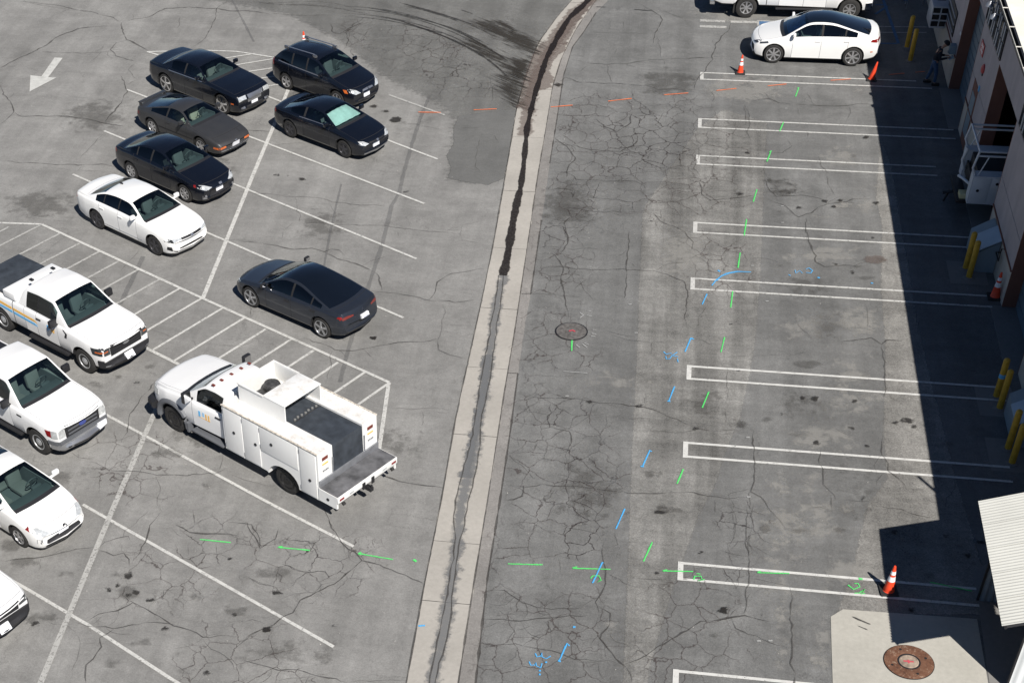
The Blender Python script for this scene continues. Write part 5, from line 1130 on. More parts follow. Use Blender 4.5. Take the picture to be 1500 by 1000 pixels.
# --- 6 white saloon
c = car('parked_car', dict(L=4.88, W=1.835, H=1.48, wb=2.80, fo=.92, r=.335, rimr=.24, paint='pearl', rim='darkalloy', wstyle='five',
    hood=[(0, .60), (.05, .76), (.3, .88), (.9, .98)], cowl=(1.30, 1.04), rf=2.10, rr=3.35, rb=(4.12, 1.12), tail=[(4.6, 1.11), (4.82, 1.06), (4.88, .66)], belt=[(0, .72), (.4, .84), (1.3, .96), (3.8, 1.02), (4.88, 1.0)], rrz=1.42,
    pillars=[(1.64, 2.55, 1), (2.60, 3.28, 1), (3.33, 3.72, 1)], seams=[1.60, 2.57, 3.52], hs=.20, trunk=4.22, handles=[2.45, 3.35], seat2=3.2, cf=.19, tum=.20, allprivacy=True),
    'white saloon with dark grille bar and dark spoked wheels, beside the hatched strip', GP)
for sd in (1, -1):
    decal(c, 'headlight', [(sd * .42, .60), (sd * .84, .63), (sd * .86, .76), (sd * .44, .72)], 'front', mat='lens', off=.012)
    decal(c, 'headlight_trim', [(sd * .72, .62), (sd * .86, .64), (sd * .87, .77), (sd * .74, .73)], 'front', mat='darklens', off=.016)
    decal(c, 'air_intake', [(sd * .62, .28), (sd * .84, .36), (sd * .84, .48), (sd * .78, .48), (sd * .76, .36), (sd * .60, .31)], 'front', mat='gap', off=.01)
    decal(c, 'tail_light', rect(*sorted((sd * .5, sd * .86)), .84, 1.0), 'rear', mat='red'); decal(c, 'tail_light', rect(c.x0 - 4.82, c.x0 - 4.68, .84, 1.0), 'side', sd, mat='red')
    decal(c, 'side_moulding', rect(c.x0 - 3.42, c.x0 - 1.50, .335, .352), 'side', sd, mat='silver', off=.006)
decal(c, 'grille', [(-.42, .60), (.42, .60), (.44, .72), (-.44, .72)], 'front', mat='plastic', off=.014); decal(c, 'badge', [(.065 * math.cos(a), .665 + .065 * math.sin(a)) for a in [i * .628 for i in range(10)]], 'front', mat='silver', off=.03)
decal(c, 'lower_grille', [(-.56, .30), (.56, .30), (.50, .38), (-.50, .38)], 'front', mat='gap', off=.01)
bm = bmesh.new(); bx(bm, c.x0 - 3.32, c.x0 - 3.18, -.02, .02, 1.43, 1.48, .012); bmobj('roof_antenna', bm, M['plastic'], c.root, True)
place(c, HD, at(231, 374), at(141.4, 335.8), 'R')
# --- 7 slate electric saloon, seen from behind
c = car('parked_car', dict(L=4.69, W=1.85, H=1.443, wb=2.875, fo=.84, r=.335, rimr=.25, paint='slate', rim='silver', wstyle='five',
    hood=[(0, .54), (.05, .68), (.3, .78), (.8, .88)], cowl=(1.12, .95), rf=2.05, rr=2.80, rb=(4.16, 1.07), tail=[(4.50, 1.05), (4.62, 1.00), (4.69, .62)], belt=[(0, .64), (.4, .76), (1.2, .90), (3.6, .97), (4.69, .96)], rrz=1.425, glassroof=True,
    pillars=[(1.48, 2.52, 1), (2.60, 3.40, 1), (3.46, 3.86, 1)], seams=[1.42, 2.56, 3.60], hs=.24, trunk=4.24, handles=[2.40, 3.42], seat2=3.1, cf=.20, cr=.22, tum=.20, allprivacy=True, rearglass='darkglass', handlemat='plastic', mirmat='plastic'),
    'slate blue saloon with an all-glass roof, parked nose-in with its tail towards the gutter', None)
for sd in (1, -1):
    decal(c, 'headlight', [(sd * .46, .60), (sd * .82, .66), (sd * .86, .74), (sd * .60, .68)], 'front', mat='lens', off=.012)
    decal(c, 'tail_light', [(sd * .40, .87), (sd * .60, .85), (sd * .84, .81), (sd * .86, .89), (sd * .60, .92), (sd * .40, .91)], 'rear', mat='redbrown', off=.012)
    decal(c, 'tail_light', [(c.x0 - 4.56, .82), (c.x0 - 4.32, .88), (c.x0 - 4.36, .93), (c.x0 - 4.56, .93)], 'side', sd, mat='red', off=.01)
decal(c, 'rear_diffuser', [(-.72, .26), (.72, .26), (.66, .36), (-.66, .36)], 'rear', mat='gap', off=.006)
decal(c, 'badge', rect(-.035, .035, .90, .96), 'rear', mat='chrome', off=.012)
platef(c, .72, view='rear', off=.06); place(c, R_(149.6), at(364.8, 449.6), at(474.4, 496), 'L')
# --- 13 white electric crossover with blue shade
c = car('parked_car', dict(L=4.75, W=1.92, H=1.624, wb=2.89, fo=.86, r=.36, rimr=.26, paint='pearl', rim='alloy', wstyle='seven',
    hood=[(0, .62), (.05, .78), (.3, .88), (.8, 1.0)], cowl=(1.10, 1.08), rf=1.98, rr=2.95, rb=(4.38, 1.22), tail=[(4.60, 1.20), (4.68, 1.12), (4.75, .70)], belt=[(0, .74), (.4, .86), (1.2, 1.02), (3.4, 1.10), (4.75, 1.10)], rrz=1.60, glassroof=True,
    pillars=[(1.44, 2.50, 1), (2.58, 3.42, 1), (3.48, 3.92, 1)], seams=[1.40, 2.54, 3.62], hs=.24, handles=[2.40, 3.45], seat2=3.1, cf=.20, cr=.20, tum=.19, rearglass='darkglass', privacy=True, clad=True),
    'white crossover with black glass roof and blue windscreen shade, between two cones by the building')
for sd in (1, -1):
    decal(c, 'headlight', [(sd * .50, .72), (sd * .80, .74), (sd * .88, .86), (sd * .66, .82)], 'front', mat='darklens', off=.012)
    decal(c, 'headlight', [(c.x0 - .62, .80), (c.x0 - .30, .74), (c.x0 - .30, .80), (c.x0 - .60, .86)], 'side', sd, mat='darklens', off=.01)
    decal(c, 'tail_light', [(c.x0 - 4.66, .92), (c.x0 - 4.30, .98), (c.x0 - 4.36, 1.06), (c.x0 - 4.66, 1.08)], 'side', sd, mat='red', off=.01)
    decal(c, 'tail_light', rect(*sorted((sd * .40, sd * .88)), .95, 1.04), 'rear', mat='red')
    decal(c, 'marker_light', rect(c.x0 - 4.45, c.x0 - 4.36, .56, .60), 'side', sd, mat='amber')
decal(c, 'lower_grille', rect(-.6, .6, .30, .42), 'front', mat='gap'); platef(c, .54)
v_, f_ = shade(c, 'blueshade'); o = meshobj('sunshade', v_, f_, M['blueshade'], c.root)
place(c, R_(179.6), at(1133.7, 93.6), at(1243, 98), 'L', k=(.98, .96, .93))
# --- 10 white liftback with wedge nose
c = car('parked_car', dict(L=4.48, W=1.745, H=1.49, wb=2.70, fo=.92, r=.315, rimr=.205, paint='pearl', rim='alloy', wstyle='five', mirmat='pearl',
    hood=[(0, .60), (.05, .72), (.3, .86), (.6, .96)], cowl=(.95, 1.06), rf=2.05, rr=2.7, rb=(4.25, 1.12), tail=[(4.36, 1.06), (4.48, .68)], belt=[(0, .68), (.4, .82), (1.0, .95), (3.6, 1.04), (4.48, 1.04)], rrz=1.46,
    pillars=[(1.40, 1.62, 1), (1.70, 2.45, 1), (2.53, 3.25, 1)], seams=[1.50, 2.49, 3.4], hs=.22, handles=[2.35, 3.2], seat2=3.0, cf=.22, tum=.20, seat='seatgrey'),
    'white wedge-nosed liftback with five-spoke alloys, below the older white pickup', GP)
for sd in (1, -1):
    decal(c, 'headlight', [(sd * .42, .66), (sd * .62, .62), (sd * .82, .74), (sd * .84, .88), (sd * .66, .82)], 'front', mat='lens', off=.012)
    decal(c, 'marker_light', [(c.x0 - .56, .76), (c.x0 - .42, .72), (c.x0 - .50, .86)], 'side', sd, mat='red')
    decal(c, 'fog_light', rect(*sorted((sd * .66, sd * .76)), .40, .54), 'front', mat='silver')
decal(c, 'grille_bar', [(-.38, .60), (.38, .60), (.40, .625), (-.40, .625)], 'front', mat='darkalloy', off=.012); decal(c, 'badge', [(.06 * math.cos(a), .66 + .045 * math.sin(a)) for a in [i * .628 for i in range(10)]], 'front', mat='darkalloy', off=.03)
decal(c, 'lower_grille', [(-.62, .26), (.62, .26), (.52, .44), (-.52, .44)], 'front', mat='plastic', off=.010); platef(c, .50)
place(c, R_(-31.4), at(32.3, 802), None, 'R')
# --- pickups
def pickup(S, label, group, flare=False):
    B = dict(H=1.94, r=.40, rimr=.235, tw=.27, arch=.475, paint='truck_white', rim='steelrim', wstyle='steel', cf=.20, cr=.03, tum=.17, smw=.035, mirmat='plastic', rsm=.05, mirsz=(.10, .24, .22), rearglass='privacy', handlemat='plastic', clad=True, tumk=1.05,
        plan=[(0, .84), (.05, .90), (.25, .955), (.6, 1.), (S['L'] - .3, 1.), (S['L'], .97)], bot=[(0, .48), (.06, .34), (.35, .34), (1.6, .42), (S['L'] - .3, .50), (S['L'], .60)])
    B.update(S); return car('parked_truck', B, label, group, 'pickup truck')
GT = 'white pickup trucks parked at the left edge'
c = pickup(dict(L=5.89, W=2.03, H=1.96, wb=3.69, fo=.95, hood=[(0, 1.07), (.04, 1.15), (.2, 1.20), (.9, 1.26)], cowl=(1.50, 1.32), rf=2.20, rr=3.50, rb=(3.72, 1.38), tail=[(5.82, 1.36), (5.89, 1.30)], belt=[(0, 1.05), (.3, 1.14), (1.5, 1.24), (5.89, 1.34)],
    pillars=[(1.95, 2.80, 1), (2.86, 3.36, 1)], seams=[1.86, 2.90, 3.44], hs=.16, bed=(3.98, 5.80), handles=[2.78], mirz=1.25, mirs=1.98, mirsz=(.12, .26, .24), seat2=None),
    'white pickup with orange and blue side stripes and black bed cover, at the left edge', GT)
for sd in (1, -1):
    X = c.x0
    for z0, mt in ((1.03, 'orangestripe'), (.90, 'bluestripe')):
        decal(c, 'side_stripe', [(X - 5.7, z0 + .10), (X - 4.0, z0 - .0), (X - 4.0, z0 + .085), (X - 5.7, z0 + .185)], 'side', sd, mat=mt, off=.004, depth=.002)
        decal(c, 'side_stripe', [(X - 3.94, z0 - .0), (X - 2.98, z0 - .045), (X - 2.86, z0 - .045), (X - 2.98, z0 + .03), (X - 3.94, z0 + .085)], 'side', sd, mat=mt, off=.004, depth=.002)
    def glyph(polys, x, z, k, mt, mirror):
        for pl in polys: decal(c, 'door_emblem', [(x + (p[0] if not mirror else -p[0]) * k, z + p[1] * k) for p in pl], 'side', sd, mat=mt, off=.007, depth=.002, step=.2)
    PP = [[(0, 0), (.22, 0), (.22, 1), (0, 1)], [(.22, .8), (.7, .8), (.7, 1), (.22, 1)], [(.5, .55), (.7, .55), (.7, .8), (.5, .8)], [(.22, .4), (.7, .4), (.7, .55), (.22, .55)]]
    WW = [[(.8, .9), (1., .9), (1.1, .1), (.95, .1)], [(1.0, .1), (1.15, .1), (1.3, .7), (1.2, .7)], [(1.2, .7), (1.3, .7), (1.45, .1), (1.32, .1)], [(1.4, .1), (1.55, .1), (1.75, .9), (1.55, .9)]]
    glyph(PP, X - 2.42 if sd < 0 else X - 2.05, .90, .2, 'bluestripe', sd > 0); glyph(WW, X - 2.42 if sd < 0 else X - 2.05, .90, .2, 'orangestripe', sd > 0)
    decal(c, 'headlight', [(sd * .62, .80), (sd * .96, .84), (sd * .96, 1.08), (sd * .64, 1.10)], 'front', mat='darklens', off=.012)
    decal(c, 'turn_signal', [(sd * .70, .92), (sd * .90, .93), (sd * .90, .96), (sd * .70, .955)], 'front', mat='amber', off=.018)
    decal(c, 'headlight', [(X - .50, .84), (X - .10, .82), (X - .10, 1.08), (X - .56, 1.04)], 'side', sd, mat='darklens', off=.01)
    decal(c, 'turn_signal', rect(X - .40, X - .20, .92, .95), 'side', sd, mat='amber', off=.016)
    decal(c, 'fender_vent', [(X - 1.66, .96), (X - 1.56, .96), (X - 1.52, 1.12), (X - 1.66, 1.20), (X - 1.72, 1.20), (X - 1.60, 1.10)], 'side', sd, mat='plastic', off=.006)
    decal(c, 'front_bumper', rect(X - .34, X - .02, .34, .66), 'side', sd, mat='plastic', off=.03)
    bm = bmesh.new(); bx(bm, X - 3.3, X - 1.55, sd * 1.0 - .09, sd * 1.0 + .09, .36, .46, .04); bmobj('running_board', bm, M['plastic'], c.root, True)
decal(c, 'grille', [(-.60, .72), (.60, .72), (.62, 1.12), (-.62, 1.12)], 'front', mat='plastic', off=.012)
for z in (.80, .90, 1.0):
    for y in (-.52, -.17, .17): decal(c, 'grille_slat', rect(y, y + .33, z - .012, z + .012), 'front', mat='darkalloy', off=.024, step=.5)
decal(c, 'badge', [(.12 * math.cos(a), .93 + .055 * math.sin(a)) for a in [i * .524 for i in range(12)]], 'front', mat='silver', off=.036)
decal(c, 'front_bumper', [(-.96, .36), (.96, .36), (.96, .62), (-.96, .62)], 'front', mat='plastic', off=.05)
decal(c, 'lower_grille', rect(-.3, .3, .40, .52), 'front', mat='gap', off=.055); platef(c, .54, off=.075)
for sd in (1, -1): decal(c, 'fog_light', rect(*sorted((sd * .62, sd * .86)), .46, .50), 'front', mat='silver', off=.058)
# crossbed tool box
bm = bmesh.new(); bx(bm, c.x0 - 4.33, c.x0 - 3.80, -.98, .98, 1.36, 1.60, .03); o = bmobj('tool_box', bm, M['truck_white'], c.root, True)
for y in (-.42, .42):
    bm = bmesh.new(); bx(bm, c.x0 - 3.62, c.x0 - 3.48, y - .05, y + .05, 1.93, 1.975, .01); bmobj('roof_marker', bm, M['plastic'], c.root)
bm = bmesh.new(); bx(bm, c.x0 - 5.82, c.x0 - 4.34, -.90, .90, 1.36, 1.43, .02); bmobj('bed_cover', bm, M['tarp'], c.root, True)
place(c, R_(-30.8), at(130, 547), at(5, 484), 'R', k=(.97, .95, .93))
# older pickup
c = pickup(dict(L=5.89, W=2.01, H=1.94, wb=3.68, fo=.95, hood=[(0, 1.09), (.04, 1.15), (.2, 1.18), (.9, 1.24)], cowl=(1.46, 1.29), rf=2.15, rr=3.50, rb=(3.72, 1.36), tail=[(5.82, 1.34), (5.89, 1.30)], belt=[(0, 1.07), (.3, 1.12), (1.5, 1.21), (5.89, 1.30)],
    pillars=[(1.92, 2.80, 1), (2.86, 3.36, 1)], seams=[1.84, 2.90, 3.44], hs=.14, bed=(3.98, 5.80), handles=[2.78], mirz=1.22, mirs=1.95, mirsz=(.12, .26, .24), seat='seatgrey'),
    'older white pickup with dark grille and chrome bumper corners, below the striped pickup', GT)
X = c.x0
for sd in (1, -1):
    decal(c, 'headlight', [(sd * .62, .78), (sd * .94, .80), (sd * .94, 1.04), (sd * .64, 1.06)], 'front', mat='lens', off=.012)
    decal(c, 'headlight', rect(X - .36, X - .06, .80, 1.04), 'side', sd, mat='lens', off=.01)
    decal(c, 'marker_light', [(X - .48, .84), (X - .34, .82), (X - .34, 1.02), (X - .54, 1.02)], 'side', sd, mat='red', off=.012)
    decal(c, 'front_bumper', rect(X - .40, X - .16, .36, .58), 'side', sd, mat='silver', off=.03); decal(c, 'bumper_pad', rect(X - .48, X - .02, .60, .70), 'side', sd, mat='greyplastic', off=.034)
    decal(c, 'fender_badge', rect(X - 1.66, X - 1.46, 1.02, 1.07), 'side', sd, mat='plastic', off=.006)
    decal(c, 'air_intake', [(sd * .60 + .06 * math.cos(a), .46 + .05 * math.sin(a)) for a in [i * .785 for i in range(8)]], 'front', mat='gap', off=.056)
    bm = bmesh.new(); bx(bm, X - 3.3, X - 1.55, sd * .99 - .08, sd * .99 + .08, .38, .46, .03); bmobj('running_board', bm, M['plastic'], c.root, True)
decal(c, 'grille', [(-.60, .72), (.60, .72), (.62, 1.13), (-.62, 1.13)], 'front', mat='plastic', off=.02)
for z in (.80, .92, 1.04): decal(c, 'grille_slat', rect(-.52, .52, z - .025, z + .02), 'front', mat='greyplastic', off=.034, step=.3)
decal(c, 'badge', [(.13 * math.cos(a), .91 + .055 * math.sin(a)) for a in [i * .524 for i in range(12)]], 'front', mat='plateblue', off=.046)
decal(c, 'front_bumper', [(-.94, .36), (.94, .36), (.94, .60), (-.94, .60)], 'front', mat='silver', off=.045)
decal(c, 'bumper_pad', rect(-.96, .96, .60, .70), 'front', mat='greyplastic', off=.05); decal(c, 'lower_grille', rect(-.46, .46, .38, .50), 'front', mat='plastic', off=.05); platef(c, .54, .62, off=.075)
place(c, R_(-30.8), at(62, 666), None, 'R', k=(.97, .95, .93))
# truck at the bottom left, only the nose in view
c = pickup(dict(L=5.30, W=1.98, H=1.80, wb=3.0, fo=.92, hood=[(0, .90), (.04, 1.02), (.2, 1.08), (.9, 1.15)], cowl=(1.42, 1.20), rf=2.1, rr=4.5, rb=(4.9, 1.2), tail=[(5.2, 1.16), (5.3, .9)], belt=[(0, .96), (.3, 1.04), (1.5, 1.12), (5.3, 1.16)],
    pillars=[(1.85, 2.7, 1), (2.8, 3.6, 1), (3.7, 4.3, 1)], seams=[1.75, 2.75, 3.75], hs=.14, mirmat='truck_white', rim='alloy', wstyle='five', mirz=1.15, mirs=1.9, seat2=3.4),
    'white patrol-style truck nose with black bumper and white plate, bottom left corner', GT)
X = c.x0
for sd in (1, -1):
    decal(c, 'headlight', [(sd * .60, .78), (sd * .92, .82), (sd * .92, .98), (sd * .62, .96)], 'front', mat='darklens', off=.012); decal(c, 'headlight', rect(X - .40, X - .14, .80, .98), 'side', sd, mat='lens', off=.01)
    decal(c, 'front_bumper', rect(X - .40, X - .02, .34, .74), 'side', sd, mat='plastic', off=.03)
decal(c, 'grille', [(-.56, .72), (.56, .72), (.58, .98), (-.58, .98)], 'front', mat='plastic', off=.02)
decal(c, 'badge', [(.12 * math.cos(a), .84 + .05 * math.sin(a)) for a in [i * .524 for i in range(12)]], 'front', mat='silver', off=.036)
decal(c, 'front_bumper', [(-.95, .36), (.95, .36), (.95, .68), (-.95, .68)], 'front', mat='plastic', off=.05); platef(c, .54, off=.075)
suv = c; place(c, R_(-31.2), at(-66, 952), None, 'R')
# heavy pickup at the top, nose to the building
c = pickup(dict(L=6.35, W=2.08, H=2.03, wb=4.04, fo=1.0, r=.42, rimr=.245, rim='alloy', wstyle='seven', arch=.50, hood=[(0, 1.05), (.04, 1.22), (.2, 1.30), (.9, 1.36)], cowl=(1.5, 1.40), rf=2.2, rr=3.85, rb=(4.05, 1.45), tail=[(6.28, 1.43), (6.35, 1.36)], belt=[(0, 1.12), (.3, 1.24), (1.5, 1.32), (6.35, 1.40)],
    pillars=[(1.95, 2.8, 1), (2.88, 3.7, 1)], seams=[1.86, 2.84, 3.80], hs=.14, bed=(4.30, 6.25), handles=[2.70, 3.62], mirz=1.36, mirs=2.0, mirsz=(.14, .34, .30), seat2=3.3),
    'white crew cab pickup with a light blue stripe, behind the white crossover by the building', None)
X = c.x0
for sd in (1, -1):
    decal(c, 'side_stripe', [(X - 6.2, .97), (X - 4.35, .93), (X - 4.35, 1.05), (X - 6.2, 1.10)], 'side', sd, mat='bluestripe', off=.004, depth=.002)
    decal(c, 'side_stripe', [(X - 4.25, .93), (X - 3.1, .88), (X - 2.98, .88), (X - 3.1, .96), (X - 4.25, 1.05)], 'side', sd, mat='bluestripe', off=.004, depth=.002)
    decal(c, 'door_emblem', rect(X - 2.62, X - 2.50, .92, 1.08), 'side', sd, mat='orangestripe', off=.005); decal(c, 'door_emblem', rect(X - 2.48, X - 2.36, .92, 1.08), 'side', sd, mat='bluestripe', off=.005); decal(c, 'door_emblem', rect(X - 2.34, X - 2.2, .95, 1.08), 'side', sd, mat='orangestripe', off=.005)
    decal(c, 'front_bumper', rect(X - .40, X - .02, .40, .70), 'side', sd, mat='chrome', off=.03); decal(c, 'headlight', rect(X - .38, X - .10, .84, 1.06), 'side', sd, mat='darklens', off=.01)
    decal(c, 'fuel_door', rect(X - 4.75, X - 4.58, .98, 1.14), 'side', sd, mat='truck_white', off=.012)
    bm = bmesh.new(); bx(bm, X - 3.9, X - 1.65, sd * 1.02 - .08, sd * 1.02 + .08, .40, .47, .03); bmobj('running_board', bm, M['plastic'], c.root, True)
    bm = bmesh.new(); bx(bm, X - 5.55, X - 5.50, sd * .92 - .13, sd * .92 + .13, .22, .62); bmobj('mud_flap', bm, M['rubber'], c.root)
bm = bmesh.new(); bx(bm, X - 6.50, X - 6.30, -.98, .98, .52, .70, .03); bmobj('rear_bumper', bm, M['chrome'], c.root, True)
place(c, R_(1.5), at(1243, 30), at(1089, 28.5), 'R')
# ------------------------------------------------------------------ service truck with utility body
M['machine'] = simple('greasy machine grey', (.055, .055, .055), .55, .3, .6, 9)
M['rubbed'] = simple('rubbed rusty white edge', (.55, .50, .43), .6, 0, .5, 14)
M['redbrown'] = simple('dull red lens', (.16, .035, .025), .3)
c = car('service_truck', dict(rsm=.05, tumk=1.05, L=3.05, W=2.06, H=2.00, wb=4.2, fo=.95, r=.405, rimr=.25, tw=.24, arch=.50, paint='truck_white', rim='blackrim', wstyle='steel', cf=.16, cr=.0, tum=.15, smw=.03, mirmat='plastic', mirsz=(.12, .26, .34), rearglass='privacy', clad=True,
    hood=[(0, 1.06), (.04, 1.24), (.2, 1.34), (.8, 1.42)], cowl=(1.38, 1.48), rf=2.08, rr=2.90, rb=(2.99, 1.42), tail=[(3.05, 1.38)], belt=[(0, 1.12), (.3, 1.24), (1.3, 1.36), (3.05, 1.38)], nobackglass=True,
    plan=[(0, .84), (.05, .90), (.25, .95), (.6, .99), (1.3, .97), (3.05, .95)], bot=[(0, .50), (.06, .40), (.35, .40), (1.4, .50), (3.05, .55)],
    pillars=[(1.82, 2.80, 1)], seams=[1.66, 2.86], hs=.14, handles=[2.72], handlemat='plastic', mirz=1.42, mirs=1.72, seatx=2.45),
    'white utility service truck with open top bin and dark covered load on its bed', None, 'service truck')
root = c.root; X = c.x0
for sd in (1, -1):
    decal(c, 'headlight', [(sd * .60, .96), (sd * .92, .98), (sd * .92, 1.20), (sd * .62, 1.22)], 'front', mat='lens', off=.012)
    decal(c, 'headlight', rect(X - .42, X - .14, .96, 1.16), 'side', sd, mat='lens', off=.01)
    for k, (x, w_, mt) in enumerate(((0, .07, 'bluestripe'), (.13, .04, 'bluestripe'), (.24, .05, 'orangestripe'), (.34, .05, 'orangestripe'))):
        decal(c, 'door_emblem', rect(X - 2.30 + (x if sd < 0 else -x) + .25, X - 2.30 + (x if sd < 0 else -x) + .25 + w_, 1.00 + (.06 if k == 1 else 0), 1.18), 'side', sd, mat=mt, off=.006, depth=.002, step=.3)
    decal(c, 'door_emblem', rect(X - 2.40, X - 1.98, .985, .995), 'side', sd, mat='orangestripe', off=.006, depth=.002, step=.3)
    # grey wheel-arch flare
    bm = bmesh.new(); pts = [(X - .95 + .56 * math.cos(R_(a)), sd * 1.0, .42 + .56 * math.sin(R_(a))) for a in range(-8, 189, 12)]
    tube(bm, pts, .085, 8); o = bmobj('wheel_arch_flare', bm, M['greyplastic'], root, True)
    bm = bmesh.new(); bx(bm, X - 1.60, X - 1.52, sd * 1.0 - .10, sd * 1.0 + .08, .30, .60, .01); bmobj('mud_flap', bm, M['greyplastic'], root)
    bm = bmesh.new(); bx(bm, X - 2.95, X - 1.75, sd * .98 - .10, sd * .98 + .13, .44, .50, .02)
    tube(bm, [(X - 2.95, sd * .98, .46), (X - 2.95, sd * .80, .62)], .02, 6); tube(bm, [(X - 1.8, sd * .98, .46), (X - 1.8, sd * .80, .62)], .02, 6)
    bmobj('side_step', bm, M['greyplastic'], root, True)
    bm = bmesh.new(); tube(bm, [(X - 1.75, sd * .72, .52), (X - 2.9, sd * .72, .50)], .16, 10); bmobj('fuel_tank', bm, M['darksteel'], root, True)
decal(c, 'grille', [(-.56, .80), (.56, .80), (.56, 1.20), (-.56, 1.20)], 'front', mat='silver', off=.02)
for z in (.88, .98, 1.08): decal(c, 'grille_slat', rect(-.5, .5, z - .02, z + .02), 'front', mat='gap', off=.034, step=.4)
bm = bmesh.new()
for i in range(13):
    pass
tube(bm, [(X - .28, -1.02, .60), (X - .05, -.94, .60), (X + .06, -.6, .60), (X + .08, 0, .60), (X + .06, .6, .60), (X - .05, .94, .60), (X - .28, 1.02, .60)], .13, 8); bmobj('front_bumper', bm, M['plastic'], root, True)
for y in (-.66, -.36, 0, .36, .66):
    bm = bmesh.new(); bx(bm, X - 2.32 - .06, X - 2.32 + .04, y - .035, y + .035, 1.985, 2.015, .01); bmobj('cab_light', bm, M['redbrown'], root, True)
# chassis
bm = bmesh.new()
for sd in (1, -1): bx(bm, -3.3, 2.6, sd * .42 - .05, sd * .42 + .05, .50, .72)
for x in (-3.2, -1.2, .6): bx(bm, x - .05, x + .05, -.42, .42, .54, .68)
tube(bm, [(-2.1, -.85, .42), (-2.1, .85, .42)], .09, 10); tube(bm, [(2.1, -.85, .42), (2.1, .85, .42)], .07, 10)
bmobj('chassis', bm, M['darksteel'], root)
# inner dual wheels
for sd in (1, -1): add_wheel(root, -2.1, sd * .60, .405, .20, .25, 'steel', 'blackrim')
HB = 1.95; X0, X1 = 0.0, -3.34; YO, YI = 1.10, .56
def side_profile():
    r = .50; pts = [(X0, .50), (X0, HB), (X1, HB), (X1, .46), (-2.1 - .56, .46)]
    for a in range(180, -1, -15): pts.append((-2.1 + .54 * math.cos(R_(a)) , .46 + .44 * math.sin(R_(a))))
    pts.append((-1.5, .50)); return pts
for sd in (1, -1):
    bm = bmesh.new(); pr = side_profile()
    a = [bm.verts.new((x, sd * YO, z)) for x, z in pr]; b_ = [bm.verts.new((x, sd * YI, z)) for x, z in pr]
    bm.faces.new(a); bm.faces.new(b_[::-1])
    for i in range(len(pr)): bm.faces.new((a[i], b_[i], b_[(i + 1) % len(pr)], a[(i + 1) % len(pr)]))
    bmesh.ops.recalc_face_normals(bm, faces=bm.faces)
    comp = bmobj('side_compartment', bm, M['service'], root)
    # doors proud of the compartment, with latch
    for dx0, dx1, z0, z1, lx, lz in ((-.06, -.70, .54, HB - .06, -.40, 1.22), (-.74, -1.32, .54, HB - .06, -1.18, 1.22), (-1.36, -2.66, 1.12, HB - .06, -1.76, 1.50), (-2.74, -3.28, .50, HB - .06, -3.06, 1.00)):
        bm = bmesh.new(); ys_ = sorted((sd * (YO - .002), sd * (YO + .018)))
        if z0 > 1:
            bx(bm, dx1, dx0, ys_[0], ys_[1], z0, z1, .006)
        else: bx(bm, dx1, dx0, ys_[0], ys_[1], z0, z1, .006)
        d_ = bmobj('compartment_door', bm, M['service'], comp, True)
        bm = bmesh.new(); lathe(bm, [(.045, 0), (.045, sd * .016), (.02, sd * .022)], 12, 'Y', M=Matrix.Translation((lx, sd * (YO + .018), lz))); bmobj('latch', bm, M['darksteel'], comp)
        for hz in (z0 + .12, z1 - .12):
            bm = bmesh.new(); tube(bm, [(dx0 + .012, sd * (YO + .012), hz - .06), (dx0 + .012, sd * (YO + .012), hz + .06)], .014, 6); bmobj('hinge', bm, M['steel'], comp)
    bm = bmesh.new(); bx(bm, X1 - .0, X0, sd * YO - .015 if sd > 0 else sd * YO - .03, sd * YO + .03 if sd > 0 else sd * YO + .015, HB - .015, HB + .02, .006); bmobj('top_edge_trim', bm, M['rubbed'], comp)
    # rear light on the back of the compartment and emblem below it
    for nm, z0, z1, mt in (('tail_light', 1.66, 1.75, 'redbrown'), ('rear_emblem', 1.52, 1.555, 'orangestripe')):
        bm = bmesh.new(); bx(bm, X1 - .015, X1 + .002, sd * .84 - .10, sd * .84 + .10, z0, z1); bmobj(nm, bm, M[mt], comp)
    bm = bmesh.new()
    for k in range(4): bx(bm, X1 - .006, X1 + .002, sd * .84 - .11 + k * .055, sd * .84 - .075 + k * .055, 1.30, 1.345)
    bmobj('rear_number', bm, M['greyplastic'], comp)
    bm = bmesh.new(); tube(bm, [(X1 - .02, sd * (YI + .03), .95), (X1 - .03, sd * (YI + .03), 1.60)], .018, 6); bmobj('grab_rail', bm, M['steel'], comp)
bm = bmesh.new(); bx(bm, X1, X0, -YI, YI, .74, .84); bx(bm, X0 - .04, X0, -YI, YI, .8, 1.90); bmobj('bed_floor', bm, M['tray'], root)
bm = bmesh.new(); bx(bm, X1 - .03, X1 + .03, -YI + .0, YI - .0, .84, 1.06, .01); bmobj('tailgate', bm, M['service'], root)
# raised bin behind the cab: open front half, lidded rear half
ZB = 2.48; bm = bmesh.new(); bw = .66
bx(bm, -1.86, -.22, bw - .03, bw, HB - .3, ZB); bx(bm, -1.86, -.22, -bw, -bw + .03, HB - .3, ZB)
bx(bm, -.25, -.22, -bw + .03, bw - .03, 1.2, ZB); bx(bm, -1.13, -1.10, -bw + .03, bw - .03, 1.5, ZB - .002)
bx(bm, -1.10, -.25, -bw + .03, bw - .03, 1.60, 1.64)
bx(bm, -.24, -.20, -bw - .02, bw + .02, ZB - .01, ZB + .03); 
for sd in (1, -1): bx(bm, -1.12, -.24, sd * bw - .025, sd * bw + .025, ZB - .005, ZB + .028)
tb = bmobj('top_bin', bm, M['service'], root)
bm = bmesh.new(); bx(bm, -1.88, -1.11, -bw - .01, bw + .01, ZB + .002, ZB + .03, .008); bmobj('bin_lid', bm, M['service'], root, True)
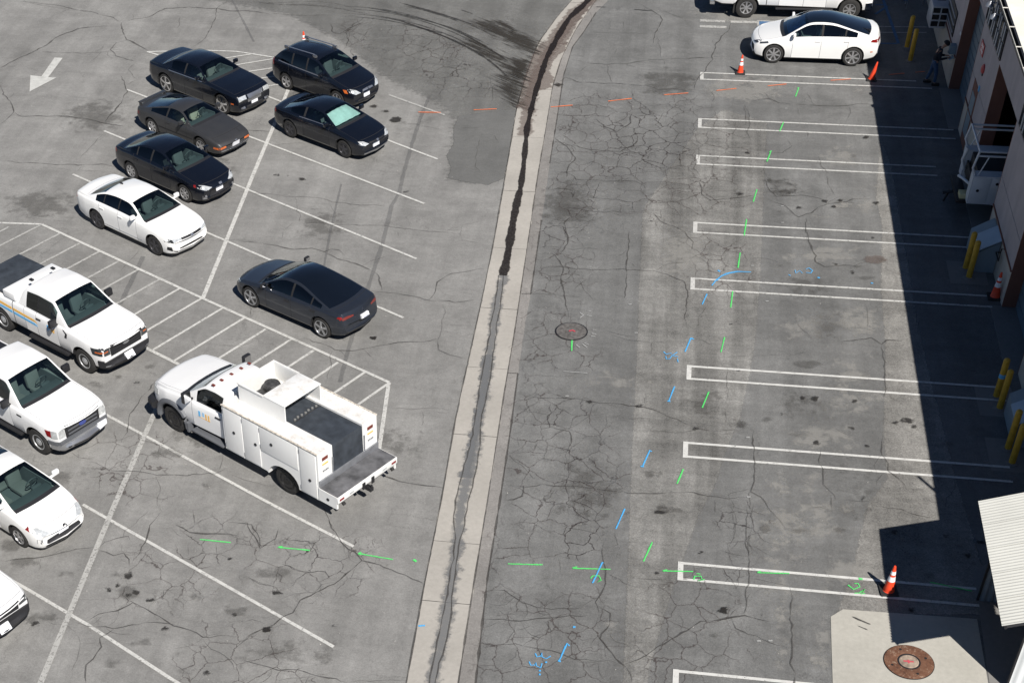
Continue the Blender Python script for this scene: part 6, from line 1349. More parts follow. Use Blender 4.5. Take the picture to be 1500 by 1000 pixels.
bm = bmesh.new(); lathe(bm, [(.2, ZB + .031), (.2, ZB + .04), (.02, ZB + .05)], 20, M=Matrix.Translation((-1.45, .05, 0))); bmobj('lid_vent', bm, M['service'], root, True)
# machine in the bin
bm = bmesh.new(); bx(bm, -.85, -.40, -.30, .30, 1.66, 2.10, .08); 
lathe(bm, [(.05, 1.95), (.22, 2.0), (.25, 2.14), (.20, 2.26), (.06, 2.3)], 16, M=Matrix.Translation((-.66, -.12, .02)))
tube(bm, [(-.9, -.2, 1.8), (-.7, .1, 2.1), (-.45, .3, 1.9)], .035, 6); bx(bm, -.98, -.78, -.2, .1, 1.66, 1.9, .03)
mach = bmobj('compressor', bm, M['machine'], root, True)
bm = bmesh.new(); tube(bm, [(-.35, .34, 1.66), (-.35, .34, 1.86)], .13, 12); bmobj('white_bucket', bm, M['service'], root, True)
bm = bmesh.new(); bx(bm, -1.08, -.92, -.5, .5, 1.66, 1.76, .02); bmobj('rusty_bar', bm, M['rust'], root)
bm = bmesh.new(); tube(bm, [(-.4, -.5, 1.7), (-.5, -.45, 2.0), (-.8, -.5, 2.05), (-.95, -.55, 1.7)], .015, 5); bmobj('cable', bm, M['darksteel'], root, True)
# dark covered load
bm = bmesh.new(); NXs, NYs = 14, 9; g_ = []
for i in range(NXs + 1):
    row = []
    for j in range(NYs + 1):
        x = -1.35 - 1.98 * i / NXs; y = -.555 + 1.11 * j / NYs
        e = min(j, NYs - j) / NYs; z = 1.925 + .015 * noise.noise(Vector((x * 2, y * 2, 0))) - (.03 if j in (0, NYs) else 0)
        row.append(bm.verts.new((x, y, z)))
    g_.append(row)
for i in range(NXs):
    for j in range(NYs): bm.faces.new((g_[i][j], g_[i][j + 1], g_[i + 1][j + 1], g_[i + 1][j]))
ex = bmesh.ops.extrude_edge_only(bm, edges=[e for e in bm.edges if e.is_boundary])
for v in [q for q in ex['geom'] if isinstance(q, bmesh.types.BMVert)]: v.co.z = .86; v.co.x += -.03 if v.co.x < -3 else 0
bmesh.ops.recalc_face_normals(bm, faces=bm.faces); bmobj('covered_load', bm, M['tarp'], root, True, 50)
for k in range(7):
    bm = bmesh.new(); lathe(bm, [(.035, 0), (.035, .04), (.02, .05)], 10, M=Matrix.Translation((-1.90 + .012 * (k % 3), -.42 + k * .13, 1.92))); bmobj('canister', bm, M['seatgrey'], root, True)
bm = bmesh.new(); bx(bm, -1.97, -1.945, -.52, .45, 1.93, 1.945, .005); bmobj('rusty_bar', bm, M['machine'], root)
# rear work deck
bm = bmesh.new(); bx(bm, -3.96, X1 - .03, -1.10, 1.10, .86, .90, .01); bmobj('work_deck', bm, M['tray'], root, True)
bm = bmesh.new(); bx(bm, X1 - .045, X1 - .0, -1.10, 1.10, .90, 1.10, .01); bmobj('deck_riser', bm, M['steel'], root, True)
bm = bmesh.new(); bx(bm, -3.99, -3.94, -1.12, 1.12, .70, .885, .01); bx(bm, -3.94, X1, 1.06, 1.12, .50, .885); bx(bm, -3.94, X1, -1.12, -1.06, .50, .885)
db = bmobj('rear_bumper', bm, M['service'], root, True)
for sd in (1, -1):
    for y in (.98, .62):
        bm = bmesh.new(); bx(bm, -4.0, -3.985, sd * y - .08, sd * y + .08, .76, .82); bmobj('tail_light' if y > .8 else 'clear_light', bm, M['red'] if y > .8 else M['lens'], db)
    bm = bmesh.new(); lathe(bm, [(.045, 0), (.045, sd * .012), (.02, sd * .018)], 10, 'Y', M=Matrix.Translation((-3.65, sd * 1.12, .68))); bmobj('latch', bm, M['darksteel'], db)
    bm = bmesh.new(); tube(bm, [(-3.96, sd * .92, .64), (-4.02, sd * .92, .58)], .05, 8); bmobj('bump_stop', bm, M['rubber'], db)
bm = bmesh.new(); bx(bm, -4.12, -3.9, -.06, .06, .50, .62, .01); tube(bm, [(-4.1, 0, .60), (-4.1, 0, .70)], .03, 8); bx(bm, -4.01, -3.99, -.22, -.12, .62, .82); bx(bm, -4.01, -3.99, .12, .22, .62, .82); bmobj('tow_hitch', bm, M['darksteel'], root)
place(c, R_(147.8), at(257.7, 631), at(422, 722.7), 'L', k=(1.0, .98, .94))
service = c

# ------------------------------------------------------------------ building
WX = 10.87; ZR = 4.98
stucco = {}
def stuc(name, colr):
    t = NT(name); v = t.pos(); k = t.mr(t.noise(v, 1.1, 6, .6), .3, .7, .90, 1.08); k = t.math('MULTIPLY', k, t.mr(t.noise(t.mapped(v, (1, 1.6, .22)), 1.5, 5, .6), .35, .7, 1.03, .90))
    cc = t.mix(1., c4(colr), t.n('ShaderNodeCombineColor', {0: k, 1: k, 2: k}).outputs[0], 'MULTIPLY')
    return t.bsdf(color=cc, rough=.9, normal=t.bump(t.noise(v, 60, 4), .3, .004))
M['wall_upper'] = stuc('dusty pink stucco', (.44, .39, .39)); M['wall_lower'] = stuc('cream painted block', (.52, .48, .41)); M['wall_brown'] = stuc('brown painted trim', (.19, .085, .06))
M['door_blue'] = simple('blue grey roll door', (.10, .155, .20), .5, 0, .15, 1.5); M['inside'] = simple('dark interior wall', (.07, .065, .055), .9); M['roofing'] = stuc('cream roof coating', (.74, .72, .64))
M['sign_red'] = simple('red sign', (.45, .05, .05), .5); M['panel_blue'] = simple('blue grey panel', (.20, .26, .30), .6); M['louvre'] = simple('window slats', (.42, .43, .45), .5)
M['pane'] = simple('dark window pane', (.01, .012, .015), .08)
bld = empty('workshop_building', (WX, 46, 0), label='long workshop building with pinkish walls, brown door jambs and a pale flat roof', cat='building')
BX, BY = WX, 46
def bb(name, x0, x1, y0, y1, z0, z1, mat, parent=bld, bev=0):
    bm = bmesh.new(); bx(bm, x0 - BX, x1 - BX, y0 - BY, y1 - BY, z0, z1, bev); return bmobj(name, bm, M[mat] if isinstance(mat, str) else mat, parent, bool(bev))
piers = [(55.65, 66.0), (48.8, 52.35), (40.8, 44.8), (30.6, 37.3)]
ops_ = [(52.35, 55.65), (44.8, 48.8), (37.3, 40.8)]
HO = 3.76
for ya, yb in piers:
    pr = bb('wall', WX + .02, WX + .38, ya, yb, 0, HO, 'gap')
    n = max(1, round((yb - ya) / 1.3)); 
    for k in range(n):
        p0, p1 = ya + (yb - ya) * k / n, ya + (yb - ya) * (k + 1) / n
        for z0, z1, mt in ((0, 1.12, 'wall_lower'), (1.13, 2.045, 'wall_upper'), (2.055, HO, 'wall_upper')):
            bb('wall_panel', WX, WX + .02, p0 + (.006 if k else 0), p1 - (.006 if k < n - 1 else 0), z0, z1 - .012, mt, pr)
    bb('ledge', WX - .035, WX, ya, yb, 1.105, 1.15, 'wall_brown', pr)
    for yy, s_ in ((ya, 1), (yb, -1)):
        if ya > 32 or s_ < 0: bb('door_jamb', WX + .0, WX + .42, *sorted((yy, yy - s_ * .05)), 0, HO, 'wall_brown', pr)
hd_ = bb('wall', WX + .02, WX + .38, 30.6, 66.0, HO, ZR - .05, 'gap')
for k in range(26):
    p0 = 30.6 + 35.4 * k / 26; bb('wall_panel', WX, WX + .02, p0 + .006, p0 + 35.4 / 26 - .006, HO, ZR - .06, 'wall_upper', hd_)
bb('roof', WX + .10, WX + 14, 24.6, 66.2, ZR - .04, ZR + .05, 'roofing')
bb('wall', WX + .06, WX + 14, 24.8, 30.6, 0, ZR - .05, 'wall_upper')
bm = bmesh.new()
for x0, x1, z0, z1 in ((-.05, .09, ZR - .10, ZR - .06), (-.05, -.03, ZR - .06, ZR + .03), (.05, .09, ZR - .06, ZR + .03)): bx(bm, x0, x1, 24.6 - BY, 66.2 - BY, z0, z1)
gt = bmobj('gutter', bm, M['darksteel'], bld)
bb('gutter_lip', WX - .06, WX - .035, 24.6, 66.2, ZR + .0, ZR + .03, 'roofing', gt)
for k in range(26): bb('gutter_bracket', WX - .07, WX + .10, 26 + k * 1.5, 26.04 + k * 1.5, ZR + .03, ZR + .045, 'roofing', gt)
for ya, yb in ops_[0::2]:
    dr = bb('roll_door', WX + .40, WX + .43, ya, yb, 0, HO, 'door_blue')
    for k in range(12): bb('door_slat', WX + .375, WX + .40, ya + .06, yb - .06, .03 + k * .31, .03 + k * .31 + .285, 'door_blue', dr)
ya, yb = ops_[1]
bm = bmesh.new(); bx(bm, .42, 9.0, ya - 3 - BY, yb + 3 - BY, .018, HO + .3)
for f in list(bm.faces):
    if f.calc_center_median().x < .5: bm.faces.remove(f)
bmesh.ops.reverse_faces(bm, faces=bm.faces); bmobj('interior_room', bm, M['inside'], bld)
bb('inner_shelf', WX + 1.2, WX + 4, yb + 1.0, yb + 1.5, 1.9, 2.0, 'door_blue'); bb('inner_shelf', WX + 1.2, WX + 4, yb + 1.0, yb + 1.5, 2.7, 2.75, 'wall_lower')
# clerestory windows with white slats, under the eave
for w0, w1 in ((48.78, 52.2), (40.9, 44.4)):
    wn = bb('window', WX - .045, WX, w0, w1, 3.86, 4.92, 'darksteel')
    for r_ in range(2):
        for k in range(4):
            a0 = w0 + .06 + (w1 - w0 - .06) * k / 4; a1 = w0 + (w1 - w0 - .06) * (k + 1) / 4; z0 = 3.92 + r_ * .5
            bb('pane', WX - .055, WX - .045, a0, a1, z0, z0 + .44, 'pane', wn)
            bb('slat', WX - .075, WX - .055, a0 + .04, a0 + .13, z0, z0 + .44, 'louvre', wn); bb('slat', WX - .075, WX - .055, a0 + .34, a0 + .43, z0, z0 + .44, 'louvre', wn)
for yy in (51.2, 50.2):
    bm = bmesh.new(); lathe(bm, [(.03, 0), (.10, -.06), (.12, -.14), (.02, -.15)], 12, M=Matrix.Translation((-.22, yy - BY, 4.75))); tube(bm, [(0, yy - BY, 4.70), (-.22, yy - BY, 4.75)], .02, 6); bmobj('wall_lamp', bm, M['steel'], bld, True)
# lower slatted window in the far wall
wn = bb('window', WX - .035, WX, 57.0, 59.0, 1.30, 2.15, 'darksteel')
for k in range(3): bb('slat', WX - .06, WX - .035, 57.1, 58.9, 1.42 + k * .25, 1.46 + k * .25, 'louvre', wn)
wn = bb('window', WX - .035, WX, 60.3, 61.6, 1.30, 2.3, 'darksteel')
for k in range(3): bb('slat', WX - .06, WX - .035, 60.4, 61.5, 1.42 + k * .25, 1.46 + k * .25, 'louvre', wn)
# person door with brown frame on the middle pier
bb('side_door', WX - .012, WX, 50.72, 51.66, 0, 2.1, 'wall_brown'); bb('door_panel', WX - .022, WX - .012, 50.86, 51.52, .35, 1.75, 'panel_blue')
pp = bb('downpipe', WX - .07, WX - .0, 61.72, 61.80, 0, ZR - .1, 'wall_brown')
# window air conditioner
ac = empty('air_conditioner', (WX - .28, 59.3, .9), label='boxy pale air conditioner with black grilles sticking out of the far wall', cat='air conditioner')
bm = bmesh.new(); bx(bm, -.30, .28, -.5, .5, 0, .80, .02); bmobj('casing', bm, M['louvre'], ac, True)
for r_ in range(3):
    for k in range(2):
        bm = bmesh.new(); bx(bm, -.27 + k * .30, -.02 + k * .26, -.508, -.498, .08 + r_ * .24, .26 + r_ * .24); bmobj('grille', bm, M['pane'], ac)
bm = bmesh.new(); bx(bm, -.1, .2, .1, .4, .80, .83); bmobj('top_vent', bm, M['pane'], ac)
# signs and small boxes on the wall
def wallthing(name, label, cat, y0, y1, z0, z1, mt, d=.03):
    o = empty(name, (WX - .001, (y0 + y1) / 2, z0), label=label, cat=cat); bm = bmesh.new(); bx(bm, -d, 0, -(y1 - y0) / 2, (y1 - y0) / 2, 0, z1 - z0, .004); bmobj('board', bm, M[mt], o); return o
o = wallthing('warning_sign', 'red square warning sign with white lettering high on the middle wall', 'sign', 51.35, 51.95, 2.90, 3.27, 'sign_red')
bm = bmesh.new()
for r_ in range(2):
    for k in range(3): bx(bm, -.034, -.03, -.20 + k * .14, -.12 + k * .14, .06 + r_ * .15, .16 + r_ * .15)
bmobj('lettering', bm, M['white_band'], o)
o = empty('alarm_bell', (WX, 50.75, 2.78), label='round dark red alarm bell below the red warning sign', cat='alarm bell')
bm = bmesh.new(); Mx = Matrix.Rotation(R_(-90), 4, 'Y'); lathe(bm, [(.15, 0), (.15, .04), (.10, .08), (.02, .09)], 18, M=Mx); bmobj('gong', bm, M['sign_red'], o, True)
bm = bmesh.new(); bx(bm, -.03, 0, -.06, .06, -.22, -.16); bmobj('bracket', bm, M['darksteel'], o)
wallthing('small_notice', 'tiny blue notice low beside the middle garage door', 'sign', 50.6, 50.74, 2.08, 2.24, 'bluestripe')
wallthing('door_number_plate', 'tiny white plate on the brown jamb by the person', 'sign', 55.66, 55.82, 1.9, 1.98, 'white_band', .02)
o = empty('soap_dispenser', (WX, 55.95, 1.15), label='small blue grey box on the wall where the person reaches', cat='wall box')
bm = bmesh.new(); bx(bm, -.22, 0, -.15, .15, 0, .32, .04); bmobj('casing', bm, M['panel_blue'], o, True); bm = bmesh.new(); bx(bm, -.26, -.20, -.06, .06, .02, .08, .01); bmobj('spout', bm, M['steel'], o)
def cabinet(y, label, w=.75):
    o = empty('drop_cabinet', (WX, y, .016), label=label, cat='cabinet')
    bm = bmesh.new(); pr = [(-.02, 0), (-.62, 0), (-.62, .62), (-.02, 1.0)]
    a = [bm.verts.new((x, -w, z)) for x, z in pr]; b_ = [bm.verts.new((x, w, z)) for x, z in pr]; bm.faces.new(a[::-1]); bm.faces.new(b_)
    for i in range(4): bm.faces.new((a[i], a[(i + 1) % 4], b_[(i + 1) % 4], b_[i]))
    bmesh.ops.recalc_face_normals(bm, faces=bm.faces); bmobj('cabinet_body', bm, M['panel_blue'], o)
    bm = bmesh.new(); v = [(-.68, .66), (-.0, 1.06), (-.0, 1.09), (-.68, .69)]; a = [bm.verts.new((x, -w - .03, z)) for x, z in v]; b_ = [bm.verts.new((x, w * .2, z)) for x, z in v]; bm.faces.new(a[::-1]); bm.faces.new(b_)
    for i in range(4): bm.faces.new((a[i], a[(i + 1) % 4], b_[(i + 1) % 4], b_[i]))
    bmesh.ops.recalc_face_normals(bm, faces=bm.faces); bmobj('sloping_lid', bm, simple('pale blue lid', (.34, .44, .52), .5), o)
    return o
cabinet(43.4, 'grey blue cabinet with sloping lid against the wall, behind the shaded cone')
cabinet(34.6, 'grey blue cabinet at the right edge beside the paired bollards')
o = empty('pipe_bracket', (WX, 42.1, .75), label='thin black bent pipe bracket on the cream wall above the shaded cone', cat='pipe')
bm = bmesh.new(); tube(bm, [(0, .45, 0), (-.12, .45, 0), (-.12, -.05, 0), (-.12, -.05, .38), (0, -.05, .38)], .022, 6); bmobj('bent_pipe', bm, M['darksteel'], o, True)
o = empty('wall_rail', (WX - .5, 63.3, 0), label='low pale pipe frame by the far end of the wall', cat='rail')
bm = bmesh.new(); tube(bm, [(-.35, .2, 0), (-.35, .2, .5), (.3, .2, .5), (.3, .2, 0)], .03, 6); tube(bm, [(-.35, -.3, 0), (-.35, -.3, .5), (-.35, .2, .5)], .03, 6); tube(bm, [(-.35, -.3, .5), (.3, -.3, .5), (.3, .2, .5)], .03, 6); bmobj('pipe_frame', bm, M['steel'], o, True)
# roof pole whose shadow lies on the stalls
pt = at(1345, 698); ph = 6.35
o = empty('roof_pole', (pt.x + .53 * ph, pt.y - .80 * ph, ZR), label='thin vent pole standing on the workshop roof', cat='pole')
bm = bmesh.new(); tube(bm, [(0, 0, 0), (0, 0, ph - ZR)], .045, 10); bmobj('mast', bm, M['steel'], o, True); bm = bmesh.new(); lathe(bm, [(.12, 0), (.12, .02), (.05, .05)], 12); bmobj('flange', bm, M['steel'], o)

# ------------------------------------------------------------------ corrugated carport
M['corr_roof'] = simple('cream corrugated sheet', (.52, .52, .48), .5, .0, .05, 1.2); M['corr_wall'] = simple('white corrugated sheet', (.62, .64, .64), .5, 0, .06, 1.5); M['corr_dark'] = simple('grey corrugated sheet', (.14, .17, .20), .6, 0, .1, 2)
cp = empty('carport', (8.7, 25.2, 0), label='corrugated metal carport with a cream sloping roof, bottom right', cat='carport')
CXo, CYo = 8.7, 25.2
def corr(name, O, U, V, lu, lv, pitch, amp, mat, parent):
    """sheet from O along V (ribs run along U), profile waves along V"""
    O, U, V = Vector(O), Vector(U).normalized(), Vector(V).normalized(); Nn = U.cross(V).normalized()
    n = int(lv / pitch * 6); vs, fs = [], []
    for i in range(n + 1):
        t = lv * i / n; h = amp * math.sin(2 * math.pi * t / pitch)
        for s in (0, lu): vs.append(O + V * t + Nn * h + U * s - Vector((CXo, CYo, 0)))
    for i in range(n): fs.append((2 * i, 2 * i + 1, 2 * i + 3, 2 * i + 2))
    return meshobj(name, vs, fs, mat, parent, True)
sl_ = .38; x_l = 8.14; z_l = 2.70
ya_, yb_ = 23.85, 27.85
U = Vector((1, .0, sl_))
w_ = (yb_ - ya_) / 5
for k in range(5): corr('roof_sheet', (x_l - .01, ya_ + w_ * k, z_l + .003 * (k % 2)), U, (0, 1, 0), 3.2, w_ + .03, .092, .016, M['corr_roof'], cp)
bm = bmesh.new()
for y in (ya_ + .05, (ya_ + yb_) / 2, yb_ - .05):
    a = Vector((x_l + .05 - CXo, y - CYo, z_l - .06)); tube(bm, [a, a + Vector((2.7, 0, 2.7 * sl_))], .035, 6)
bmobj('rafter', bm, M['darksteel'], cp); bm = bmesh.new(); tube(bm, [(x_l + .08 - CXo, ya_ - CYo, z_l - .05), (x_l + .08 - CXo, yb_ - CYo, z_l - .05)], .03, 6); bmobj('eave_beam', bm, M['darksteel'], cp)
# walls: front (towards us), back
corr('front_wall', (9.02, 24.92, 0), (0, 0, 1), (1, 0, 0), 2.95, 2.0, .20, .018, M['corr_wall'], cp)
corr('back_wall', (8.74, 27.70, 0), (0, 0, 1), (1, 0, 0), 2.85, 2.1, .15, .018, M['corr_dark'], cp)
for a_ in ((.29, .33, -.31, -.27, 0, 3.0), (.01, .06, 2.5, 2.55, 0, 2.85)):
    bm = bmesh.new(); bx(bm, *a_); bmobj('corner_post', bm, M['darksteel'], cp)
bm = bmesh.new(); bx(bm, .03, .06, 2.44, 2.5, 1.5, 1.56); bmobj('reflector', bm, M['red'], cp)

# ------------------------------------------------------------------ bollards, in pairs
def bollard():
    o = empty('bollard', label='x', cat='bollard', group='yellow bollards standing in pairs by the wall')
    bm = bmesh.new(); lathe(bm, [(.085, 0), (.085, 1.12), (.078, 1.155), (.05, 1.185), (.005, 1.195)], 18); bmobj('post', bm, M['yellow'], o, True)
    bm = bmesh.new(); lathe(bm, [(.17, 0), (.165, .012), (.10, .02), (.09, .022)], 16); bmobj('footing', bm, M['concrete_dark'], o)
    return o
bl0 = bollard(); used = False
BP = [((1328, 70), 'farther bollard of the pair nearest the person'), ((1333, 89.7), 'nearer bollard of the pair nearest the person'), ((1414, 393.5), 'farther bollard of the pair beside the sloping cabinet'), ((1419, 406.5), 'nearer bollard of the pair beside the sloping cabinet'),
      ((1459, 581), 'farther bollard of the pair in line with the manhole, one with a blue scuff'), ((1464, 598), 'nearer bollard of the pair above the last pair'), ((1476, 657), 'farther bollard of the pair at the right edge above the carport'), ((1482, 678), 'nearest bollard of all, at the right edge above the carport')]
for k, (q, lb) in enumerate(BP):
    o = bl0 if k == 0 else copy_tree(bl0); p_ = at(*q); o.location = (p_.x, p_.y, .012); o['label'] = 'yellow ' + lb if not lb.startswith('farther bollard of the pair in') else 'yellow farther bollard with a blue scuff, middle pair at the right edge'
bm = bmesh.new(); lathe(bm, [(.0865, .60), (.0865, .72)], 18); 
for v in list(bm.verts): pass
for a_, b_ in (((1414, 393.5), (1419, 406.5)), ((1459, 581), (1464, 598)), ((1476, 657), (1482, 678))):
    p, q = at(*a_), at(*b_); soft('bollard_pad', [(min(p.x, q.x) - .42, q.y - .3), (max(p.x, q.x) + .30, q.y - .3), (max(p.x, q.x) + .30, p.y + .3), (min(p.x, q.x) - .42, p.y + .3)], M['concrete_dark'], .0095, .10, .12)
bmobj('blue_scuff', bm, M['bluestripe'], [o for o in bpy.data.objects if o.get('label') == 'yellow farther bollard with a blue scuff, middle pair at the right edge'][0])

# ------------------------------------------------------------------ traffic cones
def cone(label, loc, h=.71, tilt=0, bands=2, rz=0, shrink=1):
    o = empty('traffic_cone', loc, rz, label=label, cat='traffic cone', group='orange traffic cones')
    k = h / .71; bm = bmesh.new(); b_ = .19 * k
    bx(bm, -b_, b_, -b_, b_, 0, .035, .012); bmobj('base', bm, M['base_black'], o, True)
    T = Matrix.Translation((0, 0, .03)) @ Matrix.Rotation(tilt, 4, 'Y')
    r0, r1 = .118 * k, .026 * k
    def rr(t): return r0 + (r1 - r0) * t
    bm = bmesh.new(); lathe(bm, [(r0 + .012, 0)] + [(rr(t), (h - .03) * t) for t in (.02, .3, .6, .8, .97)] + [(r1 * .8, h - .03)], 20, M=T); bmobj('cone_body', bm, M['cone'], o, True)
    for t0, t1 in ((.42, .60), (.68, .80))[:bands] if bands == 2 else ((.45, .78),)[:bands]:
        bm = bmesh.new(); lathe(bm, [(rr(t0) + .003, (h - .03) * t0), (rr(t1) + .003, (h - .03) * t1)], 20, M=T); bmobj('reflective_band', bm, M['white_band'], o, True)
    return o
p_ = at(1084, 107.5); cone('orange cone with two white bands in front of the white crossover', (p_.x, p_.y, .02), .66)
p_ = at(1276, 117.5); cone('plain orange cone leaning over at the shadow edge behind the white crossover', (p_.x, p_.y, .02), .66, R_(9), 0)
p_ = at(1460, 436); cone('orange cone with two white bands in deep shade by the wall', (p_.x - .06, p_.y, .02), .80)
p_ = at(1301, 866); cone('large orange cone at the corner of the carport shadow, above the concrete slab', (p_.x, p_.y, .02), .76, rz=R_(6))
p_ = at(446, 74); cone('orange cone standing behind the black tall hatchback', (p_.x, p_.y, .02), .71)

# ------------------------------------------------------------------ manhole covers
def manhole(name, label, p, r, big):
    o = empty(name, (p.x, p.y, .012), label=label, cat='manhole cover')
    if big:
        bm = bmesh.new(); lathe(bm, [(r * 1.03, 0), (r * 1.03, .012), (r * .99, .014)], 48); bmobj('frame', bm, M['darksteel'], o, True)
        bm = bmesh.new(); lathe(bm, [(r * .47, .02), (r * .47, .0285), (r * .41, .0285)], 36); bmobj('seat_ring', bm, M['darksteel'], o, True)
        bm = bmesh.new(); lathe(bm, [(r, 0), (r, .022), (r * .95, .030), (r * .45, .026), (r * .43, .020)], 48); bmobj('outer_ring', bm, M['rustring'], o, True)
        bm = bmesh.new(); lathe(bm, [(r * .42, .0), (r * .42, .022), (r * .38, .034), (r * .34, .036), (r * .33, .030), (.01, .030)], 36); bmobj('inner_lid', bm, M['palelid'], o, True)
        bm = bmesh.new(); bx(bm, -.12, .10, -.02, .02, .031, .034); bx(bm, -.03, .01, -.06, .05, .0315, .0345); bmobj('red_mark', bm, M['spinkm'], o)
        for k in range(4): 
            a = k * 1.57 + .4; bm = bmesh.new(); lathe(bm, [(.03, .02), (.03, .034)], 10, M=Matrix.Translation((r * .75 * math.cos(a), r * .75 * math.sin(a), 0))); bmobj('lift_hole', bm, M['gap'], o)
    else:
        bm = bmesh.new(); lathe(bm, [(r, 0), (r, .012), (r * .94, .014), (r * .93, .008)], 40); bmobj('frame', bm, M['darksteel'], o, True)
        bm = bmesh.new(); lathe(bm, [(r * .92, .0), (r * .92, .014), (.01, .015)], 40)
        for i in range(-5, 6):
            for j in range(-5, 6):
                if math.hypot(i, j) < 5.2: bx(bm, i * r * .15 - .016, i * r * .15 + .016, j * r * .15 - .016, j * r * .15 + .016, .014, .019)
        bmobj('lid', bm, simple('worn iron', (.15, .14, .13), .6, .3, .4, 9), o)
    return o
def rustring():
    t = NT('rusted ring'); v = t.objc(); f = t.noise(v, 5, 7, .7); g_ = t.noise(v, 14, 5, .7)
    a = t.mix(t.mr(f, .38, .62), (.10, .040, .020, 1), (.17, .080, .045, 1)); a = t.mix(t.mr(g_, .55, .68), a, (.30, .22, .16, 1)); a = t.mix(t.mr(g_, .42, .34), a, (.06, .03, .02, 1))
    return t.bsdf(color=a, rough=.85, normal=t.bump(g_, .5, .01))
M['rustring'] = rustring(); M['palelid'] = simple('pale weathered lid', (.28, .22, .17), .8, 0, .45, 9); M['spinkm'] = simple('red paint', (.5, .08, .10), .6)
manhole('manhole_cover', 'small dark manhole cover with a red mark in the middle lane', at(837, 486), .47, False)
mh = manhole('manhole_cover', 'large rusty manhole cover on the pale concrete slab', at(1331, 970), .53, True)
# ------------------------------------------------------------------ rack truck half inside the middle door
rt = empty('rack_truck', (11.6, 46.8, .018), label='white work truck with a tubular ladder rack, half inside the open middle doorway', cat='work truck')
ox, oy = 11.6, 46.8
def rp(name, parts, mat, parent=rt, bev=.008):
    bm = bmesh.new()
    for p in parts: bx(bm, p[0] - ox, p[1] - ox, p[2] - oy, p[3] - oy, p[4], p[5], bev)
    return bmobj(name, bm, M[mat] if isinstance(mat, str) else mat, parent, True)
M['bay_white'] = simple('truck body white', (.62, .64, .66), .45)
for y0, y1, s_ in ((45.72, 46.12, -1), (47.48, 47.88, 1)):
    bm = bmesh.new(); pr = [(10.28, .62), (10.28, 1.52), (13.6, 1.52), (13.6, .55)] + [(11.75 + .50 * math.cos(R_(a)), .55 + .52 * math.sin(R_(a))) for a in range(0, 181, 20)] + [(10.95, .62)]
    a = [bm.verts.new((x - ox, y0 - oy, z)) for x, z in pr]; b_ = [bm.verts.new((x - ox, y1 - oy, z)) for x, z in pr]
    bm.faces.new(a); bm.faces.new(b_[::-1])
    for i in range(len(pr)): bm.faces.new((a[i], b_[i], b_[(i + 1) % len(pr)], a[(i + 1) % len(pr)]))
    bmesh.ops.recalc_face_normals(bm, faces=bm.faces); sc_ = bmobj('side_compartment', bm, M['bay_white'], rt)
    yo = y0 if s_ < 0 else y1
    for x0, x1, z0 in ((10.34, 10.82, .68), (10.86, 12.6, 1.16)):
        d_ = rp('compartment_door', [(x0, x1, *sorted((yo, yo + s_ * .015)), z0, 1.47)], 'bay_white', sc_, .004)
        bm = bmesh.new(); lathe(bm, [(.045, 0), (.045, s_ * .015), (.01, s_ * .02)], 12, 'Y', M=Matrix.Translation((x0 + .16 - ox, yo + s_ * .015 - oy, (z0 + 1.45) / 2))); bmobj('latch', bm, M['darksteel'], sc_)
for x in (11.75, 15.4):
    for s_ in (1, -1): add_wheel(rt, x - ox, s_ * .92, .39, .24, .24, 'steel', 'steelrim')
rp('bed_floor', [(10.4, 13.6, 46.12, 47.48, .80, .90), (10.36, 10.42, 46.12, 47.48, .8, 1.2)], 'darksteel'); rp('chassis', [(10.5, 16, 46.3, 46.4, .5, .68), (10.5, 16, 47.2, 47.3, .5, .68)], 'darksteel')
rp('dark_bed_fill', [(10.46, 13.5, 46.14, 47.46, .9, 1.50)], 'base_black', bev=.03)  # black block added so the bed between the compartments looks black
rp('rear_bumper', [(10.02, 10.34, 45.95, 47.65, .50, .60)], 'darksteel'); rp('yellow_chock', [(10.1, 10.34, 46.05, 46.4, .60, .74)], simple('faded yellow plastic', (.55, .50, .28), .6))
bm = bmesh.new(); tube(bm, [(9.75 - ox, .1, .35), (10.05 - ox, .1, .42), (10.3 - ox, .1, .55)], .05, 8); tube(bm, [(9.85 - ox, .2, .02), (9.95 - ox, .15, .42)], .03, 6); bmobj('tow_hitch', bm, M['darksteel'], rt, True)
rp('cab', [(13.8, 15.2, 45.9, 47.7, .6, 2.0), (15.2, 16.4, 45.9, 47.7, .6, 1.3)], 'bay_white', bev=.12)
fr = rp('cab_window', [(14.1, 14.9, 45.885, 45.9, 1.35, 1.85), (14.1, 14.9, 47.7, 47.715, 1.35, 1.85)], 'pane', bev=0)
for s_, yy, zt in ((-1, 45.8, 2.28), (1, 47.8, 2.22)):
    bm = bmesh.new(); Y_ = yy - oy
    for z in (zt, zt - .14): tube(bm, [(10.30 - ox, Y_, z), (13.8 - ox, Y_, z)], .032, 8)
    tube(bm, [(10.34 - ox, Y_, 1.5), (10.22 - ox, Y_, 1.75), (10.30 - ox, Y_, zt)], .036, 8)
    for x in (11.9, 13.6): tube(bm, [(x - ox, Y_, 1.5), (x - ox, Y_, zt)], .032, 8)
    tube(bm, [(10.42 - ox, Y_, 1.5), (10.62 - ox, Y_, zt - .14)], .02, 6)
    bmobj('rack_side', bm, M['bay_white'], rt, True)
for x in (10.31, 11.6, 12.9):
    bm = bmesh.new(); tube(bm, [(x - ox, -1.0, 2.28), (x - ox, 1.0, 2.22)], .032, 8); bmobj('cross_bar', bm, M['bay_white'], rt, True)
bm = bmesh.new(); tube(bm, [(10.30 - ox, .55, .95), (10.18 - ox, .5, 1.3), (10.25 - ox, .45, 1.7)], .05, 8); tube(bm, [(10.4 - ox, -.5, .95), (10.2 - ox, -.2, 1.0), (10.12 - ox, .2, .9)], .045, 8); bmobj('hose_reel_frame', bm, M['bay_white'], rt, True)

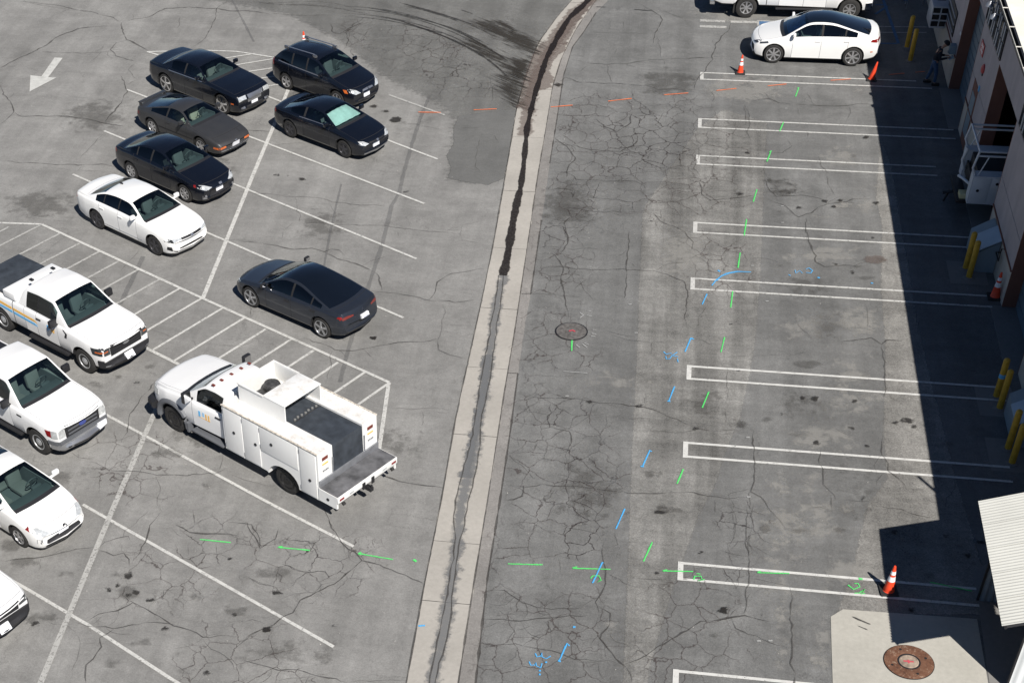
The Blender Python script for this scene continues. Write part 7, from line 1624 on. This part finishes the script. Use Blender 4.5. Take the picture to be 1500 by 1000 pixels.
# ------------------------------------------------------------------ person by the wall
def skin(name, verts, edges, radii, mat, parent, sub=2, root=0):
    me = bpy.data.meshes.new(name); me.from_pydata(verts, edges, []); o = bpy.data.objects.new(name, me); col.objects.link(o)
    md = o.modifiers.new('s', 'SKIN'); sv = me.skin_vertices[0].data
    for i, r in enumerate(radii):
        sv[i].radius = (r, r) if not isinstance(r, tuple) else r; sv[i].use_root = (i == root)
    s2 = o.modifiers.new('u', 'SUBSURF'); s2.levels = sub; s2.render_levels = sub
    dg = bpy.context.evaluated_depsgraph_get(); em = bpy.data.meshes.new_from_object(o.evaluated_get(dg)); bpy.data.objects.remove(o)
    em.materials.clear(); em.materials.append(M[mat]); em.shade_smooth(); em.name = name
    q = bpy.data.objects.new(name, em); col.objects.link(q); q.parent = parent; return q
M['skin'] = simple('skin', (.36, .20, .13), .55); M['jeans'] = simple('blue jeans', (.045, .085, .16), .85, vary=.2, scale=8); M['sweater'] = simple('dark navy sweater', (.012, .014, .022), .9); M['hair'] = simple('black hair', (.008, .007, .007), .6); M['shoe'] = simple('dark shoes', (.02, .018, .016), .6)
pe = empty('person', (10.28, 55.95, .018), label='person in a dark navy sweater and blue jeans, head bowed, reaching to the wall box', cat='person')
# joints in local coordinates: +X towards the wall
hip = (0, 0, .80); J = dict(hip=hip, hl=(0, .10, .78), hr=(0, -.10, .78), kl=(-.06, .11, .43), kr=(.10, -.12, .42), al=(-.16, .12, .07), ar=(.10, -.14, .07), tl=(-.02, .13, .03), tr=(.24, -.15, .03),
    waist=(.0, 0, .94), chest=(.06, 0, 1.16), neck=(.12, 0, 1.30), nk2=(.16, 0, 1.36), sl=(.07, .17, 1.24), sr=(.07, -.17, 1.24), el=(.10, .21, .98), er=(.10, -.21, .98), wl=(.32, .18, .98), wr=(.36, -.10, 1.0))
names = list(J); ix = {k: i for i, k in enumerate(names)}
ed = [('hip', 'hl'), ('hip', 'hr'), ('hl', 'kl'), ('hr', 'kr'), ('kl', 'al'), ('kr', 'ar'), ('al', 'tl'), ('ar', 'tr'), ('hip', 'waist'), ('waist', 'chest'), ('chest', 'neck'), ('neck', 'nk2'), ('chest', 'sl'), ('chest', 'sr'), ('sl', 'el'), ('sr', 'er'), ('el', 'wl'), ('er', 'wr')]
rad = dict(hip=.11, hl=.085, hr=.085, kl=.055, kr=.055, al=.04, ar=.04, tl=.032, tr=.032, waist=.10, chest=.115, neck=.05, nk2=.048, sl=.055, sr=.055, el=.038, er=.038, wl=.027, wr=.027)
V = [J[k] for k in names]; E = [(ix[a], ix[b_]) for a, b_ in ed]; Rr = [rad[k] for k in names]
# head with face as more of the same chain, then the hands
def addp(p, r, frm): V.append(p); Rr.append(r); E.append((frm, len(V) - 1)); return len(V) - 1
h1 = addp((.20, 0, 1.41), .075, ix['nk2']); h2 = addp((.25, 0, 1.46), .09, h1); addp((.33, 0, 1.41), .016, h2)
for wn, s_ in (('wl', 1), ('wr', -1)):
    w_ = Vector(J[wn]); pm = addp(tuple(w_ + Vector((.07, -.02 * s_, .0))), .028, ix[wn])
    for k in range(4):
        a = Vector(V[pm]) + Vector((.035, (k - 1.5) * .02, 0)); f1 = addp(tuple(a), .009, pm); f2 = addp(tuple(a + Vector((.035 - .004 * abs(k - 1.5), 0, -.008))), .008, f1); addp(tuple(a + Vector((.055 - .006 * abs(k - 1.5), 0, -.028))), .007, f2)
    t1 = addp(tuple(w_ + Vector((.05, -.045 * s_, .01))), .010, pm); addp(tuple(w_ + Vector((.09, -.05 * s_, .0))), .009, t1)
skin('body', V, E, Rr, 'skin', pe)
sub = lambda ks: ([J[k] for k in ks], {k: i for i, k in enumerate(ks)})
v_, i_ = sub(['hip', 'hl', 'hr', 'kl', 'kr', 'al', 'ar', 'waist']); skin('jeans', [(x, y, z + (.03 if k in (5, 6) else 0)) for k, (x, y, z) in enumerate(v_)], [(i_[a], i_[b_]) for a, b_ in (('hip', 'hl'), ('hip', 'hr'), ('hl', 'kl'), ('hr', 'kr'), ('kl', 'al'), ('kr', 'ar'), ('hip', 'waist'))], [.125, .10, .10, .07, .07, .055, .055, .115], 'jeans', pe)
v_, i_ = sub(['waist', 'chest', 'neck', 'sl', 'sr', 'el', 'er', 'wl', 'wr']); v_[0] = (0, 0, .80); skin('sweater', v_, [(i_[a], i_[b_]) for a, b_ in (('waist', 'chest'), ('chest', 'neck'), ('chest', 'sl'), ('chest', 'sr'), ('sl', 'el'), ('sr', 'er'), ('el', 'wl'), ('er', 'wr'))], [.14, .145, .06, .072, .072, .052, .052, .036, .036], 'sweater', pe)
bm = bmesh.new(); bmesh.ops.create_uvsphere(bm, u_segments=16, v_segments=10, radius=.118)
for v in bm.verts: v.co = Matrix.Rotation(R_(35), 3, 'Y') @ Vector((v.co.x * 1.05, v.co.y * .92, max(v.co.z, -.02) * 1.0)); v.co += Vector((.235, 0, 1.475))
bmobj('hair', bm, M['hair'], pe, True)
for a in ('l', 'r'):
    p_ = J['a' + a]; bm = bmesh.new(); bx(bm, p_[0] - .09, p_[0] + .19, p_[1] - .05, p_[1] + .05, 0, .10, .035); bmobj('shoe', bm, M['shoe'], pe, True)
pb = empty('papers', (10.28 + .52, 55.90, 1.04), label='pale blue sheet of paper held by the person against the wall', cat='paper')
bm = bmesh.new(); bx(bm, -.13, .05, -.14, .12, -.004, .004, M=Matrix.Rotation(R_(-35), 4, 'Y')); bmobj('sheet', bm, simple('pale blue paper', (.35, .45, .52), .8), pb)

# small debris: pebbles and white chips scattered on the asphalt
bm = bmesh.new(); rr_ = random.Random(3)
for k in range(900):
    x, y = (at(rr_.uniform(0, 1500), rr_.uniform(0, 1000)))[:2]; s_ = rr_.uniform(.008, .022)
    vs_ = [bm.verts.new((x + rr_.uniform(-s_, s_), y + rr_.uniform(-s_, s_), .004 + z * s_)) for z in (0, 0, 0, 1.2)]
    for f in ((0, 1, 3), (1, 2, 3), (2, 0, 3), (0, 2, 1)): bm.faces.new([vs_[i] for i in f])
bmesh.ops.recalc_face_normals(bm, faces=bm.faces)
o = bmobj('grit', bm, simple('pale grit', (.32, .31, .29), .9)); tag(o, kind='stuff')
